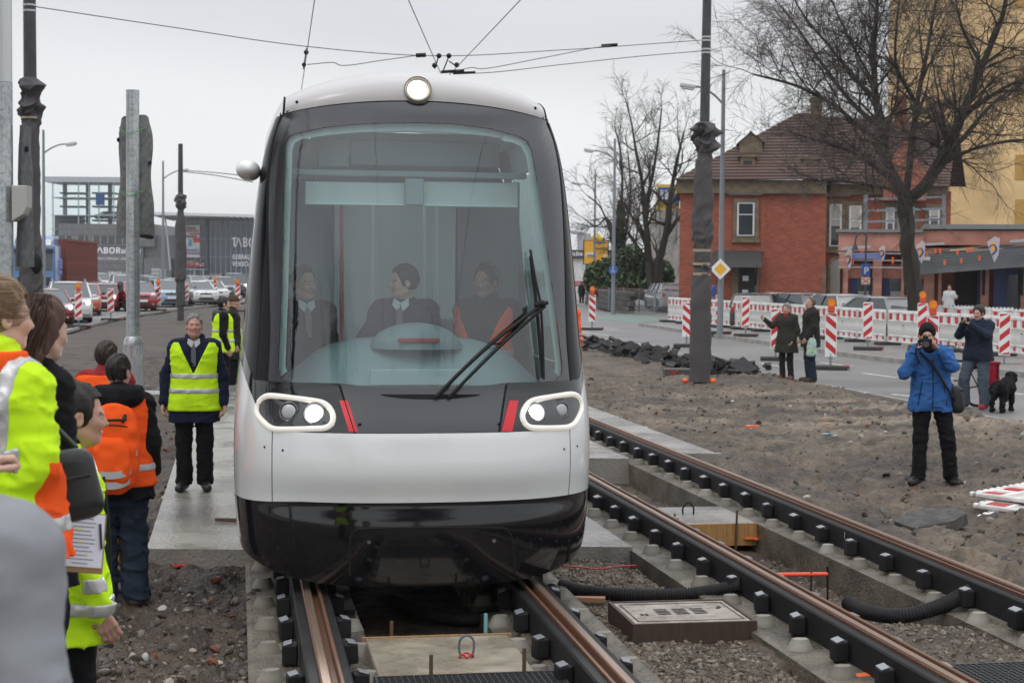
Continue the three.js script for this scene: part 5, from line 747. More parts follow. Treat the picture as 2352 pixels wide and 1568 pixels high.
  for (const [x, z] of [[-.35, -2.2], [.45, -2.4], [-.5, -3.8], [.55, -4.2], [.1, -4.7]]) part('grab_pole', bar([x, .57, z], [x, 2.95, z], .017), x < 0 ? mat(.5, .06, .04, .4) : mat(.6, .62, .6, .3, { metalness: .6 }), tram);
  for (const [x, z] of [[-.62, -2.8], [.62, -3.1], [-.62, -4.4], [.62, -4.9]]) part('seat', merge([rbx(.44, .1, .44, .04, x, 1.0, z), rbx(.44, .6, .09, .04, x, 1.3, z - .2)]), mat(.12, .14, .15, .8), tram);
  // body behind the nose: sides with window openings, roof
  const bend = (z) => Math.max(0, -1.9 - z) * .15;                  // the second section swings to the right with the track
  for (const s of [-1, 1]) {
    const band = (z0, z1, y0, y1, m, name) => part(name, grid(8, 8, (u, v) => { const y = lerp(y0, y1, v); const z = lerp(z0, z1, u); return new V3(s * tW(y) + bend(z), y, z); }), m, tram);
    band(-.5, -5.2, .2, 1.35, paint, 'body_side'); band(-.45, -5.2, 2.78, 3.22, paint, 'body_side');
    for (let z = -.5, i = 0; z > -5; z -= 1.56, i++) { band(z, z - .14, 1.35, 2.78, gloss, 'window_post'); band(z - .14, z - 1.56, 1.36, 2.77, mat(.35, .42, .42, .03, { transmission: 1, ior: 1.6, thickness: 0 }), 'side_window'); }
  }
  part('roof', grid(24, 12, (u, v) => { const x = lerp(-.85, .85, u), z = lerp(-.44, -5.2, v); return [x + bend(z), roofY(x * .98), z]; }), paintTop, tram);
  part('back_wall', grid(8, 16, (u, v) => { const y = lerp(.2, 3.2, v); return [lerp(-1, 1, u) * tW(y) + bend(-5.2), y, -5.21]; }), M.black, tram);
  // underneath: bogie and wheels in the dark
  for (const s of [-1, 1]) for (const z of [-1.6, -3.4]) part('wheel', cyl(.3, .3, .1, 24).rotateZ(PI / 2).translate(s * .75, .3, z), mat(.05, .045, .04, .5, { metalness: .5 }), tram);
  part('bogie_frame', merge([bx(1.9, .25, 2.6, 0, .38, -2.5), bx(1.9, .3, 2.5, .2, .4, -3.8), bx(1.7, .14, .8, 0, .32, -.3)]), M.black, tram);
}
// ---------------------------------------------------------------- poles, lamps, wires, signs, beacons and barriers
const tapeM = mat(.36, .29, .2, .6), wrapM = M.wrap;
function fabric(rows, seed, folds = 1) {                            // bunched cloth round a pole: rows of [y, radius, bunch]
  return grid(48, (rows.length - 1) * 9, (u, v) => { const k = v * (rows.length - 1), i = Math.min(rows.length - 2, Math.floor(k)), f = k - i, y = lerp(rows[i][0], rows[i + 1][0], f), r = lerp(rows[i][1], rows[i + 1][1], f), b = lerp(rows[i][2], rows[i + 1][2], f), a = u * 2 * PI; const n = vn(Math.cos(a) * 1.9 + seed, Math.sin(a) * 1.9 + y * 1.2 * folds, y * 5 * folds + seed) - .5, w = 1 - 2 * Math.abs(Math.sin(y * 15 * folds + a * 1.5 + 5 * vn(Math.cos(a) * 1.5 + seed, Math.sin(a) * 1.5 + y * 4, seed))), q = r * (1 + b * (n * 1.3 + w * .3)), s = b * r * .9; return [Math.cos(a) * q + s * (vn(y * 6 * folds, seed) - .5), y, Math.sin(a) * q + s * (vn(y * 6 * folds, seed + 9) - .5)]; }, 3);
}
const yAt = (y, d, x = 1176) => at(x, y, d).y;
{
  // catenary pole at right
  const d = 33, b = at(1607, 878, d).setY(0), k = mpp(d), Y = (y) => yAt(y, d, 1610), t = thing('catenary_pole', 'tall dark catenary pole wrapped in grey fabric, standing in the mud right of the tram', 'pole', b);
  part('pole', cyl(.125, .075, 11.5, 20, 0, -.2, 0).translate(0, 0, 0), M.darkpole, t); t.rotation.z = -.006;
  const rows = [[Y(280), 15, .1], [Y(284), 24, .5], [Y(300), 26, .9], [Y(322), 27, .9], [Y(340), 22, .8], [Y(352), 16, .25], [Y(400), 20, .12], [Y(470), 24, .14], [Y(530), 24, .18], [Y(560), 22, .3], [Y(572), 19, .1], [Y(600), 20, .1], [Y(610), 21, .5], [Y(622), 20, .2], [Y(660), 23, .12], [Y(760), 25, .1], [Y(876), 25, .08]];
  part('fabric_wrap', fabric(rows.map(([y, r, n]) => [y, r * k, n]), 3), wrapM, t);
  for (const y of [575, 606, 629]) part('tape_band', cyl(20.5 * k, 20.5 * k, 6 * k, 20, 0, Y(y + 3), 0), tapeM, t);
  for (const y of [87, 95, 115, 123]) part('wire_clamp', cyl(.1, .1, .035, 20, 0, Y(y), 0), mat(.5, .5, .5, .4, { metalness: .5 }), t);
  for (const [x, s] of [[-.3, 1], [.26, 1.1]]) part('orange_cap', sph(.06 * s, x, .06, .1, 1.1, .9, 1), M.orange, t);
}
{
  // dark pole at left, its fabric bunched in knots
  const d = 26, b = at(73, 690, d).setY(0), k = mpp(d), Y = (y) => yAt(y, d, 70), t = thing('catenary_pole', 'tall dark catenary pole with knotted grey fabric at the left edge', 'pole', b); t.rotation.z = .0035;
  part('pole', cyl(.12, .088, 10, 20, 0, -.2, 0), M.darkpole, t);
  const rows = [[Y(176), 12, .05], [Y(182), 22, .3], [Y(198), 30, .6], [Y(212), 22, .7], [Y(225), 20, .6], [Y(240), 27, .7], [Y(262), 26, .8], [Y(276), 20, .5], [Y(290), 19, .15], [Y(400), 21, .1], [Y(520), 20, .1], [Y(580), 24, .16], [Y(650), 26, .2], [Y(692), 26, .3], [Y(700), 18, .1], [.0, 19, .1]];
  part('fabric_wrap', fabric(rows.map(([y, r, n]) => [y, r * k, n]), 11), wrapM, t);
  part('tape_band', cyl(19.8 * k, 19.8 * k, 5 * k, 20, 0, Y(273), 0), tapeM, t); for (const y of [14, 27]) part('wire_clamp', cyl(.105, .105, .03, 20, 0, Y(y), 0), mat(.5, .5, .5, .4, { metalness: .5 }), t);
  const hole = sph(1, 10 * k, Y(605), 20 * k, 20 * k, 26 * k, .05); part('fabric_opening', hole, M.black, t);
}
{
  const d = 70, b = at(414, 735, d).setY(0), k = mpp(d), Y = (y) => yAt(y, d, 413), t = thing('catenary_pole', 'distant dark catenary pole half wrapped in fabric, left of the tram', 'pole', b);
  part('pole', cyl(.15, .1, Y(330) + .2, 16, 0, -.2, 0), M.darkpole, t);
  part('fabric_wrap', fabric([[Y(445), 6, .1], [Y(448), 11, .5], [Y(462), 13, .9], [Y(476), 11, .6], [Y(482), 7, .2], [Y(520), 12, .12], [Y(600), 13, .12], [Y(642), 14, .25], [Y(647), 10, .1], [Y(700), 11, .3], [Y(704), 8, .1]].map(([y, r, n]) => [y, r * k, n]), 23, .6), wrapM, t);
}
{
  // galvanised signal post with a bagged signal head
  const d = 14, b = at(305, 900, d).setY(0), k = mpp(d), Y = (y) => yAt(y, d, 304), t = thing('signal_post', 'galvanised post with its signal head bagged in grey fabric, behind the orange backpack', 'post', b);
  part('post', cyl(15.6 * k, 15 * k, Y(209) - Y(800), 24, 0, Y(800), 0), M.galv, t); part('post_cap', cyl(15.4 * k, 15.4 * k, .008, 24, 0, Y(209), 0), M.steel, t);
  part('collar', new THREE.LatheGeometry([[15.5, 772], [20, 780], [22.5, 792], [22.5, 1230]].map(([r, y]) => new THREE.Vector2(r * k, Math.max(-.1, Y(y)))), 28), M.galv, t); part('service_door', grid(6, 4, (u, v) => { const a = lerp(.35, 1.25, u); return [Math.sin(a - .3) * 22.9 * k, lerp(.5, Y(838), v), Math.cos(a - .3) * 22.9 * k]; }), mat(.4, .43, .44, .5, { metalness: .5 }), t);
  for (const y of [490, 590]) part('bolt', sph(.008, -.01, Y(y), .058), M.steel, t);
  const bag = (u, v) => { const a = u * 2 * PI, y = lerp(Y(543), Y(267), v), w = lerp(41, 36, v) * (1 - .18 * sstep(.86, 1, v)) * (1 + .05 * Math.sin(v * 9)), n = 1 + .12 * (vn(Math.cos(a) * 2 + 4, Math.sin(a) * 2 + v * 3, v * 4) - .5); return [Math.sign(Math.cos(a)) * Math.pow(Math.abs(Math.cos(a)), .7) * w * k * n - .004, y + .02 * Math.sin(a * 2), -.115 + Math.sin(a) * .095 * n]; };
  part('fabric_bag', grid(48, 24, bag, 2), mat(.2, .2, .197, .7, { map: tx(T.blotch, .5), bumpMap: tx(T.fine, .2), bumpScale: .003 }), t);
  for (const s of [[-1, 300], [1, 352]]) part('fabric_hole', sph(1, s[0] * 37 * k, Y(s[1] + 20), -.06, .012, .02, .02), M.black, t);
  for (const y of [306, 448]) part('green_cord', tube([[-.13, Y(y - 14), -.05], [-.06, Y(y), .05], [0, Y(y + 1), .07], [.06, Y(y - 4), .05], [.1, Y(y - 14), -.03], [0, Y(y - 8), -.2], [-.13, Y(y - 14), -.05]], .0035, 50, 5), mat(.08, .3, .06, .5), t);
  // post at the very left edge
  const d2 = 9, b2 = at(5, 700, d2).setY(0), k2 = mpp(d2), Z = (y) => yAt(y, d2, 8), p = thing('signal_post', 'thick galvanised post with a grey junction box at the left picture edge', 'post', b2);
  part('post', cyl(25.5 * k2, 24.5 * k2, Z(190), 28, 0, 0, 0), M.galv, p); part('upper_post', cyl(24, 24, 3, 28).scale(k2, 1, k2).translate(0, Z(189), 0), mat(.56, .58, .57, .3, { metalness: .6 }), p);
  part('junction_box', (() => { const g = ext([[-.03, -.1], [.035, -.06], [.055, -.02], [.055, .1], [-.03, .1]], .1, .006); return g.translate(44 * k2, Z(468), -.02); })(), mat(.42, .42, .39, .5), p);
  part('fabric_wrap', grid(20, 14, (u, v) => { const a = u * 2 * PI, y = lerp(Z(612), Z(285), v), n = vn(Math.cos(a) * 2, Math.sin(a) * 2 + 5, v * 6); return [.1 + Math.cos(a) * (.055 - .03 * v) * (.8 + .4 * n), y, -.1 + Math.sin(a) * .06]; }, 2), mat(.14, .145, .15, .7, { map: tx(T.blotch, .4) }), p); part('fabric_hole', sph(.012, .125, Z(340), -.045, 1, 1.5, .5), M.black, p);
}
// street lamps
function lamp(label, x, yTop, d, armY, hx, hy, tip) {
  const b = at(x, 640, d).setY(0), Y = (y) => yAt(y, d, x), k = mpp(d), t = thing('street_lamp', label, 'street lamp', b, 0, 'street lamps along both roads'), s = Math.sign(hx - x);
  part('pole', cyl(.11, .06, Y(yTop), 12), M.greypaint, t);
  const hp = [(hx - x) * k, Y(hy), 0]; part('arm', tube([[0, Y(armY), 0], [(hx - x) * k * .35, Y(lerp(armY, hy, .55)), 0], [(hx - x) * k * .75, Y(lerp(armY, hy, .93)), 0], hp], .04, 16, 6), M.greypaint, t);
  const tp = [(tip - x) * k, Y(hy - 2), 0], hd = part('lamp_head', rbx(Math.abs(tp[0] - hp[0]), .16, .32, .06, 0, 0, 0, 0, 0, s * .16), mat(.55, .57, .58, .4), t); hd.position.set((tp[0] + hp[0]) / 2, hp[1] + .02, 0); part('lamp_glass', rbx(Math.abs(tp[0] - hp[0]) * .8, .05, .26, .02, 0, -.09, 0, 0, 0, s * .16), mat(.7, .72, .72, .2), hd); return t;
}
lamp('tall grey street lamp at far left, arm pointing right, nearest the glass tower', 100, 298, 80, 352, 151, 330, 176);
lamp('slim street lamp beside the distant wrapped pole, its arm pointing right', 374, 369, 105, 411, 420, 390, 432);
const lampA = lamp('street lamp just right of the wrapped pole, arm reaching left behind it', 1656, 160, 55, 239, 1592, 199, 1556);
const lampB = lamp('street lamp in front of the bare trees carrying a round blue sign', 1409, 318, 84, 366, 1362, 346, 1338);
lamp('furthest street lamp on the right road, next to the yellow direction sign', 1365, 400, 116, 440, 1335, 422, 1311);
// overhead wires
const wireM = mat(.11, .11, .115, .5), A3 = (x, y, d) => at(x, y, d);
const lineOf = (a, b) => [-2.4, -1, 0, 1, 2, 3.6].map((k) => a.clone().lerp(b, k));
const wire = (label, pts, r = .0085) => tag(part('overhead_wire', tube(pts, r, pts.length * 14, 5), wireM, scene), label, 'overhead wire');
wire('span wire from the left pole across to the pole at right, above the tram', [A3(80, 15, 26), A3(380, 60, 27.4), A3(700, 106, 29), A3(1000, 128, 30.5), A3(1300, 114, 31.8), A3(1612, 92, 33)]);
wire('contact wire running over the tram roof, left of its middle', lineOf(A3(695, 185, 31.7), A3(722, 0, 22.2)), .0075);
wire('contact wire rising steeply to the right above the tram roof', lineOf(A3(1048, 155, 30), A3(1195, 0, 22)), .0075);
wire('contact wire slanting down from upper middle to the insulator', [A3(938, 0, 22.5), A3(975, 84, 26), A3(1012, 168, 30.2)], .0075);
wire('lower span wire from the insulator to the right pole', [A3(1012, 164, 30.4), A3(1091, 168, 30.5), A3(1300, 147, 31.8), A3(1480, 128, 32.6), A3(1612, 117, 33)]);
wire('slack stay wire meeting the upper span wire right of the tram', [A3(1048, 163, 30.2), A3(1085, 155, 30.3), A3(1104, 158, 30.4), A3(1240, 134, 31), A3(1358, 111, 31.8), A3(1410, 103, 32)]);
wire('steady arm wire left of the tram roof lamp', [A3(705, 148, 29), A3(768, 144, 29.3), A3(782, 150, 29.4), A3(880, 138, 29.8), A3(958, 127, 30.3)]);
wire('upper feeder wire at the distant left pole', [A3(416, 391, 70), A3(490, 396, 66), A3(575, 405, 62)], .02); wire('lower feeder wire at the distant left pole', [A3(416, 394, 70), A3(490, 402, 66), A3(580, 418, 62)], .02);
{
  const t = thing('wire_insulator', 'dark insulators and hangers where the overhead wires meet above the tram', 'insulator', A3(1030, 150, 30.3)), q = (x, y) => A3(x, y, 30.3).sub(t.position).toArray();
  part('insulator_rod', bar(q(1013, 165), q(1066, 162), .03), M.black, t); part('insulator_rod', bar(q(1040, 168), q(1092, 166), .025), M.black, t); part('insulator_rod', bar(q(955, 127), q(978, 126), .04), M.black, t);
  for (const [a, b] of [[[1008, 128], [998, 158]], [[1031, 129], [1018, 162]], [[1031, 140], [1048, 152]]]) part('hanger', bar(q(...a), q(...b), .012), M.black, t); for (const p of [[1008, 128], [1031, 128], [998, 150], [1049, 149]]) part('hanger_clamp', sph(.05, ...q(...p), 1, 1, 1, 8), M.black, t);
  const u = thing('wire_clamp', 'turnbuckle clamp on the upper span wire near the right pole', 'wire clamp', A3(1400, 104, 32)); part('body', bar([-.16, -.012, 0], [.16, .012, 0], .035), M.black, u);
  const v = thing('wire_hanger', 'hanger joining the left contact wire to its span wire', 'wire hanger', A3(703, 120, 29)); part('rod', bar([.01, .08, 0], [-.05, -.3, 0], .014), wireM, v); part('clamp', sph(.045, 0, .0, 0), M.black, v); part('clamp', sph(.04, -.04, -.22, 0), M.black, v);
}
// traffic signs
{
  const s = thing('priority_sign', 'white diamond sign with a yellow centre on the right street lamp', 'traffic sign', A3(1654, 618, 54.8)), R = 24 * mpp(54.8), dia = (r) => [[0, -r], [r, 0], [0, r], [-r, 0]];
  part('plate', ext(dia(R), .03, .006).translate(0, 0, .1), mat(.8, .8, .78, .4), s); part('yellow_centre', ext(dia(R * .62), .01).translate(0, 0, .128), mat(.8, .45, .03, .4), s);
  const c = thing('cycle_path_sign', 'round blue sign with white walker and bicycle on the further street lamp', 'traffic sign', A3(1408, 620, 83.8)), r = 10.5 * mpp(83.8), bl = mat(.02, .1, .38, .4); part('plate', cyl(r, r, .03, 24).rotateX(PI / 2).translate(0, 0, .14), bl, c);
  part('symbol', merge([sph(.035, 0, .16, .18), bx(.04, .12, .01, 0, .07, .18), bx(.02, .1, .01, -.03, .03, .18, 0, 0, -.3), bx(.3, .012, .01, 0, -.02, .18), new THREE.TorusGeometry(.045, .01, 4, 14).translate(-.06, -.1, .18), new THREE.TorusGeometry(.045, .01, 4, 14).translate(.06, -.1, .18), bx(.1, .014, .01, 0, -.06, .18)]), B.pale, c);
  const e = thing('keep_right_sign', 'round blue sign turned edge-on on a thin post by the barriers', 'traffic sign', A3(1637, 720, 66).setY(.1)), ye = (y) => yAt(y, 66, 1637) - .1; part('post', cyl(.03, .03, ye(655), 10), M.greypaint, e); part('plate', cyl(.24, .24, .03, 20).rotateX(PI / 2).rotateY(1.05).translate(.02, ye(668), .05), bl, e); part('small_plate', bx(.22, .18, .02, -.08, ye(694), .06), mat(.8, .8, .8, .5), e); part('small_plate', bx(.16, .16, .02, .1, ye(692), .07, .5), bl, e);
  const p = thing('parking_sign', 'blue parking sign with a crossed-out plate below on a thin post before the shop', 'traffic sign', A3(1987, 720, 61).setY(.1)), yp = (y) => yAt(y, 61, 1987) - .1, k = mpp(61); part('post', cyl(.045, .035, yp(545), 10), mat(.05, .05, .055, .5), p);
  part('lamp_hook', tube([[0, yp(560), 0], [0, yp(540), 0], [-10 * k, yp(534), 0], [-22 * k, yp(542), 0], [-25 * k, yp(556), 0]], .03, 24, 6), mat(.05, .05, .055, .5), p); part('lamp_bell', new THREE.ConeGeometry(9 * k, 22 * k, 14).translate(-25 * k, yp(564), 0), mat(.05, .05, .055, .5), p);
  part('plate', rbx(19 * k, 28 * k, .03, .01, 0, yp(620), .06), bl, p); const g = text('P', 16 * k, .01); g.computeBoundingBox(); part('letter', g.translate(-g.boundingBox.max.x / 2, yp(629), .08), B.pale, p); part('lower_plate', rbx(20 * k, 16 * k, .02, .01, 0, yp(645), .06), B.pale, p); part('cross_mark', bx(20 * k, .06, .006, 0, yp(645), .075, 0, 0, .62), mat(.7, .2, .08, .5), p); part('cross_mark', bx(20 * k, .06, .006, 0, yp(645), .078, 0, 0, -.62), mat(.7, .2, .08, .5), p);
}
// warning beacons
const refR = mat(.5, .025, .03, .35), refW = mat(.75, .75, .73, .35), ambM = mat(.85, .26, .01, .25), rubM = mat(.05, .048, .047, .8, { map: tx(T.blotch, .5) });
function beacon(dirn, withLamp) {
  const t = new THREE.Group();
  part('panel', rbx(.27, 1.04, .04, .012, 0, .82, 0), refW, t);
  for (const z of [.0225, -.0225]) for (let i = -1; i < 4; i++) { const y0 = .34 + i * .3, w = .235, cut = [[-w / 2, y0 + (dirn > 0 ? 0 : .2)], [w / 2, y0 + (dirn > 0 ? .2 : 0)], [w / 2, y0 + (dirn > 0 ? .35 : .15)], [-w / 2, y0 + (dirn > 0 ? .15 : .35)]].map(([x, y]) => [x, clamp(y, .33, 1.31)]); if (cut[2][1] <= .331 || cut[0][1] >= 1.309 && cut[1][1] >= 1.309) continue; const g = new THREE.ShapeGeometry(shape(cut)); part('red_stripe', g.translate(0, 0, z), refR, t); }
  part('stem', merge([cyl(.025, .025, .3, 8, 0, .08, 0), bx(.1, .06, .035, 0, .28, 0)]), M.greypaint, t); part('base', rbx(.78, .1, .38, .03, 0, .05, 0), rubM, t); part('base_edge', rbx(.2, .075, .36, .02, .34, .07, 0), mat(.2, .03, .03, .6), t);
  if (withLamp) { const l = part('lamp_housing', rbx(.16, .17, .12, .03, 0, 1.42, 0), mat(.62, .07, .02, .5), t); part('amber_lens', cyl(.092, .092, .09, 20, 0, -.045, 0).rotateX(PI / 2).translate(0, 1.57, 0), ambM, l); part('lens_rim', new THREE.TorusGeometry(.092, .012, 6, 20).translate(0, 1.57, .04), mat(.5, .12, .02, .5), l); }
  return t;
}
const beaconKinds = {}; const beaconAt = (label, x, y, h, dirn, lampOn, turn, group) => {
  const key = dirn + '|' + lampOn, p = onto(x, y, h); beaconKinds[key] ??= beacon(dirn, lampOn); const t = beaconKinds[key].clone(); t.name = numbered('warning_beacon'); scene.add(t); t.position.copy(p); t.rotation.y = turn; return tag(t, label, 'warning beacon', group);
};
{
  const L = 'beacons along the left road', Rn = 'beacons along the right road';
  beaconAt('nearest left-road beacon, lamp on top, in front of the white car', 179.5, 752, .02, 1, true, .15, L); beaconAt('left-road beacon without a lamp, in front of the red hatchback', 253.5, 736, .02, 1, false, .15, L);
  beaconAt('left-road beacon with amber lamp before the light blue car', 363, 714, .02, 1, true, .12, L); beaconAt('left-road beacon half hidden by the distant wrapped pole', 427, 704, .02, 1, false, .1, L); beaconAt('left-road beacon with amber lamp behind the white cars', 493, 699, .02, 1, true, .1, L); beaconAt('beacon whose amber lamp shows beside the tram side, above the man in a cap', 545, 716, .02, 1, true, .1, L);
  beaconAt('lone beacon with orange lamp on the empty lane right of the tram', 1360, 758, .03, -1, true, -.1, Rn); beaconAt('beacon partly hidden behind the left side of the wrapped pole', 1577, 797, .03, -1, false, -.1, Rn);
  beaconAt('beacon before the barriers just right of the wrapped pole', 1652, 767, .13, 1, false, -.15, Rn); beaconAt('beacon before the barriers, second right of the wrapped pole', 1712.5, 773, .13, 1, false, -.15, Rn); beaconAt('beacon standing behind the woman with the raised arm', 1782, 828, .03, 1, false, -.15, Rn);
  beaconAt('large beacon with amber lamp on the road right of the couple', 1908, 849, .03, -1, true, -.2, Rn); beaconAt('beacon between the amber-lamp beacon and the photographer, close to the barriers', 1993, 804, .13, 1, false, -.2, Rn); beaconAt('beacon with amber lamp standing at the foot of the plane tree', 2118, 806, .13, 1, true, -.2, Rn);
  beaconAt('beacon with amber lamp directly behind the photographer', 2141, 860, .03, -1, true, -.25, Rn); beaconAt('rightmost beacon, beyond the cyclist and the dog', 2307, 845, .03, 1, false, -.25, Rn);
}
// white and red barrier panels
function barrier() {
  const t = new THREE.Group(), w = 2.0, P = M.plastic;
  part('top_rail', merge([rbx(w, .07, .05, .02, 0, .97, 0), ...Array.from({ length: 16 }, (_, i) => rbx(.06, .045, .045, .012, -w / 2 + .065 + i * .125, 1.02, 0))]), P, t); part('rail', rbx(w, .06, .045, .02, 0, .72, 0), P, t); part('rail', rbx(w, .06, .045, .02, 0, .27, 0), P, t); part('bottom_rail', rbx(w, .06, .05, .02, 0, .1, 0), P, t);
  for (const s of [-1, 1]) part('end_post', rbx(.06, 1.0, .05, .02, s * (w / 2 - .03), .52, 0), P, t);
  part('slats', merge(Array.from({ length: 24 }, (_, i) => bx(.05, .42, .028, -w / 2 + .11 + i * .0775, .5, 0))), P, t).userData.kind = 'stuff'; part('back_sheet', bx(w - .1, .8, .008, 0, .53, -.012), mat(.72, .72, .7, .5), t);
  for (let i = 0; i < 9; i++) part('reflective_block', bx(i % 2 ? .11 : .125, .19, .04, -w / 2 + .16 + i * .21, .845, 0), i % 2 === 0 ? refR : refW, t); for (let i = 0; i < 9; i++) part('reflective_block', bx(.075, .09, .04, -w / 2 + .16 + i * .21, .185, 0), i % 2 === 0 ? refR : refW, t);
  part('handle_slot', bx(.13, .1, .012, -.05, .56, .022), mat(.6, .6, .58, .6), t); part('handle_slot', bx(.05, .04, .012, -.05, .6, .03), M.black, t);
  return t;
}
{
  const bp = barrier(), foot = () => rbx(.38, .1, .75, .04, 0, .05, 0), G = 'red and white barrier panels along the pavement', pts = [[1536, 738.5], [1780, 763], [2004, 787], [2352, 820], [2500, 834]].map(([x, y]) => onto(x, y, .15)); let carry = 0, n = 0;
  const names = ['by the mesh fence, first of the row', 'left of the wrapped pole, second of the row', 'seen behind the wrapped pole', 'between the wrapped pole and its first beacon', 'between the two pavement beacons', 'right of the second pavement beacon', 'left of the woman with the raised arm', 'behind the couple', 'between the couple and the amber-lamp beacon', 'behind the amber-lamp beacon', 'left of the beacon beside the silver car', 'in front of the silver car', 'left of the plane tree', 'behind the photographer', 'behind the cyclist', 'left of the rightmost beacon', 'at the right picture edge', 'beyond the right edge'];
  for (let i = 1; i < pts.length; i++) { const a = pts[i - 1], b = pts[i], L = a.distanceTo(b), dir = b.clone().sub(a).normalize(); let s = carry; for (; s + 1.0 <= L + .6; s += 2.04) { const p = a.clone().addScaledVector(dir, s + 1.0), t = bp.clone(); t.name = numbered('barrier'); scene.add(t); t.position.copy(p); t.rotation.y = Math.atan2(-dir.z, dir.x) + (hash(n, 3, 1) - .5) * .05; tag(t, 'white barrier panel with red reflective blocks ' + names[Math.min(n, names.length - 1)], 'barrier', G);
      const f = part('rubber_block', foot(), rubM, scene); f.position.copy(a.clone().addScaledVector(dir, s)).setY(.13); f.rotation.y = t.rotation.y; tag(f, 'black rubber block holding the barriers ' + names[Math.min(n, names.length - 1)], 'rubber block', 'rubber blocks of the barrier row'); n++; } carry = s - L; }
  const b2 = [[2040, 780], [2140, 785], [2240, 791], [2340, 797]]; const d2 = [62, 59, 56, 53];
  ['behind the plane tree trunk', 'just right of the plane tree', 'before the shop doorway', 'before the big shop window'].forEach((s, i) => { const t = bp.clone(); t.name = numbered('barrier'); scene.add(t); const p = at(2085 + i * 88, 700, 60 - i * 2.6).setY(.13); t.position.copy(p); t.rotation.y = -.95 + .6; t.scale.set(.98, 1, 1); tag(t, 'white barrier panel of the back row ' + s, 'barrier', 'back row of barriers before the shop'); });
  const far = bp.clone(); far.name = numbered('barrier'); scene.add(far); far.position.copy(onto(1330, 691, .05)); far.rotation.y = -.1; far.scale.set(1, 1, 1); tag(far, 'far barrier panel behind the pedestrian on the right road', 'barrier');
  // panels lying flat at the right edge
  ['top of', 'middle of', 'bottom of'].forEach((s, i) => { const t = bp.clone(); t.name = numbered('barrier'); scene.add(t); const p = onto(2322 + i * 4, 1128 + i * 8, .2); t.position.set(p.x + .98, 0.19 - i * .06, p.z + .2); t.rotation.set(-PI / 2 + .03 * i, 0, 1.2 + .08 * i, 'YXZ'); t.rotation.order = 'YXZ'; t.rotation.set(-PI / 2 + .03 * i, -.12 + .06 * i, .9); tag(t, 'white barrier panel lying flat on the mud, ' + s + ' the stack of three', 'barrier', 'barrier panels stacked on the mud'); });
}
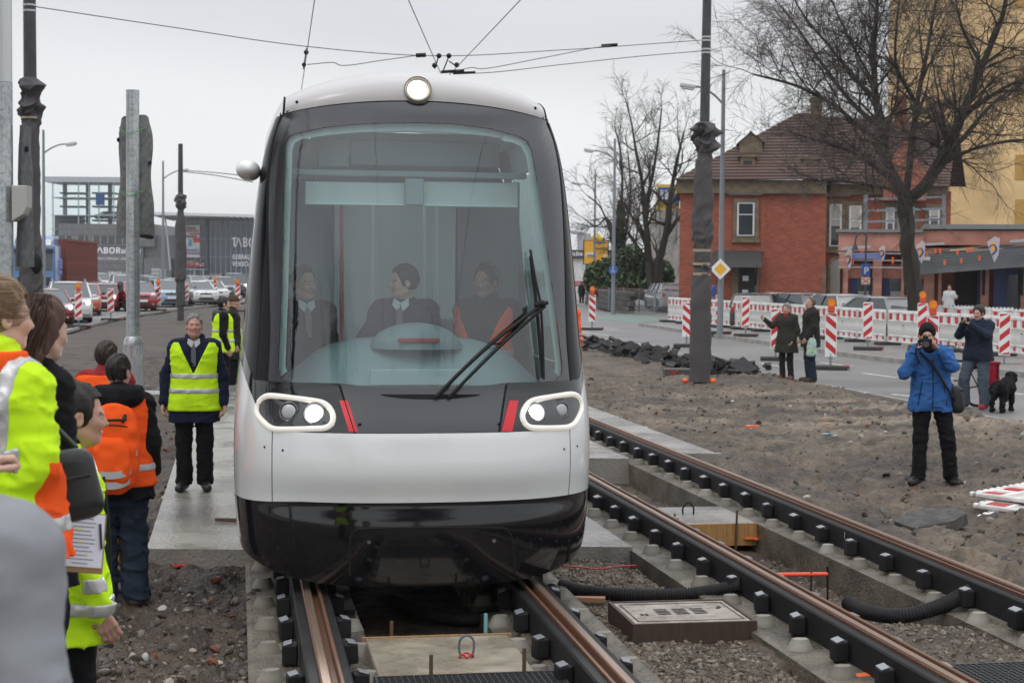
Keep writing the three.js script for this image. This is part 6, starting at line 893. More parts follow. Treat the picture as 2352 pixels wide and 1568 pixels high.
// ---------------------------------------------------------------- vehicles: front faces +z in the car's own axes
const carGlass = mat(.07, .085, .09, .05, { ior: 1.6 }), plasticM = mat(.025, .025, .027, .6), headM = mat(.6, .63, .65, .12, { metalness: .4 }), headOn = glow(1, .93, .78, 4), tailM = mat(.4, .012, .015, .25), tailOn = glow(1, .06, .04, 2.2), plateM = mat(.75, .75, .72, .4);
function makeCar(o) {                                               // o: L, W, H, hood, belt, zA..zD (glass base and roof ends), col
  const { L, W, H } = o, t = new THREE.Group(), h = L / 2, sill = o.sill ?? .22, R = o.wheel ?? .31, wb = o.wb ?? L * .305, hood = o.hood, belt = o.belt;
  const paint = mat(...o.col, .25, { clearcoat: .8, clearcoatRoughness: .08, map: tx(T.blotch, 3) });
  const s = new THREE.Shape(); s.moveTo(-h + .06, sill + .06); const arch = (c) => { s.lineTo(c - R - .06, sill); s.absarc(c, R, R + .06, PI + .28, -.28, true); s.lineTo(c + R + .06, sill); };
  s.moveTo(-h, sill + .12); s.lineTo(-h + .12, sill); arch(-wb); arch(wb); s.lineTo(h - .18, sill); s.lineTo(h - .02, sill + .14); s.lineTo(h, sill + .34); s.quadraticCurveTo(h - .02, hood - .12, h - .16, hood - .06); s.quadraticCurveTo(h - .5, hood + .04, o.zA, belt); s.lineTo(o.zD, belt + .02); if (o.trunk) { s.lineTo(-h + .1, belt - .02); } s.quadraticCurveTo(-h - .01, belt - .08, -h, belt - .3); s.lineTo(-h, sill + .12);
  const bev = .07, g = new THREE.ExtrudeGeometry(s, { depth: W - 2 * bev, bevelEnabled: true, bevelSize: .045, bevelThickness: bev, bevelOffset: -.045, bevelSegments: 3, curveSegments: 10 }); g.translate(0, 0, -(W - 2 * bev) / 2); g.rotateY(-PI / 2);
  const p = g.attributes.position; for (let i = 0; i < p.count; i++) { const z = p.getZ(i), y = p.getY(i), k = 1 - .13 * sstep(h * .62, h, z) - .09 * sstep(h * .7, h, -z), k2 = 1 - .05 * sstep(sill + .5, belt, y); p.setX(i, p.getX(i) * k * k2); } g.computeVertexNormals(); part('body', uvBox(g), paint, t);
  // greenhouse
  const wB = W / 2 * .93, wT = W / 2 * .76, yr = H - .05, B4 = [[-wB, belt - .01, o.zA], [wB, belt - .01, o.zA], [wB, belt - .01, o.zD], [-wB, belt - .01, o.zD]], T4 = [[-wT, yr, o.zB], [wT, yr, o.zB], [wT, yr, o.zC], [-wT, yr, o.zC]];
  const quad = (a, b, c, d, n = 6, bul = 0) => grid(n, n, (u, v) => { const q = v3(a).lerp(v3(b), u).lerp(v3(d).lerp(v3(c), u), v); return q; });
  part('windscreen', quad(B4[0], B4[1], T4[1], T4[0]), carGlass, t); part('tailgate', quad(B4[3], B4[2], T4[2], T4[3]), paint, t); { const I = (u, v) => v3(B4[3]).lerp(v3(B4[2]), u).lerp(v3(T4[3]).lerp(v3(T4[2]), u), v).add(new V3(0, .008, -.014)); part('rear_window', quad(I(.1, .26), I(.9, .26), I(.9, .9), I(.1, .9)), carGlass, t); }
  for (const k of [[0, 3], [1, 2]]) part('side_windows', quad(B4[k[0]], B4[k[1]], T4[k[1]], T4[k[0]]), carGlass, t);
  const rf = grid(14, 16, (u, v) => { const x = lerp(-1, 1, u), z = lerp(-1, 1, v), zz = lerp(o.zC - .05, o.zB + .05, v), ex = Math.pow(Math.abs(x), 4), ez = Math.pow(Math.abs(z), 3); return [x * (wT + .03), yr - .035 + .085 * (1 - ex) * (1 - ez * .7), zz]; }); part('roof', rf, o.roof ? mat(...o.roof, .3) : paint, t);
  for (const i of [0, 1, 2, 3]) part('pillar', bar(v3(B4[i]).multiply(new V3(1.005, 1, 1)), v3(T4[i]).multiply(new V3(1.02, 1, 1)), .05, .038, 6), paint, t);
  for (const sx of [-1, 1]) for (const f of o.posts ?? [.5]) part('door_post', bar([sx * (wB + .004), belt, lerp(o.zA, o.zD, f)], [sx * (wT + .01), yr, lerp(o.zB, o.zC, f)], .03, .028, 4), plasticM, t);
  // wheels, lights, front
  const tg = new THREE.TorusGeometry(R - .075, .085, 8, 20).scale(1, 1, 1.15).rotateY(PI / 2), rg2 = cyl(R * .62, R * .62, .12, 16).translate(0, -.06, 0).rotateZ(PI / 2);
  for (const sx of [-1, 1]) for (const z of [-wb, wb]) { const w = part('wheel', tg, M.tyre, t); w.position.set(sx * (W / 2 - .13), R, z); part('rim', rg2, M.rim, w); }
  const nf = (x, y) => h - .0 - .12 * 0; for (const sx of [-1, 1]) { const hl = part('headlight', sph(1, 0, 0, 0, o.hl?.[0] ?? .2, o.hl?.[1] ?? .1, .12, 14), o.lit ? mat(.7, .72, .72, .1) : headM, t); hl.position.set(sx * (W / 2 * .87 - .17), hood - .14, h - .14); hl.rotation.y = sx * .35; if (o.lit) part('bulb', sph(.085, sx * .02, 0, .1), headOn, hl);
    part('tail_light', rbx(.16, .2, .06, .03, sx * (W / 2 - .18), belt - .12, -h + .03), o.brake ? tailOn : tailM, t); part('mirror', rbx(.2, .13, .1, .04, sx * (W / 2 + .07), belt + .06, o.zA - .25), o.mirror === 0 ? plasticM : paint, t); part('fog_lamp', sph(.06, sx * (W / 2 * .62), sill + .16, h - .04, 1.2, .8, .5, 8), headM, t); }
  part('grille', rbx(W * .42, .1, .05, .02, 0, hood - .2, h - .035), o.grille ?? plasticM, t); part('lower_grille', rbx(W * .5, .13, .05, .03, 0, sill + .17, h - .02), plasticM, t); part('licence_plate', rbx(.5, .11, .02, .008, 0, sill + .32, h + .012), plateM, t); part('rear_plate', rbx(.5, .11, .02, .008, 0, belt - .3, -h - .01), plateM, t);
  part('emblem', new THREE.CylinderGeometry(.05, .05, .02, 14).rotateX(PI / 2).translate(0, hood - .13, h - .05), M.chrome, t); part('sill_trim', merge([-1, 1].map((q) => bx(.02, .05, wb * 1.35, q * (W / 2 - .005), sill + .22, 0))), o.trim ?? plasticM, t);
  part('underbody', bx(W * .84, .16, L * .84, 0, sill - .02, 0), M.black, t);
  if (o.bars) for (const sx of [-1, 1]) part('roof_bar', tube([[sx * wT * .96, yr + .0, o.zB - .1], [sx * wT * .96, yr + .09, o.zB - .3], [sx * wT * .96, yr + .09, o.zC + .3], [sx * wT * .96, yr, o.zC + .1]], .02, 20, 5), M.greypaint, t);
  return t;
}
const hatch = { L: 3.9, W: 1.7, H: 1.46, hood: .88, belt: .93, zA: .95, zB: .15, zC: -1.35, zD: -1.72 }, sedan = { L: 4.5, W: 1.78, H: 1.43, hood: .87, belt: .93, zA: .9, zB: .1, zC: -1.15, zD: -1.75, trunk: 1 }, mpv = { L: 4.3, W: 1.78, H: 1.64, hood: .95, belt: 1.0, zA: 1.2, zB: .3, zC: -1.75, zD: -2.0, posts: [.3, .66] }, suv = { L: 4.5, W: 1.82, H: 1.7, hood: 1.04, belt: 1.08, zA: .95, zB: .3, zC: -1.8, zD: -2.1, wheel: .35, sill: .3, posts: [.4, .75] }, wagon = { L: 4.6, W: 1.77, H: 1.47, hood: .87, belt: .93, zA: .9, zB: .15, zC: -1.9, zD: -2.2, posts: [.4, .72] }, box = { L: 3.7, W: 1.6, H: 1.4, hood: .87, belt: .9, zA: .85, zB: .3, zC: -1.3, zD: -1.65, hl: [.2, .075] }, bubble = { L: 3.85, W: 1.68, H: 1.52, hood: .95, belt: .98, zA: 1.15, zB: .25, zC: -1.3, zD: -1.75, hl: [.17, .15], mirror: 0 };
const C = { red: [.36, .025, .03], dred: [.2, .018, .025], white: [.72, .73, .74], lblue: [.3, .44, .58], green: [.12, .135, .12], dark: [.045, .05, .055], grey: [.16, .17, .18], silver: [.42, .44, .46], orange: [.5, .09, .03], black: [.015, .016, .018], navy: [.02, .03, .07] };
const car = (name, label, o, px, py, h, turn, group) => { const t = makeCar(o); t.name = numbered(name); scene.add(t); const p = onto(px, py, h); t.position.copy(p); t.rotation.y = turn; return tag(t, label, 'car', group); };
const Q = 'cars queuing on the left road';
// px, py: where the middle of the car stands on the road
car('red_car', 'dark red car with lit headlight at far left, cut off by the wrapped pole', { ...hatch, H: 1.42, col: C.dred, lit: 1 }, 104, 748, .02, .42, Q);
car('white_car', 'white people carrier with lit headlight behind the nearest beacon', { ...mpv, col: C.white, lit: 1, bars: 1 }, 158, 738, .02, .3, Q);
car('orange_car', 'orange-red car mostly hidden behind the white people carrier', { ...hatch, col: C.orange, mirror: 0 }, 190, 722, .02, .25, Q);
car('red_car', 'old boxy red hatchback with black bumper between two left beacons', { ...box, col: C.red, trim: plasticM, lit: 1 }, 238, 713, .02, .2, Q);
car('red_car', 'rounded bright red hatchback behind the galvanised signal post', { ...bubble, col: C.red, trim: mat(.6, .6, .6, .4) }, 312, 713, .02, .4, Q);
car('blue_car', 'light blue hatchback behind the amber-lamp beacon', { ...bubble, col: C.lblue, H: 1.54 }, 379, 704, .02, .4, Q);
car('grey_car', 'grey-green car between the light blue car and the distant pole', { ...mpv, col: C.green, H: 1.6 }, 404, 699, .02, .38, Q);
car('white_car', 'white saloon with sleek headlights right of the distant pole', { ...sedan, col: C.white, L: 4.4 }, 454, 699, .02, .42, Q);
car('white_car', 'second white saloon following behind the first one', { ...sedan, col: C.white }, 481, 694, .02, .4, Q);
car('dark_car', 'dark grey estate with lit headlights above the man in a yellow vest', { ...suv, col: C.grey, H: 1.62, lit: 1 }, 512, 689, .02, .3, Q);
car('dark_car', 'dark off-roader with lit headlights nearest the tram side', { ...suv, col: C.dark, H: 1.85, belt: 1.16, hood: 1.1, lit: 1 }, 538, 684, .02, .25, Q);
const Pk = 'cars parked before the grey hall';
[['dark parked car behind the red container, half hidden', hatch, C.black, 192, 668, .3], ['silver parked estate left of the red hatchback', wagon, C.silver, 205, 676, .5], ['white parked car with dark side, above the red hatchback', mpv, C.white, 232, 668, .3], ['dark parked hatchback beside the white parked car', hatch, C.navy, 250, 667, .4], ['white parked car left of the galvanised signal post', hatch, C.white, 285, 670, .4], ['white car just behind the rounded red hatchback', mpv, C.white, 281, 681, .35], ['dark parked estate right of the galvanised signal post', wagon, C.dark, 340, 667, .9], ['grey parked car behind the light blue hatchback', sedan, C.grey, 352, 672, .9], ['silver parked car seen behind the white saloons', wagon, C.silver, 448, 668, .7], ['dark parked car under the display stand', sedan, C.dark, 474, 666, .8], ['black parked car below the showroom lettering', wagon, C.black, 512, 665, .8]].forEach(([l, k, c, x, y, a]) => car('parked_car', l, { ...k, col: c }, x, y, .02, a, Pk));
{ // show cars off the ground
  const m = makeCar({ ...bubble, L: 3.65, H: 1.4, col: C.red, roof: [.3, .02, .025] }); m.name = numbered('show_car'); scene.add(m); m.position.copy(at(447, 617, 281)); m.rotation.y = .75; m.scale.setScalar(1.02); tag(m, 'small red car on the raised stand before the glass showroom', 'car');
  const w = makeCar({ ...mpv, L: 4.2, H: 1.55, col: C.white }); w.name = numbered('show_car'); scene.add(w); w.position.copy(at(243, 504, 294)); w.rotation.y = -.9; w.scale.setScalar(.98); tag(w, 'white car on show inside the glass car tower', 'car');
}
const RP = 'cars parked behind the barriers';
car('parked_car', 'dark estate car left behind the barriers, near the villa door', { ...wagon, col: C.dark }, 1738, 757, .03, 2.9, RP); car('parked_car', 'white car between the two dark parked cars by the villa', { ...hatch, col: C.white }, 1782, 754, .03, 2.8, RP);
car('parked_car', 'grey hatchback with red tail light behind the couple', { ...hatch, col: C.grey, H: 1.5 }, 1824, 760, .03, 3.6, RP); car('parked_car', 'white hatchback right of the man in the dark coat', { ...hatch, col: C.white, H: 1.5 }, 1912, 767, .03, 3.5, RP); car('parked_car', 'silver saloon parked right of the white hatchback', { ...hatch, L: 4.3, col: C.silver, H: 1.45 }, 2004, 773, .03, 3.65, RP);
car('parked_car', 'small grey car parked behind the mesh fence', { ...mpv, col: C.silver, H: 1.55 }, 1531, 713, .1, 3.3);
car('silver_car', 'pale car with red tail lights far up the right road', { ...hatch, col: C.silver, brake: 1 }, 1305, 683, .03, PI + .05); car('dark_car', 'dark car braking far up the right road, left of the pedestrian', { ...hatch, col: C.dred, brake: 1 }, 1324, 684, .03, PI + .05);
{ // lorry: blue cab and rust-red container
  const t = thing('lorry', 'blue lorry with a rust-red container behind the queuing cars', 'lorry', onto(93, 698, .02), .1), bl = mat(.1, .2, .4, .3, { clearcoat: .6 }), dk = mat(.02, .022, .026, .3), ru = mat(.24, .06, .042, .8, { map: tx(T.streak, 3, 2) });
  part('cab', rbx(2.45, 3.0, 2.2, .14, -.2, 2.0, 0), bl, t); part('roof_fairing', grid(10, 10, (u, v) => [-.2 + lerp(-1.1, 1.1, u) * (1 - .1 * v), 3.35 + .72 * Math.sin(v * PI / 2) - .1 * Math.pow(Math.abs(u * 2 - 1), 4), 1.12 - 1.4 * (1 - Math.cos(v * PI / 2))]), bl, t); part('fairing_side', merge([-1, 1].map((s) => ext([[1.1, 3.3], [.9, 3.7], [.4, 4.0], [-.9, 4.05], [-.9, 3.3]], .04).rotateY(-PI / 2).translate(-.2 + s * 1.08, 0, 0))), bl, t);
  part('windscreen', rbx(2.15, 1.05, .06, .03, -.2, 2.5, 1.09), carGlass, t); part('sun_visor', rbx(2.25, .26, .16, .05, -.2, 3.14, 1.16), dk, t); part('name_panel', rbx(1.3, .36, .04, .02, -.55, 3.66, 1.02, 0, -.42), mat(.6, .42, .03, .5), t); part('roof_lamp', rbx(.36, .42, .1, .04, .62, 3.62, 1.0, 0, -.42), headM, t);
  part('grille', rbx(1.9, .5, .06, .02, -.2, 1.35, 1.1), dk, t); part('bumper', rbx(2.45, .5, .3, .08, -.2, .6, 1.1), bl, t); for (const s of [-1, 1]) { part('headlight', rbx(.34, .2, .08, .04, -.2 + s * .95, .72, 1.24), headM, t); } const mi = part('mirror', rbx(.26, .62, .18, .06, 1.3, 2.35, 1.05), mat(.12, .17, .36, .4), t); part('small_mirror', rbx(.24, .3, .16, .06, 1.3, 1.85, 1.05), mat(.12, .17, .36, .4), mi);
  part('container', bx(2.44, 2.62, 12, .02, 2.55, -7.5), ru, t); const ribs = []; for (let i = 0; i < 40; i++) ribs.push(bx(.03, 2.4, .14, 1.25, 2.55, -1.7 - i * .295)); part('container_ribs', merge(ribs), ru, t).userData.kind = 'stuff'; part('container_frame', merge([bx(.1, 2.7, .1, 1.22, 2.55, -1.5), bx(.1, .12, 12, 1.24, 3.84, -7.5), bx(.1, .14, 12, 1.24, 1.26, -7.5)]), ru, t); part('chassis', bx(1.0, .3, 12.5, 0, 1.05, -6.5), M.black, t);
  for (const z of [.1, -3.6, -10, -11.3]) for (const s of [-1, 1]) part('wheel', cyl(.5, .5, .3, 18).translate(0, -.15, 0).rotateZ(PI / 2).translate(s * 1.0, .5, z), M.tyre, t); const dr = part('driver_helmet', sph(.16, .15, 2.28, .9), mat(.5, .6, .56, .5), t);
}
// ---------------------------------------------------------------- people: fields of tapered limbs joined smoothly, meshed, with clothes over them
function net(field, lo, hi, cell, tint) {                           // surface of field < 0 inside a box (naive surface nets)
  const n = [0, 1, 2].map((i) => Math.max(3, Math.ceil((hi[i] - lo[i]) / cell) + 1)), [nx, ny, nz] = n, f = new Float32Array(nx * ny * nz), id = new Int32Array(nx * ny * nz).fill(-1), pos = [], ix = [];
  const at3 = (i, j, k) => (k * ny + j) * nx + i;
  for (let k = 0; k < nz; k++) for (let j = 0; j < ny; j++) for (let i = 0; i < nx; i++) f[at3(i, j, k)] = field(lo[0] + i * cell, lo[1] + j * cell, lo[2] + k * cell);
  const cs = [0, 1, nx, nx + 1, nx * ny, nx * ny + 1, nx * ny + nx, nx * ny + nx + 1], E = [[0, 1], [2, 3], [4, 5], [6, 7], [0, 2], [1, 3], [4, 6], [5, 7], [0, 4], [1, 5], [2, 6], [3, 7]];
  for (let k = 0; k < nz - 1; k++) for (let j = 0; j < ny - 1; j++) for (let i = 0; i < nx - 1; i++) {
    const o = at3(i, j, k); let m = 0; for (let c = 0; c < 8; c++) if (f[o + cs[c]] < 0) m |= 1 << c; if (m === 0 || m === 255) continue;
    let x = 0, y = 0, z = 0, q = 0; for (const [a, b] of E) { if (((m >> a) & 1) === ((m >> b) & 1)) continue; const fa = f[o + cs[a]], fb = f[o + cs[b]], t = fa / (fa - fb); x += lerp(a & 1, b & 1, t); y += lerp((a >> 1) & 1, (b >> 1) & 1, t); z += lerp(a >> 2, b >> 2, t); q++; }
    id[o] = pos.length / 3; pos.push(lo[0] + (i + x / q) * cell, lo[1] + (j + y / q) * cell, lo[2] + (k + z / q) * cell);
  }
  const quad = (a, b, c, d, s) => { if (a < 0 || b < 0 || c < 0 || d < 0) return; s ? ix.push(a, b, c, a, c, d) : ix.push(a, c, b, a, d, c); };
  for (let k = 1; k < nz - 1; k++) for (let j = 1; j < ny - 1; j++) for (let i = 1; i < nx - 1; i++) {
    const o = at3(i, j, k), s = f[o] < 0;
    if (s !== f[o + 1] < 0) quad(id[o], id[o - nx], id[o - nx - nx * ny], id[o - nx * ny], !s);
    if (s !== f[o + nx] < 0) quad(id[o], id[o - nx * ny], id[o - nx * ny - 1], id[o - 1], !s);
    if (s !== f[o + nx * ny] < 0) quad(id[o], id[o - 1], id[o - 1 - nx], id[o - nx], !s);
  }
  const g = new THREE.BufferGeometry(); g.setAttribute('position', new THREE.Float32BufferAttribute(pos, 3)); g.setIndex(ix); g.computeVertexNormals();
  for (let i = 0, N = g.attributes.normal; i < 0; i++) N;
  if (tint) { const c = []; for (let i = 0; i < pos.length; i += 3) c.push(...tint(pos[i], pos[i + 1], pos[i + 2])); g.setAttribute('color', new THREE.Float32BufferAttribute(c, 3)); }
  return g;
}
const capd = (b, x, y, z) => { const ax = x - b[0], ay = y - b[1], az = z - b[2], dx = b[4] - b[0], dy = b[5] - b[1], dz = b[6] - b[2], l = dx * dx + dy * dy + dz * dz, t = l ? Math.min(1, Math.max(0, (ax * dx + ay * dy + az * dz) / l)) : 0, ex = ax - dx * t, ey = ay - dy * t, ez = az - dz * t; return Math.sqrt(ex * ex + ey * ey + ez * ez) - (b[3] + (b[7] - b[3]) * t); };
const smin = (a, b, k) => { const h = Math.max(0, k - Math.abs(a - b)); return Math.min(a, b) - h * h / (4 * k); };
const cap = (a, b, ra, rb = ra) => [a[0], a[1], a[2], ra, b[0], b[1], b[2], rb];
const union = (bones, k) => (x, y, z) => { let d = 9; for (let i = 0; i < bones.length; i++) { const c = capd(bones[i], x, y, z); d = d > 8 ? c : smin(d, c, k); } return d; };
const elld = (x, y, z, e) => { const px = (x - e[0]) / e[3], py = (y - e[1]) / e[4], pz = (z - e[2]) / e[5], l = Math.sqrt(px * px + py * py + pz * pz); return (l - 1) * Math.min(e[3], e[4], e[5]); };
function boxOf(bones, pad) { const lo = [9, 9, 9], hi = [-9, -9, -9]; for (const b of bones) for (const s of [0, 4]) for (let i = 0; i < 3; i++) { lo[i] = Math.min(lo[i], b[s + i] - b[s + 3] - pad); hi[i] = Math.max(hi[i], b[s + i] + b[s + 3] + pad); } return [lo, hi]; }
const mix3 = (a, b, t) => [lerp(a[0], b[0], t), lerp(a[1], b[1], t), lerp(a[2], b[2], t)], add3 = (a, b) => [a[0] + b[0], a[1] + b[1], a[2] + b[2]], sub3 = (a, b) => [a[0] - b[0], a[1] - b[1], a[2] - b[2]];
const REST = { pelvis: [0, .95, 0], chest: [0, 1.3, 0], neck: [0, 1.45, -.012], head: [0, 1.605, .022], lSh: [.178, 1.405, -.012], rSh: [-.178, 1.405, -.012], lEl: [.24, 1.12, -.03], rEl: [-.24, 1.12, -.03], lWr: [.25, .875, .05], rWr: [-.25, .875, .05], lHip: [.09, .92, 0], rHip: [-.09, .92, 0], lKn: [.1, .5, .02], rKn: [-.1, .5, .02], lAn: [.11, .085, -.03], rAn: [-.11, .085, -.03], lToe: [.135, .04, .15], rToe: [-.135, .04, .15] };
const skinM = mat(1, 1, 1, .5, { vertexColors: true });
function headGeo(skin, hairC, cell) {
  const f = (x, y, z) => {
    const ax = Math.abs(x);
    let d = elld(x, y, z, [0, .035, -.012, .075, .098, .096]);
    d = smin(d, elld(x, y, z, [0, -.035, .03, .057, .082, .06]), .03); d = smin(d, capd([0, -.092, .062, .022, 0, -.088, .052, .026], x, y, z), .03); d = smin(d, capd([.05, -.06, .0, .02, .03, -.085, .04, .018], ax, y, z), .03);
    d = smin(d, capd([.034, -.02, .062, .024, .03, -.028, .07, .022], ax, y, z), .025); d = smin(d, capd([0, .022, .082, .013, .036, .021, .073, .011], ax, y, z), .018);
    d = smin(d, capd([0, .012, .089, .0075, 0, -.028, .108, .011], x, y, z), .012); d = smin(d, capd([.009, -.033, .096, .0075, .009, -.034, .092, .008], ax, y, z), .008);
    d = -smin(-d, elld(ax, y, z, [.031, .0, .096, .017, .0105, .016]), .012); d = Math.min(d, elld(ax, y, z, [.031, .0, .079, .0125, .0125, .0125]));
    d = smin(d, capd([0, -.06, .087, .0068, .017, -.061, .079, .005], ax, y, z), .006); d = smin(d, capd([0, -.069, .085, .0072, .015, -.068, .079, .005], ax, y, z), .006);
    let e = elld(ax, y, z, [.079, -.004, -.008, .011, .032, .021]); e = -smin(-e, elld(ax, y, z, [.088, -.002, -.002, .008, .02, .012]), .006); d = smin(d, e, .01);
    return smin(d, capd([0, -.07, -.02, .05, 0, -.17, -.03, .055], x, y, z), .03);
  };
  const tint = (x, y, z) => { const ax = Math.abs(x); const n = .92 + .16 * vn(x * 40, y * 40, z * 40); let c = skin.map((k) => k * n);
    const eye = Math.hypot(ax - .031, y, (z - .09) * .6); if (eye < .0092 && z > .07) { c = eye < .0062 ? [.02, .018, .016] : [.3, .27, .25]; } if (Math.abs(y + .0645) < .0085 && ax < .021 && z > .07) c = [skin[0] * .78, skin[1] * .5, skin[2] * .52];
    if (Math.abs(y - .0215 + ax * .05) < .006 && ax > .012 && ax < .05 && z > .06) c = mix3(c, hairC, .75); if (ax > .022 && ax < .055 && y < -.015 && y > -.05 && z > .04) c = [c[0] * 1.06, c[1] * .9, c[2] * .88]; return c; };
  return net(f, [-.1, -.2, -.125], [.1, .145, .13], cell, tint);
}
function handBones(W, d, n, curl = .55, spread = .9, thumb = 1, side = 1) {
  const D = v3(d).normalize(), N = v3(n).addScaledVector(D, -v3(n).dot(D)).normalize(), S = new V3().crossVectors(D, N).multiplyScalar(side), out = [], w = v3(W), P = (o) => [o.x, o.y, o.z];
  const lens = [.92, 1, .95, .76];
  for (let i = 0; i < 4; i++) { const k = w.clone().addScaledVector(D, .082 - Math.abs(i - 1) * .004).addScaledVector(S, (.031 - i * .0205) * spread); out.push(cap(P(w.clone().addScaledVector(D, .012).addScaledVector(S, (.014 - i * .009))), P(k), .0165, .0115)); let q = k, a = curl * .6; for (const [l, r0, r1] of [[.042, .0098, .0088], [.027, .0088, .008], [.021, .008, .0068]]) { const t = q.clone().addScaledVector(D, Math.cos(a) * l * lens[i]).addScaledVector(N, Math.sin(a) * l * lens[i]); out.push(cap(P(q), P(t), r0, r1)); q = t; a += curl * 1.1; } }
  let b = w.clone().addScaledVector(D, .022).addScaledVector(S, .02), c = b.clone().addScaledVector(S, .03).addScaledVector(D, .026).addScaledVector(N, .012 * thumb), e = c.clone().addScaledVector(S, .01).addScaledVector(D, .03).addScaledVector(N, .016 * thumb); out.push(cap(P(b), P(c), .0145, .0115), cap(P(c), P(e), .011, .009), cap(P(e), P(e.clone().addScaledVector(D, .02).addScaledVector(N, .008 * thumb)), .0095, .008)); return out;
}
function makePerson(o) {                                            // o.label, pos, yaw, h, pose, head {yaw, pitch, roll}, wear [...]
  const t = thing('person', o.label, 'person', o.pos, o.yaw), sc = (o.h ?? 1.75) / 1.75; t.scale.setScalar(sc);
  const J = { ...REST, ...(o.pose ?? {}) }, cell = o.cell ?? .014, hc = o.headCell ?? .0065, skin = o.skin ?? [.5, .29, .21], hairC = o.hairC ?? [.05, .032, .02];
  const midS = mix3(J.lSh, J.rSh, .5), L = (f) => mix3(midS, J.lSh, f), Rr = (f) => mix3(midS, J.rSh, f);
  const torso = (g, hem) => { const b = []; for (const [S, H] of [[L(.5), J.lHip], [Rr(.5), J.rHip]]) { b.push(cap(add3(S, [0, -.09, .01]), add3(mix3(J.pelvis, H, .75), [0, .1, 0]), .1 + g, .098 + g), cap(add3(mix3(J.pelvis, H, .75), [0, .1, 0]), mix3(J.pelvis, H, .8), .1 + g, .112 + g)); if (hem !== undefined && hem < .95) b.push(cap(mix3(J.pelvis, H, .8), [mix3(J.pelvis, H, .9)[0] * 1.08, hem - .05, J.pelvis[2]], .112 + g, .118 + g + (o.flare ?? .01))); } b.push(cap(L(.86), Rr(.86), .062 + g * .8), cap(midS, J.neck, .085 + g * .6, .06 + g * .5)); return b; };
  const arm = (s, g, f = 1) => { g = g > 0 ? g * .55 : g; return [cap(J[s + 'Sh'], J[s + 'El'], .053 + g, .043 + g), cap(J[s + 'El'], mix3(J[s + 'El'], J[s + 'Wr'], f), .042 + g, .033 + g)]; };
  const leg = (s, g, ank = .045) => [cap(J[s + 'Hip'], J[s + 'Kn'], .088 + g, .06 + g), cap(J[s + 'Kn'], add3(J[s + 'An'], [0, -.03, 0]), .06 + g, ank + g)];
  const foot = (s, g) => [cap(add3(J[s + 'An'], [0, -.03, -.03]), J[s + 'Toe'], .043 + g, .036 + g), cap(J[s + 'An'], add3(J[s + 'An'], [0, .06, 0]), .042 + g, .045 + g)];
  // body: one mesh of limbs, head and hands
  const bodyBones = [...torso(-.012), ...arm('l', -.006), ...arm('r', -.006), ...leg('l', -.006), ...leg('r', -.006), ...foot('l', -.006), ...foot('r', -.006)], ub = boxOf(bodyBones, .03), paintS = (x, y, z) => skin;
  const geos = [net(union(bodyBones, .03), ...ub, Math.max(.018, cell), paintS)];
  const hm = new THREE.Matrix4().compose(v3(J.head), new THREE.Quaternion().setFromEuler(new THREE.Euler(o.head?.pitch ?? 0, o.head?.yaw ?? 0, o.head?.roll ?? 0, 'YXZ')), new V3(.95, .95, .95));
  geos.push(headGeo(skin, hairC, hc).applyMatrix4(hm)); geos.push(net(union([cap(add3(J.neck, [0, -.05, 0]), new V3(0, -.09, -.02).applyMatrix4(hm).toArray(), .06, .052)], .02), ...boxOf([cap(add3(J.neck, [0, -.05, 0]), new V3(0, -.09, -.02).applyMatrix4(hm).toArray(), .06, .052)], .02), .009, paintS));
  for (const s of ['l', 'r']) { if (o.hands?.[s] === 0) continue; const hd = o.hands?.[s] ?? {}, W = J[s + 'Wr'], d = hd.dir ?? sub3(W, J[s + 'El']), n = hd.n ?? [s === 'l' ? -1 : 1, 0, .3]; const hb = handBones(W, d, n, hd.curl ?? .5, hd.spread ?? 1, 1, s === 'l' ? (hd.flip ? -1 : 1) : (hd.flip ? 1 : -1)); geos.push(net(union(hb, .009), ...boxOf(hb, .012), o.handCell ?? Math.max(.0055, hc * .9), paintS)); }
  part('body', mergeGeometries(geos.map((g) => { g.deleteAttribute('uv'); return g.index ? g.toNonIndexed() : g; })), skinM, t);
  // clothes
  const ridge = (n) => { const q = 1 - Math.abs(2 * n - 1); return q * q * q; }, wrinkle = (amp, fr = 1) => (x, y, z) => amp * (ridge(vn(x * 6 * fr + y * 7 + 3, y * 15 * fr - x * 4, z * 7 * fr)) * .75 + ridge(vn(x * 15 * fr - y * 9 + 8, y * 24 * fr + z * 6, z * 15 * fr + 5)) * .45 - .3);
  const cloth = (name, bones, k, m, opt = {}) => {
    const u = opt.u ?? union(bones, k), wr = opt.wr ? wrinkle(opt.wr, opt.fr) : null; const f = (x, y, z) => { let d = u(x, y, z) - (opt.off ?? 0); if (wr) d -= wr(x, y, z); for (const c of opt.cut ?? []) d = Math.max(d, c(x, y, z)); return d; };
    const bb = boxOf(bones, .02 + (opt.off ?? 0) + (opt.wr ?? 0)); if (opt.lo !== undefined) bb[0][1] = Math.max(bb[0][1], opt.lo - cell * 2); if (opt.hi !== undefined) bb[1][1] = Math.min(bb[1][1], opt.hi + cell * 2);
    const g = net(f, bb[0], bb[1], opt.cell ?? cell); uvBox(g); return part(name, g, m, opt.parent ?? t, opt.label);
  };
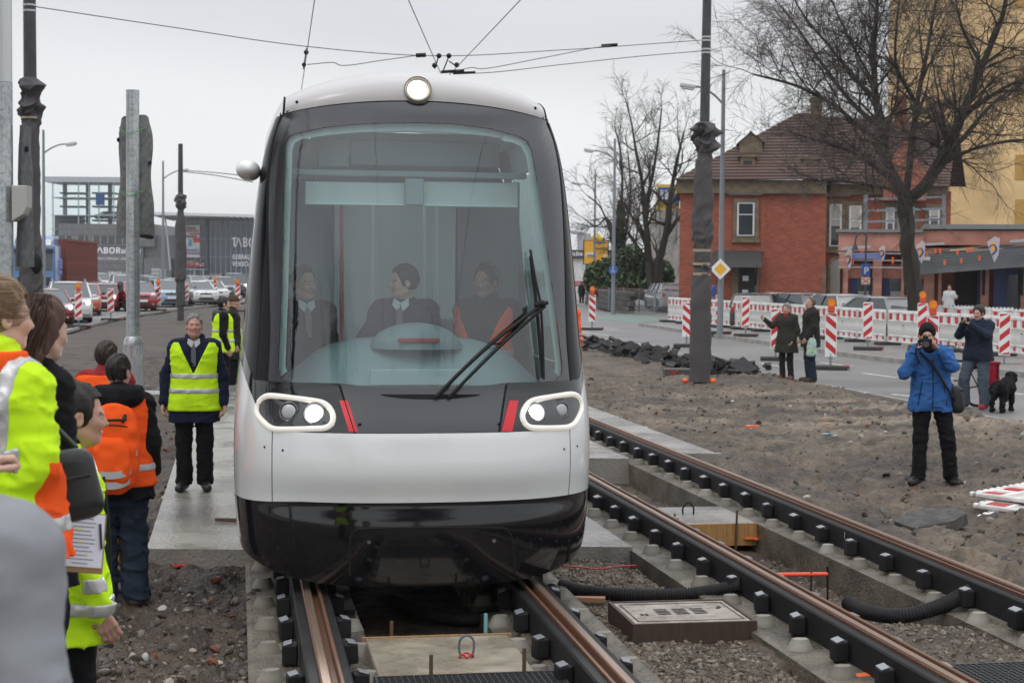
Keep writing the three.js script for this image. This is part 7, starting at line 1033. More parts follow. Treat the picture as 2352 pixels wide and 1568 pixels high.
  for (const w of o.wear ?? []) {
    if (w.k === 'jacket') { const g = w.g ?? .03, tb = torso(g, w.hem), ab = [...arm('l', g * .8, w.cuff ?? .97), ...arm('r', g * .8, w.cuff ?? .97), cap(add3(J.neck, [0, -.02, -.01]), add3(J.neck, [0, w.collar ?? .045, .0]), .075, .068)], hem = w.hem ?? .86, uT = union(tb, .045), uA = union(ab, .045); J.u = (x, y, z) => smin(Math.max(uT(x, y, z), hem - y), uA(x, y, z), y < hem + .06 ? .006 : .045); J.b = [...tb, ...ab]; J.wr = w.wr ?? .016; cloth(w.name ?? 'jacket', J.b, .045, w.m, { wr: J.wr, u: J.u }); }
    if (w.k === 'vest') { const g = w.g ?? .05, b = torso(g, w.hem), sh = (s) => { const S = J[s + 'Sh'], sg = Math.sign(S[0]); return cap(add3(S, [sg * .045, .05, 0]), add3(S, [sg * .065, -.2, 0]), .085, .075); }, hl = [sh('l'), sh('r')], v = w.v ?? .0; const cut = [(x, y) => w.hem - y, (x, y) => y - (J.neck[1] + .005), (x, y, z) => -capd(hl[0], x, y, z), (x, y, z) => -capd(hl[1], x, y, z), (x, y, z) => z > 0 && v ? (v - (Math.abs(x - J.neck[0]) * 2.1 + (J.neck[1] - y))) * .45 : -capd(cap(J.neck, add3(J.neck, [0, .2, 0]), .075), x, y, z)];
      const par = cloth(w.name ?? 'safety_vest', b, .045, w.m, { wr: .012, cut, lo: w.hem }); for (const y0 of w.bands ?? []) cloth('reflective_strip', b, .045, refl, { off: .006, wr: .012, cut: [...cut, (x, y) => Math.abs(y - y0) - .026], parent: par, lo: y0 - .04, hi: y0 + .04, cell: Math.min(cell, .012) }); }
    if (w.k === 'trousers') cloth('trousers', [...leg('l', w.g ?? .017, w.ank ?? .058), ...leg('r', w.g ?? .017, w.ank ?? .058), cap(J.lHip, J.rHip, .115), cap(add3(J.lHip, [0, .08, 0]), add3(J.rHip, [0, .08, 0]), .11)], .03, w.m, { wr: w.wr ?? .014, cut: [(x, y) => y - 1.04, (x, y) => (w.lo ?? .055) - y] });
    if (w.k === 'shoes') for (const s of ['l', 'r']) cloth(w.name ?? 'shoe', foot(s, w.g ?? .008), .02, w.m, { cut: [(x, y) => -y + .002, (x, y) => y - (w.top ?? .15)], cell: Math.min(cell, .013) });
    if (w.k === 'hair' || w.k === 'hat') { const th_ = w.th ?? .012, f = (x, y, z) => { const n = w.k === 'hair' ? .006 * (vn(x * 60, y * 30, z * 60) - .5) + .004 * Math.sin(x * 160 + z * 60) : 0; let d = elld(x, y, z, [0, .037, -.014, .076 + th_, .1 + th_, .098 + th_]) - n; if (w.bun) d = smin(d, elld(x, y, z, w.bun), .03); if (w.long) d = smin(d, union(w.long, .05)(x, y, z) - n * 2, .04); const fr = w.front ?? .045, lo = w.low ?? -.05; d = Math.max(d, Math.min(z + .0 - fr - (y - .04) * (w.slope ?? .35), w.fringe ? (w.fringe - y) * -1 : 9) > 0 && y < (w.line ?? .085) ? (z - fr - (y - .04) * (w.slope ?? .35)) * .8 : -1); d = Math.max(d, w.long ? -1 : lo - y + (z > 0 ? z * (w.side ?? .9) : 0)); if (w.ears !== 0) d = Math.max(d, -elld(Math.abs(x), y, z, [.088, -.006, -.0, .02, .036, .024])); return d; };
      const g = net(f, [-.14, w.long ? -.62 : -.14, -.22], [.14, .19, .15], w.cell ?? Math.max(.006, hc)); uvBox(g); const q = part(w.name ?? (w.k === 'hair' ? 'hair' : 'hat'), g.applyMatrix4(hm), w.m, t); if (w.fuzz) { const rr = rng(77), P = g.attributes.position, N = g.attributes.normal, st = [], c0 = new THREE.ConeGeometry(.0022, 1, 3, 1, true).translate(0, .5, 0); for (let i = 0; i < w.fuzz; i++) { const k = Math.floor(rr() * P.count), n = new V3().fromBufferAttribute(N, k), p = new V3().fromBufferAttribute(P, k), d = n.clone().multiplyScalar(.32).add(new V3((rr() - .5) * .5, -.5 - rr() * .3, -.6)).normalize(); st.push(c0.clone().scale(1, .014 + .014 * rr(), 1).applyQuaternion(new THREE.Quaternion().setFromUnitVectors(new V3(0, 1, 0), d)).translate(p.x, p.y, p.z)); } part('hair_strands', merge(st), w.m, q).userData.kind = 'stuff'; }
      if (w.strands && w.bun) { const rr = rng(13), st = []; for (let i = 0; i < w.strands; i++) { const s = rr() < .5 ? -1 : 1, a = new V3(s * rr(), -.25 + 1.25 * rr(), .55 - .5 * rr()).normalize(), e = new V3(s * .1, .05, -1).normalize(), pts = [], o_ = .0015 + .003 * rr(); for (let j = 0; j <= 7; j++) { const d = a.clone().lerp(e, j / 7).normalize(); pts.push(new V3(d.x * (.076 + w.th + o_), .037 + d.y * (.1 + w.th + o_), -.014 + d.z * (.098 + w.th + o_)).applyMatrix4(hm)); } st.push(new THREE.TubeGeometry(new THREE.CatmullRomCurve3(pts), 8, .0013, 3)); } part('hair_strands', merge(st), w.m, q).userData.kind = 'stuff'; } else if (w.strands) { const rr = rng(31), st = []; for (let i = 0; i < w.strands; i++) { const a = rr() * 2 * PI, pts = []; let x = Math.cos(a) * .05 * rr(), z = -.03 + Math.sin(a) * .06 * rr(), y = .15; const ex = (w.long ? .115 : .09) * Math.cos(a), ez = (w.long ? -.09 : -.015) + .11 * Math.sin(a), n = 10, len = w.long ? .45 + .22 * rr() : .12 + .06 * rr(), wv = rr() * 6; if (ez > .06) continue; for (let j = 0; j <= n; j++) { const t_ = j / n, f = Math.min(1, t_ * (w.long ? 3.2 : 1.2)); pts.push(new V3(lerp(x, ex, Math.sin(f * PI / 2)) * (1 - .35 * Math.max(0, t_ - .4)) + .008 * Math.sin(t_ * 9 + wv), y - len * Math.pow(t_, 1.25) * (w.long ? 1.25 : 1), lerp(z, ez, Math.sin(f * PI / 2)) - (w.long ? .12 * sstep(.1, .7, t_) : 0) + .008 * Math.cos(t_ * 8 + wv)).applyMatrix4(hm)); } st.push(new THREE.TubeGeometry(new THREE.CatmullRomCurve3(pts), n, .0018, 3)); } part('hair_strands', merge(st), w.m, q).userData.kind = 'stuff'; }
      if (w.brim) part('brim', w.brim().applyMatrix4(hm), w.m, q); }
    if (w.k === 'hood') cloth('hood', w.b ?? [cap(add3(J.lSh, [-.09, .03, -.06]), add3(J.rSh, [.09, .03, -.06]), .06), cap(add3(J.lSh, [-.07, .06, .05]), add3(J.lSh, [-.09, .04, -.05]), .045), cap(add3(J.rSh, [.07, .06, .05]), add3(J.rSh, [.09, .04, -.05]), .045), cap(add3(midS, [0, .06, -.1]), add3(midS, [0, -.05, -.13]), .055, .045)], .04, w.m, { wr: .014 });
    if (w.k === 'scarf') cloth(w.name ?? 'scarf', [cap(add3(J.neck, [.0, .03, 0]), add3(J.neck, [0, .0, .02]), .078, .085), ...(w.tail ? [cap(add3(J.neck, [0, -.02, .07]), add3(J.neck, [.01, -.12, .1]), .04, .03)] : [])], .03, w.m, { wr: .012 });
    if (w.k === 'custom') w.f(t, J, cloth, hm, { torso, arm, leg, midS });
  }
  return t;
}
const cl = (r, g, b, o = {}) => mat(r, g, b, .8, { specularIntensity: .3, map: tx(T.fine, .12), bumpMap: tx(T.fine, .05), bumpScale: .0015, ...o });
const refl = mat(.5, .5, .5, .35, { metalness: .35 }), W_ = { yellow: cl(.6, .93, .02, { map: null }), orange: cl(.95, .11, .015, { map: null }), black: cl(.012, .012, .014), navy: cl(.016, .022, .05), jeans: cl(.028, .04, .065), bluejeans: cl(.1, .13, .17), dark: cl(.03, .03, .026), olive: cl(.05, .05, .038), blue: cl(.045, .15, .42), shoe: mat(.012, .011, .01, .45), boot: mat(.12, .05, .025, .6), brownshoe: mat(.05, .03, .02, .7), white: cl(.75, .76, .78), hairD: mat(.02, .014, .01, .5, { map: tx(T.streak, .03, .2) }), hairB: mat(.045, .027, .016, .5, { map: tx(T.streak, .03, .2) }), hairR: mat(.085, .032, .014, .5, { map: tx(T.streak, .025, .3) }), blond: mat(.3, .2, .11, .45, { map: tx(T.streak, .02, .25) }), grey: mat(.26, .255, .25, .6, { map: tx(T.streak, .03, .2) }) };
const pale = [.55, .34, .26];
// man in the yellow vest on the slab
const suit = (t, J, cloth, hm) => { const c = J.neck; part('shirt_collar', merge([-1, 1].map((s) => ext([[0, .02], [.055 * s, .05], [.062 * s, .0], [.012 * s, -.055]], .012).rotateX(-.25).translate(c[0], c[1] - .005, c[2] + .095))), W_.white, t); part('tie', merge([rbx(.034, .04, .02, .006, c[0], c[1] - .045, c[2] + .125), bx(.045, .16, .012, c[0], c[1] - .14, c[2] + .13)]), mat(.12, .13, .15, .5), t); part('shirt_front', bx(.1, .16, .01, c[0], c[1] - .09, c[2] + .1, 0, -.2), W_.white, t); };
makePerson({ label: 'grey-haired man in yellow safety vest and tie standing on the wet slab', pos: onto(446, 1126, .15), yaw: .12, h: 1.72, cell: .0125, headCell: .0055, skin: [.5, .27, .2], hairC: [.2, .19, .18], head: { yaw: .12, pitch: -.16 }, pose: { lEl: [.27, 1.12, -.02], rEl: [-.27, 1.12, -.02], lWr: [.285, .87, .04], rWr: [-.29, .87, .04], lAn: [.1, .085, -.03], rAn: [-.1, .085, -.03] },
  wear: [{ k: 'trousers', m: W_.black, ank: .062 }, { k: 'shoes', m: W_.shoe }, { k: 'jacket', m: W_.navy, hem: .68, g: .036, collar: .03 }, { k: 'vest', m: W_.yellow, hem: .79, g: .056, v: .3, bands: [1.13, .985] }, { k: 'custom', f: suit }, { k: 'custom', f: (t, J, cloth) => cloth('coat_collar', [cap([.06, 1.49, -.02], [.13, 1.36, .1], .034, .028), cap([-.06, 1.49, -.02], [-.13, 1.36, .1], .034, .028), cap([-.06, 1.5, -.05], [.06, 1.5, -.05], .04)], .02, W_.black, {}) }, { k: 'hair', m: W_.grey, fuzz: 900, th: .008, front: .035, line: .1, slope: .9 }] });
// man in profile with a yellow vest behind him, and his companion in a cap
makePerson({ label: 'dark-haired man in yellow vest seen in profile beside the tram side', pos: at(511, 700, 28).setY(0), yaw: 1.9, h: 1.8, cell: .018, headCell: .008, wear: [{ k: 'trousers', m: W_.black }, { k: 'shoes', m: W_.shoe }, { k: 'jacket', m: W_.black, hem: .8 }, { k: 'vest', m: W_.yellow, hem: .8, g: .06, bands: [1.16, 1.0] }, { k: 'hood', m: cl(.1, .1, .1) }, { k: 'hair', m: W_.hairD, front: .05 }] });
makePerson({ label: 'man in brown tweed cap and dark coat beside the tram side', pos: at(534, 700, 29.5).setY(0), yaw: 1.7, h: 1.8, cell: .018, headCell: .008, wear: [{ k: 'trousers', m: W_.black }, { k: 'shoes', m: W_.shoe }, { k: 'jacket', m: W_.dark, hem: .6 }, { k: 'scarf', m: cl(.2, .03, .02) }, { k: 'hat', name: 'flat_cap', m: cl(.11, .075, .045), th: .02, front: .09, low: .03, side: 0, ears: 0, brim: () => sph(1, 0, .05, .1, .07, .014, .05) }] });
// backpack man and the one in front of him
const bp = onto(272, 1392, .0);
makePerson({ label: 'man seen from behind in jeans, black hood and orange vest with an orange backpack', pos: bp, yaw: PI + .12, h: 1.72, cell: .011, headCell: .006, head: { yaw: -.35, pitch: .12 }, pose: { lSh: [.168, 1.4, 0], rSh: [-.168, 1.4, 0], lEl: [.24, 1.13, .03], rEl: [-.225, 1.13, -.02], lWr: [.2, 1.02, .2], rWr: [-.22, .93, .12], lAn: [.1, .085, -.02], rAn: [-.12, .085, -.02] },
  wear: [{ k: 'trousers', m: W_.jeans, ank: .068, g: .026, wr: .022 }, { k: 'shoes', m: W_.brownshoe, g: .016 }, { k: 'jacket', m: W_.black, hem: .76, g: .036, wr: .018 }, { k: 'vest', m: W_.orange, hem: .84, g: .052, bands: [.97] }, { k: 'hood', m: W_.black, b: [cap([-.1, 1.46, -.1], [.1, 1.46, -.1], .075), cap([-.12, 1.46, .03], [-.1, 1.45, -.1], .06), cap([.12, 1.46, .03], [.1, 1.45, -.1], .06), cap([0, 1.44, -.14], [0, 1.36, -.15], .09, .06)] }, { k: 'hair', m: W_.hairD, fuzz: 1500, th: .008, front: .03, low: -.06 }] });
{
  const b = thing('backpack', 'bright orange backpack with grey reflective bands on the back of the man in jeans', 'backpack', bp, PI + .12), f = (x, y, z) => { const w = .17 * (1 - .28 * Math.pow(Math.max(0, (y - .02) / .3), 2)) * (1 - .25 * Math.pow(Math.max(0, (-y - .12) / .2), 2)), d = .1; return (Math.pow(Math.pow(Math.abs(x / w), 3) + Math.pow(Math.abs(y / .31), 4) + Math.pow(Math.abs(z / d), 2.6), 1 / 3) - 1) * .1 - .012 * (vn(x * 16, y * 16, z * 16) - .5); };
  const yc = 1.12, zc = -.255, g = net(f, [-.2, -.36, -.13], [.2, .36, .13], .011); part('bag', uvBox(g.translate(0, yc, zc)), W_.orange, b);
  const pk = net((x, y, z) => (Math.pow(Math.pow(Math.abs(x / .125), 3.5) + Math.pow(Math.abs((y + .08) / .16), 3.5) + Math.pow(Math.abs((z + .095) / .05), 2.4), 1 / 3) - 1) * .05 - .007 * (vn(x * 20, y * 20, 3) - .5), [-.15, -.27, -.16], [.15, .1, -.03], .009); part('front_pocket', uvBox(pk.translate(0, yc, zc)), W_.orange, b);
  for (const [dy, w, hh] of [[-.165, .125, .024], [-.235, .115, .024]]) part('reflective_strip', grid(20, 3, (u, v) => { const x = lerp(-w, w, u), q = Math.abs(x / w); return [x, yc + dy + lerp(-hh, hh, v) + .03 * q * q, zc - .152 + .05 * Math.pow(q, 3) + (dy < -.2 ? .018 : 0)]; }), refl, b);
  for (const [x, y] of [[.15, .06], [-.155, -.02]]) part('reflective_patch', rbx(.012, .05, .05, .004, x, yc + y, zc - .04), refl, b);
  part('carry_handle', tube([[-.075, yc + .185, zc - .085], [-.06, yc + .2, zc - .12], [.06, yc + .195, zc - .12], [.075, yc + .18, zc - .085]], .009, 30, 6), M.black, b); for (const s of [-1, 1]) part('buckle', rbx(.028, .045, .02, .006, s * .08, yc + .215, zc - .075, 0, .4), M.black, b); part('zip', tube([[-.135, yc + .1, zc - .05], [-.1, yc + .15, zc - .085], [0, yc + .165, zc - .1], [.1, yc + .15, zc - .085], [.135, yc + .1, zc - .05]], .005, 30, 4), M.black, b);
  b.scale.setScalar(1.72 / 1.75);
  const st = thing('marker_stake', 'orange wooden stake standing behind the legs of the backpack man', 'stake', onto(286, 1384, 0)); part('stake', bar([0, -.05, 0], [-.06, .62, -.05], .016), mat(.6, .22, .03, .7), st);
}
makePerson({ label: 'brown-haired person in red and orange standing just beyond the backpack man', pos: at(242, 800, 13.4).setY(0), yaw: PI - .2, h: 1.68, cell: .014, headCell: .007, wear: [{ k: 'trousers', m: W_.black }, { k: 'shoes', m: W_.shoe }, { k: 'jacket', m: cl(.4, .04, .045), hem: .75, g: .045 }, { k: 'vest', m: W_.orange, hem: .8, g: .065, bands: [1.1] }, { k: 'hair', m: W_.hairB, fuzz: 1200, th: .022, front: .03, low: -.08 }] });
// raised stand near the camera on which the nearest onlookers stand
struct('viewing_platform', slab([[-3.4, -2.0], [.9, -2.0], [.9, -6.3], [-3.4, -6.3]].reverse(), -.2, .5), M.concrete);
const PF = (x, d) => new V3((x - 1176) / F * d, .5, -d);
// blonde woman in the hi-vis jacket
makePerson({ label: 'blonde woman from behind in yellow and orange hi-vis jacket at the left edge', pos: PF(-12, 5.35), yaw: PI - .3, h: 1.77, cell: .0095, headCell: .0045, skin: [.62, .38, .29], hairC: [.3, .2, .11], head: { yaw: -.62, pitch: .02 }, hands: { r: 0 }, pose: { head: [-.0, 1.605, .03], rSh: [-.122, 1.375, -.012], lSh: [.15, 1.4, -.012], rEl: [-.19, 1.14, -.05], rWr: [-.12, 1.02, .12], lEl: [.26, 1.13, .05], lWr: [.15, 1.0, .2] },
  wear: [{ k: 'trousers', m: W_.jeans }, { k: 'shoes', m: W_.brownshoe }, { k: 'jacket', name: 'hi_vis_jacket', m: W_.yellow, hem: .83, g: .038, wr: .02, collar: .05 },
    { k: 'custom', f: (t, J, cloth, hm, h) => {
      const on = (n, m, cut, lo, hi, off = .006) => cloth(n, J.b, .045, m, { u: J.u, wr: J.wr, off, cut, lo, hi });
      on('orange_hem', W_.orange, [(x, y) => y - .9], .8, .9, .004); on('reflective_strip', refl, [(x, y) => Math.abs(y - .935) - .03], .9, .97); on('reflective_strip', refl, [(x, y) => Math.abs(y - 1.13 - .25 * Math.abs(x)) - .028, (x, y, z) => x + .02 - (x < -.17 ? 9 : 0) + (x < -.17 ? 18 : 0), (x, y, z) => z - .08], 1.05, 1.24);
      for (const s of [-1, 1]) on('reflective_strip', refl, [(x, y) => Math.abs(x - s * (.1 + .06 * (y - 1.2))) - .026, (x, y) => 1.14 - y], 1.13, 1.5, .007); on('orange_panel', W_.orange, [(x, y, z) => Math.abs(z + .01) - .045, (x) => x + .09, (x, y) => y - 1.13, (x, y) => .96 - y], .96, 1.16, .005);
      on('orange_sleeve', W_.orange, [(x, y) => y - 1.17 - (x + .215) * .5, (x) => x + .14, (x, y, z) => -z - .08], .9, 1.3, .004); cloth('collar', [cap(add3(J.neck, [-.03, .0, -.02]), add3(J.neck, [.03, .0, -.02]), .088), cap(add3(J.neck, [-.03, .03, 0]), add3(J.neck, [.03, .03, 0]), .082)], .03, W_.orange, { cut: [(x, y) => 1.42 - y, (x, y) => y - 1.5] }); } },
    { k: 'scarf', m: cl(.4, .39, .4) }, { k: 'hair', m: W_.blond, strands: 320, th: .013, front: .04, low: -.05, side: .3, slope: .5, bun: [0, .04, -.125, .035, .045, .04] }] });
// red-haired woman in black with bag and clipboard
makePerson({ label: 'woman in black with very long auburn hair, behind the blonde woman', pos: PF(42, 6.0), yaw: PI - .25, h: 1.7, cell: .011, headCell: .006, skin: pale, head: { yaw: -.35, pitch: .1 }, hands: { l: 0, r: { n: [.4, .1, .9], curl: .75 } }, pose: { head: [-.085, 1.6, .03], neck: [-.05, 1.45, 0], rSh: [-.15, 1.39, 0], lSh: [.15, 1.39, 0], rEl: [-.2, 1.1, -.03], rWr: [-.2, .83, -.02], lEl: [.22, 1.1, .05] },
  wear: [{ k: 'trousers', m: W_.black }, { k: 'shoes', m: W_.shoe }, { k: 'jacket', m: W_.black, hem: .62, g: .02 }, { k: 'hair', m: W_.hairR, strands: 420, th: .016, front: .03, ears: 0, slope: .6, long: [cap([0, .02, -.06], [0, -.2, -.15], .092, .085), cap([-.04, -.1, -.12], [-.07, -.46, -.19], .065, .035), cap([.04, -.1, -.12], [.05, -.44, -.19], .065, .035), cap([0, -.2, -.16], [-.01, -.5, -.2], .075, .03), cap([-.06, -.05, -.0], [-.1, -.3, -.06], .035, .03)] }] });
{
  const c = PF(134, 5.5).setY(at(134, 1120, 5.5).y), b = thing('handbag', 'black leather handbag hanging from the shoulder of the auburn-haired woman', 'handbag', c, .35), le = mat(.014, .014, .015, .3, { map: tx(T.blotch, .3) });
  const f = (x, y, z) => (Math.pow(Math.pow(Math.abs(x / (.135 + .05 * -y)), 4) + Math.pow(Math.abs(y / .125), 5) + Math.pow(Math.abs(z / (.055 - .12 * y)), 2.5), 1 / 3) - 1) * .06 - .009 * (vn(x * 9, y * 7, z * 9) - .5); const g = net(f, [-.2, -.17, -.12], [.2, .17, .12], .009); g.rotateZ(.18); part('bag', uvBox(g), le, b); part('flap', rbx(.2, .012, .012, .004, 0, .03, .052, 0, 0, .18), le, b);
  part('strap', tube([[-.1, .09, .0], [-.16, .3, -.08], [-.2, .42, -.16], [-.1, .3, -.2], [.06, .13, -.05]], .01, 40, 6), le, b);
  const p = at(192, 1246, 5.72), k = thing('clipboard', 'clipboard with a printed white form held by the auburn-haired woman', 'clipboard', p); k.rotation.set(-.25, .55, -.16, 'YXZ');
  part('board', rbx(.15, .215, .005, .004), mat(.28, .16, .07, .6), k); part('paper', bx(.14, .19, .002, -.002, .008, .005), mat(.72, .72, .8, .7), k); const ln = []; for (let i = 0; i < 12; i++) ln.push(bx(.05 + .05 * hash(i, 2, 3), .0025, .0006, -.012, .085 - i * .0145, .0068)); part('printed_lines', merge(ln), mat(.12, .12, .14, .8), k).userData.kind = 'stuff'; for (let i = 0; i < 4; i++) part('yellow_mark', bx(.02, .004, .0006, -.04 + i * .015, .088 - i * .044, .0072), mat(.7, .6, .05, .7), k); part('clip', rbx(.055, .014, .01, .004, 0, .1, .008), M.black, k); part('pen', bar([.05, .07, .012], [.062, -.02, .012], .004), M.black, k);
}
// young man in profile with a loose yellow jacket
makePerson({ label: 'young dark-haired man in profile with open yellow hi-vis jacket', pos: at(150, 1000, 6.7).setY(-.02), yaw: 1.95, h: 1.84, cell: .01, headCell: .0042, skin: [.5, .28, .21], hairC: [.03, .02, .014], head: { yaw: -.06, pitch: .03 }, pose: { head: [0, 1.605, .055], rEl: [-.235, 1.12, .0], rWr: [-.245, .875, .1], lEl: [.24, 1.1, .0], lWr: [.22, .86, .1] },
  wear: [{ k: 'trousers', m: W_.black }, { k: 'shoes', m: W_.shoe }, { k: 'jacket', name: 'sweater', m: W_.black, hem: .9, g: .02 }, { k: 'jacket', name: 'hi_vis_jacket', m: W_.yellow, hem: .74, g: .034, wr: .02, collar: .0, lo: .7 }, { k: 'custom', f: (t, J, cloth, hm, h) => { cloth('reflective_strip', J.b, .045, refl, { u: J.u, off: .007, wr: .02, cut: [(x, y) => Math.abs(y - .88) - .028], lo: .84, hi: .92 }); for (const s of ['l', 'r']) cloth('reflective_strip', h.arm(s, .034, .95), .04, refl, { off: .003, wr: .01, cut: [(x, y) => Math.abs(y - .98) - .03, (x, y, z) => .03 - z] }); part('zip', tube([[.02, 1.36, .15], [.02, 1.1, .172], [.02, .78, .17]], .006, 20, 4), M.black, t); } }, { k: 'hair', m: W_.hairD, fuzz: 2200, th: .012, front: .05, slope: .1, low: -.055 }] });
// person in the pale quilted coat at the very edge, and the blurred grey coat in front
makePerson({ label: 'person in pale quilted jacket, only sleeve and hand showing at the left edge', pos: PF(-318, 4.4), yaw: 2.0, h: 1.7, cell: .012, headCell: .008, skin: pale, pose: { rEl: [-.28, 1.12, .02], rWr: [-.2, 1.27, .27], lEl: [.25, 1.1, .05], lWr: [.1, 1.0, .1] }, hands: { r: { curl: .9, n: [0, -1, .2] } }, wear: [{ k: 'trousers', m: W_.jeans }, { k: 'shoes', m: W_.shoe }, { k: 'jacket', m: cl(.48, .52, .44), hem: .8, g: .05, wr: .018 }, { k: 'hair', m: W_.blond, th: .02, front: .04, low: -.12, ears: 0 }] });
makePerson({ label: 'person in blurred pale grey coat, nearest to the camera at bottom left', pos: PF(-130, 3.0), yaw: 2.6, h: 1.62, cell: .014, headCell: .009, hands: { l: 0, r: 0 }, flare: .05, pose: { rSh: [-.2, 1.38, 0], rEl: [-.27, 1.1, -.02], rWr: [-.22, .95, .15], lWr: [.2, .95, .15] }, wear: [{ k: 'trousers', m: W_.black }, { k: 'shoes', m: W_.shoe }, { k: 'jacket', name: 'coat', m: mat(.27, .28, .295, .9, { specularIntensity: .2 }), hem: .5, g: .055, wr: .009 }, { k: 'hair', m: W_.hairB, th: .02, front: .04, low: -.1, ears: 0 }] });
// ---- right side
makePerson({ label: 'woman in grey knit hat and olive coat pointing with raised arm', pos: onto(1806, 872, .04), yaw: -.7, h: 1.62, cell: .018, headCell: .008, skin: pale, flare: .04, pose: { rEl: [-.3, 1.22, .14], rWr: [-.4, 1.36, .3], lEl: [.26, 1.12, -.02], lWr: [.22, .9, .1] }, wear: [{ k: 'trousers', m: W_.dark, g: .008 }, { k: 'shoes', name: 'boot', m: W_.boot, g: .018, top: .36 }, { k: 'jacket', name: 'parka', m: W_.olive, hem: .62, g: .045 }, { k: 'hood', m: W_.olive }, { k: 'scarf', m: cl(.5, .02, .03), tail: 1 }, { k: 'hat', name: 'knit_hat', m: cl(.3, .3, .31), th: .022, front: .06, low: .02, side: -.2, ears: 0 }] });
const manC = makePerson({ label: 'balding man in dark coat and jeans looking left beside the woman in olive', pos: onto(1861, 877, .04), yaw: -1.45, h: 1.76, cell: .018, headCell: .008, head: { yaw: -.1 }, pose: { lEl: [.25, 1.13, .02], lWr: [.24, .92, .16], rWr: [-.24, .9, .12] }, wear: [{ k: 'trousers', m: W_.jeans, g: .022 }, { k: 'shoes', m: W_.brownshoe, g: .012 }, { k: 'jacket', name: 'coat', m: W_.dark, hem: .72, g: .05 }, { k: 'hair', m: mat(.1, .085, .07, .6), th: .008, front: -.005, line: .11, low: -.06 }] });
{ const b = thing('carrier_bag', 'pale printed plastic carrier bag in the hand of the man in the dark coat', 'bag', onto(1858, 877, .04).add(new V3(0, .73, .25))), g = net((x, y, z) => (Math.pow(Math.pow(Math.abs(x / (.1 - .12 * y)), 3) + Math.pow(Math.abs(y / .19), 4) + Math.pow(Math.abs(z / .06), 3), 1 / 3) - 1) * .06 - .02 * (vn(x * 14, y * 14, z * 9) - .5), [-.16, -.23, -.1], [.16, .23, .1], .014); part('bag', uvBox(g), mat(.6, .66, .62, .35, { map: tx(texture(128, (u, v) => { const n = fbm(u * 5, v * 5, 3, 4, 5); return n > .52 ? [.55, .8, .3] : n < .42 ? [.35, .55, .8] : [1, 1, 1]; }), .25) }), b); part('handle', tube([[-.05, .17, 0], [-.02, .26, 0], [.02, .26, 0], [.05, .17, 0]], .008, 16, 5), mat(.6, .66, .62, .35), b); }
const php = onto(2134, 1113, .02);
makePerson({ label: 'photographer in bright blue jacket and black beanie aiming a camera', pos: php, yaw: -.1, h: 1.76, cell: .011, headCell: .0055, skin: [.52, .3, .22], head: { yaw: -.15, pitch: .05 }, pose: { pelvis: [.0, .94, 0], head: [-.055, 1.6, .05], neck: [-.03, 1.45, .01], rSh: [-.18, 1.39, .0], lSh: [.145, 1.41, .0], rEl: [-.295, 1.2, .13], rWr: [-.18, 1.475, .17], lEl: [.2, 1.29, .18], lWr: [.045, 1.465, .2], lHip: [.1, .92, 0], rHip: [-.085, .92, 0], lKn: [.185, .5, .03], rKn: [-.1, .5, .02], lAn: [.24, .085, -.04], rAn: [-.115, .085, .0], lToe: [.3, .04, .12], rToe: [-.2, .04, .15] }, hands: { r: { dir: [.35, .5, .45], n: [.6, -.4, .3], curl: .75 }, l: { dir: [-.6, .35, .4], n: [-.3, .9, .1], curl: .7 } },
  wear: [{ k: 'trousers', m: W_.black, ank: .058, g: .016, wr: .016 }, { k: 'shoes', m: W_.shoe, g: .012 }, { k: 'jacket', m: W_.blue, hem: .8, g: .034, wr: .02 }, { k: 'hood', m: W_.blue, b: [cap([-.14, 1.45, -.06], [.1, 1.46, -.06], .05), cap([.1, 1.46, -.06], [.1, 1.44, .04], .04)] }, { k: 'scarf', m: W_.black }, { k: 'custom', f: (t, J, cloth, hm, h) => { part('jacket_zip', tube([[-.01, 1.35, .145], [0, 1.1, .165], [.0, .82, .168]], .005, 20, 4), W_.navy, t); for (const s of [-1, 1]) part('pocket_zip', tube([[s * .11, 1.12, .142], [s * .14, .95, .148], [s * .15, .86, .145]], .005, 16, 4), W_.navy, t); } }, { k: 'hat', name: 'beanie', m: cl(.016, .016, .018), th: .02, front: .075, low: .015, side: -.25, ears: 0 }, { k: 'hair', name: 'beard', m: mat(.12, .08, .05, .7), th: -.04, front: -.2 }] });
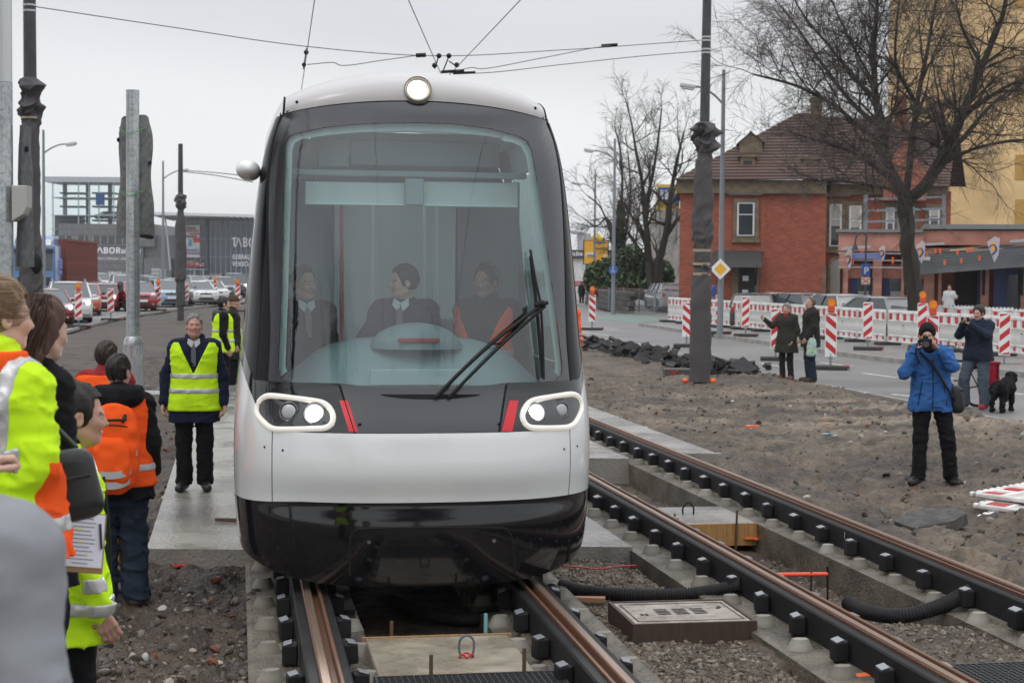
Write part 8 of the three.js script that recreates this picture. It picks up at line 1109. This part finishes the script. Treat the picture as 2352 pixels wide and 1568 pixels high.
{
  const q = (x, y, z) => new V3(x, y, z).multiplyScalar(1.76 / 1.75).applyAxisAngle(new V3(0, 1, 0), -.1).add(php), c = thing('camera', 'black camera with lens held up by the photographer in blue', 'camera', q(-.1, 1.53, .235), -.2); part('camera_body', rbx(.14, .1, .06, .015), M.black, c); part('prism', rbx(.06, .04, .05, .01, 0, .06, 0), M.black, c); const l = part('lens', cyl(.038, .042, .1, 24).rotateX(PI / 2), M.black, c); l.position.set(0, -.005, .03); part('lens_glass', cyl(.032, .032, .004, 24, 0, .1, 0).rotateX(PI / 2), carGlass, l); part('strap', tube([[-.07, .03, 0], [-.1, -.1, .02], [-.05, -.22, -.02]], .008, 16, 4), M.black, c);
  const b = thing('shoulder_bag', 'black shoulder bag and strap across the photographer in blue', 'bag', php, -.1), sg = tube([[-.13, 1.43, .1], [-.04, 1.34, .17], [.07, 1.18, .185], [.17, 1.02, .175], [.235, .93, .13]], .016, 40, 6); part('strap', sg, M.black, b); const bg = net((x, y, z) => (Math.pow(Math.pow(Math.abs(x / .075), 3) + Math.pow(Math.abs(y / .15), 4) + Math.pow(Math.abs(z / .12), 3), 1 / 3) - 1) * .06, [-.1, -.18, -.15], [.1, .18, .15], .012); bg.rotateZ(.12).translate(.27, .93, .02); part('bag', uvBox(bg), mat(.015, .015, .016, .6), b); part('flap', rbx(.15, .02, .22, .008, .255, 1.03, .02, 0, 0, .1), M.black, b);
}
const cyp = onto(2246, 938, .04);
makePerson({ label: 'man in navy jacket astride a bicycle photographing with a phone', pos: cyp, yaw: -.75, h: 1.74, cell: .015, headCell: .007, head: { yaw: -.1, pitch: .1 }, pose: { pelvis: [-.02, .95, -.02], rEl: [-.26, 1.24, .2], rWr: [-.1, 1.44, .36], lEl: [.25, 1.24, .2], lWr: [.02, 1.42, .36], rHip: [-.11, .92, 0], rKn: [-.2, .52, .1], rAn: [-.24, .085, -.02], rToe: [-.28, .04, .14], lAn: [.14, .085, .0] }, hands: { r: { dir: [.3, .8, .3], n: [1, 0, .3], curl: .7 }, l: { dir: [-.3, .8, .3], n: [-1, 0, .3], curl: .7 } }, wear: [{ k: 'trousers', m: W_.bluejeans, g: .026, ank: .064 }, { k: 'shoes', m: mat(.4, .02, .03, .5), g: .01 }, { k: 'jacket', m: cl(.022, .03, .055), hem: .82, g: .05 }, { k: 'hair', m: W_.hairD, th: .022, front: .05 }] });
{
  const q = new V3(-.04, 1.5, .42).applyAxisAngle(new V3(0, 1, 0), -.75).add(cyp), f = thing('phone', 'black phone held up by the man astride the bicycle', 'phone', q, -.75); part('case', rbx(.15, .075, .01, .006), M.black, f); part('lens', cyl(.006, .006, .003, 10).rotateX(PI / 2).translate(.06, .022, .006), carGlass, f);
  const b = thing('bicycle', 'dark bicycle under the man in the navy jacket, red pannier behind', 'bicycle', cyp.clone().add(new V3(-.38, 0, -.14)), -1.15), bk = mat(.02, .02, .022, .4), sp = mat(.45, .45, .45, .3, { metalness: .7 });      // along +z: front
  for (const z of [-.53, .53]) { const w = part('wheel', new THREE.TorusGeometry(.33, .025, 8, 40).rotateY(PI / 2).translate(0, .35, z), M.tyre, b); part('rim', new THREE.TorusGeometry(.305, .009, 6, 40).rotateY(PI / 2).translate(0, .35, z), sp, w); part('spokes', merge(Array.from({ length: 20 }, (_, i) => bar([.012 * (i % 2 ? 1 : -1), .35, z], [0, .35 + .3 * Math.cos(i / 20 * 2 * PI), z + .3 * Math.sin(i / 20 * 2 * PI)], .0022, .0022, 4))), sp, w).userData.kind = 'stuff'; part('mudguard', new THREE.TorusGeometry(.365, .014, 5, 24, 2.3).rotateY(PI / 2).rotateX(z > 0 ? .2 : -.5).translate(0, .35, z), bk, b); }
  const V = { bb: [0, .3, -.1], seat: [0, .78, -.24], head: [0, .82, .36], hd2: [0, .66, .42], rear: [0, .35, -.53], front: [0, .35, .53] }; part('frame', merge([bar(V.bb, V.seat, .021), bar(V.seat, V.head, .02), bar(V.bb, V.hd2, .024), bar(V.head, V.hd2, .02), bar(V.hd2, V.front, .015), bar(V.bb, V.rear, .012), bar(V.seat, V.rear, .011), bar([0, .78, -.24], [0, .93, -.29], .014)]), bk, b); part('saddle', rbx(.15, .06, .26, .03, 0, .95, -.3), bk, b); part('handlebar', merge([bar([0, .82, .36], [0, 1.02, .32], .014), tube([[-.3, 1.04, .2], [-.2, 1.06, .3], [0, 1.03, .33], [.2, 1.06, .3], [.3, 1.04, .2]], .013, 24, 6)]), bk, b); part('crank', merge([cyl(.09, .09, .01, 20).rotateZ(PI / 2).translate(.05, .3, -.1), bar([.07, .3, -.1], [.07, .16, -.03], .012), bar([-.07, .3, -.1], [-.07, .44, -.17], .012)]), sp, b); for (const [x, y, z] of [[.11, .155, -.03], [-.11, .445, -.17]]) part('pedal', rbx(.09, .025, .08, .008, x, y, z), bk, b); part('luggage_rack', merge([bar([.06, .74, -.3], [.06, .74, -.78], .008), bar([-.06, .74, -.3], [-.06, .74, -.78], .008), bar([.06, .74, -.7], [.02, .36, -.54], .006), bar([-.06, .74, -.7], [-.02, .36, -.54], .006)]), bk, b); part('basket', rbx(.3, .22, .24, .03, 0, .93, .5), mat(.03, .03, .03, .8), b);
  const pp = new V3(.16, .56, -.62).applyAxisAngle(new V3(0, 1, 0), -1.15).add(b.position), p = thing('pannier_bag', 'red pannier bag hanging on the rear rack of the bicycle', 'bag', pp, -1.15), pg = net((x, y, z) => (Math.pow(Math.pow(Math.abs(x / .1), 4) + Math.pow(Math.abs(y / .2), 4) + Math.pow(Math.abs(z / .18), 4), 1 / 3) - 1) * .07 - .015 * (vn(x * 12, y * 12, z * 12) - .5), [-.14, -.24, -.22], [.14, .24, .22], .014); part('bag', uvBox(pg), cl(.45, .02, .04), p); part('flap', rbx(.2, .05, .36, .02, 0, .19, 0), cl(.36, .015, .03), p); for (const z of [-.1, .1]) part('strap', rbx(.012, .26, .03, .004, .108, .06, z), M.black, p);
}
{ // black dog, seen from behind and turned away
  const t = thing('dog', 'shaggy black dog standing on the road at the right, turned away', 'dog', onto(2303, 945, .04), 2.5); const b = [cap([0, .4, .2], [0, .4, -.2], .135, .12), cap([0, .44, .24], [0, .52, .36], .1, .085), cap([0, .54, .4], [0, .5, .5], .085, .05), ...[-1, 1].flatMap((s) => [cap([s * .075, .36, .2], [s * .08, .2, .21], .06, .04), cap([s * .08, .2, .21], [s * .08, .04, .2], .038, .034), cap([s * .08, .03, .2], [s * .08, .025, .25], .034, .03), cap([s * .07, .36, -.17], [s * .085, .25, -.14], .085, .055), cap([s * .085, .25, -.14], [s * .085, .15, -.25], .05, .034), cap([s * .085, .15, -.25], [s * .085, .04, -.23], .034, .032), cap([s * .085, .03, -.23], [s * .085, .025, -.17], .034, .03), cap([s * .06, .58, .38], [s * .09, .5, .38], .035, .025)]), cap([0, .45, -.3], [0, .36, -.44], .04, .035), cap([0, .36, -.44], [0, .24, -.48], .04, .02)]; const u = union(b, .05); part('body', uvBox(net((x, y, z) => Math.max(u(x, y, z) - .035 * (vn(x * 28, y * 22, z * 28) - .45) - .015 * (vn(x * 60, y * 40, z * 60) - .5), -y), ...boxOf(b, .05), .0115)), mat(.008, .008, .009, .75, { specularIntensity: .2 }), t);
}
makePerson({ label: 'worker in orange jacket and hat half hidden behind the right side of the tram', pos: onto(1306, 884, .02), yaw: 2.4, h: 1.78, cell: .02, headCell: .009, wear: [{ k: 'trousers', m: cl(.04, .07, .13) }, { k: 'shoes', m: W_.shoe }, { k: 'jacket', m: W_.orange, hem: .85, g: .05 }, { k: 'hood', m: W_.black }, { k: 'custom', f: (t, J, cloth, hm, h) => { for (const y0 of [1.0, .92]) cloth('reflective_strip', J.b, .045, refl, { u: J.u, wr: J.wr, off: .006, cut: [(x, y) => Math.abs(y - y0) - .022] }); } }, { k: 'hat', name: 'brimmed_hat', m: W_.black, th: .02, front: .09, low: .03, side: 0, ears: 0, brim: () => cyl(.15, .15, .012, 24, 0, .04, 0) }] });
makePerson({ label: 'small distant pedestrian in dark clothes on the right pavement', pos: onto(1336, 699, .05), yaw: 2.8, h: 1.5, cell: .035, headCell: .016, wear: [{ k: 'trousers', m: W_.black }, { k: 'shoes', m: W_.shoe }, { k: 'jacket', m: W_.black, hem: .6 }, { k: 'hair', m: W_.hairD }] });
makePerson({ label: 'person in white shirt standing in the shop doorway', pos: at(2181, 700, 66.5).setY(.1), yaw: -.4, h: 1.75, cell: .03, headCell: .014, pose: { lWr: [.35, 1.25, .2], lEl: [.27, 1.2, .0] }, wear: [{ k: 'trousers', m: W_.jeans }, { k: 'shoes', m: W_.shoe }, { k: 'jacket', name: 'shirt', m: W_.white, hem: .88, g: .02, cuff: .2 }, { k: 'hair', m: W_.hairD }] });
// ---- in the tram cab
{
  const inTram = (x, y, z, o) => { const p = tram.localToWorld(tramPlane(x, y, z)); const s = (o.h ?? 1.72) / 1.75; return makePerson({ cell: .016, headCell: .007, ...o, pos: new V3(p.x, p.y - 1.605 * s, p.z) }); };
  inTram(928, 650, -.35, { label: 'tram driver in dark suit and tie looking sideways behind the windscreen', yaw: -.2, h: 1.7, skin: [.55, .33, .26], head: { yaw: -.95 }, pose: { lEl: [.3, 1.12, .12], lWr: [.2, 1.02, .3], rEl: [-.3, 1.12, .12], rWr: [-.2, 1.02, .3] }, wear: [{ k: 'trousers', m: W_.black }, { k: 'shoes', m: W_.shoe }, { k: 'jacket', m: W_.navy, hem: .8, g: .035, collar: .0 }, { k: 'custom', f: suit }, { k: 'hair', m: W_.hairD, th: .014, front: .05 }] });
  inTram(694, 652, -.5, { label: 'man in dark suit standing at the left inside the tram cab', yaw: .5, h: 1.74, skin: [.5, .3, .22], head: { yaw: .35 }, wear: [{ k: 'trousers', m: W_.black }, { k: 'shoes', m: W_.shoe }, { k: 'jacket', m: W_.black, hem: .8, g: .035, collar: .0 }, { k: 'custom', f: suit }, { k: 'hair', m: W_.hairD, th: .012, front: .04 }] });
  inTram(1118, 648, -.5, { label: 'bearded man with orange vest over dark clothes at the right inside the cab', yaw: -.35, h: 1.74, skin: [.45, .26, .19], head: { yaw: -.2 }, wear: [{ k: 'trousers', m: W_.black }, { k: 'shoes', m: W_.shoe }, { k: 'jacket', m: cl(.05, .055, .06), hem: .8, g: .035 }, { k: 'vest', m: W_.orange, hem: .85, g: .055, v: .42, bands: [1.1] }, { k: 'hair', m: W_.hairB, th: .014, front: .05 }] });
}
renderer.render(scene, camera);
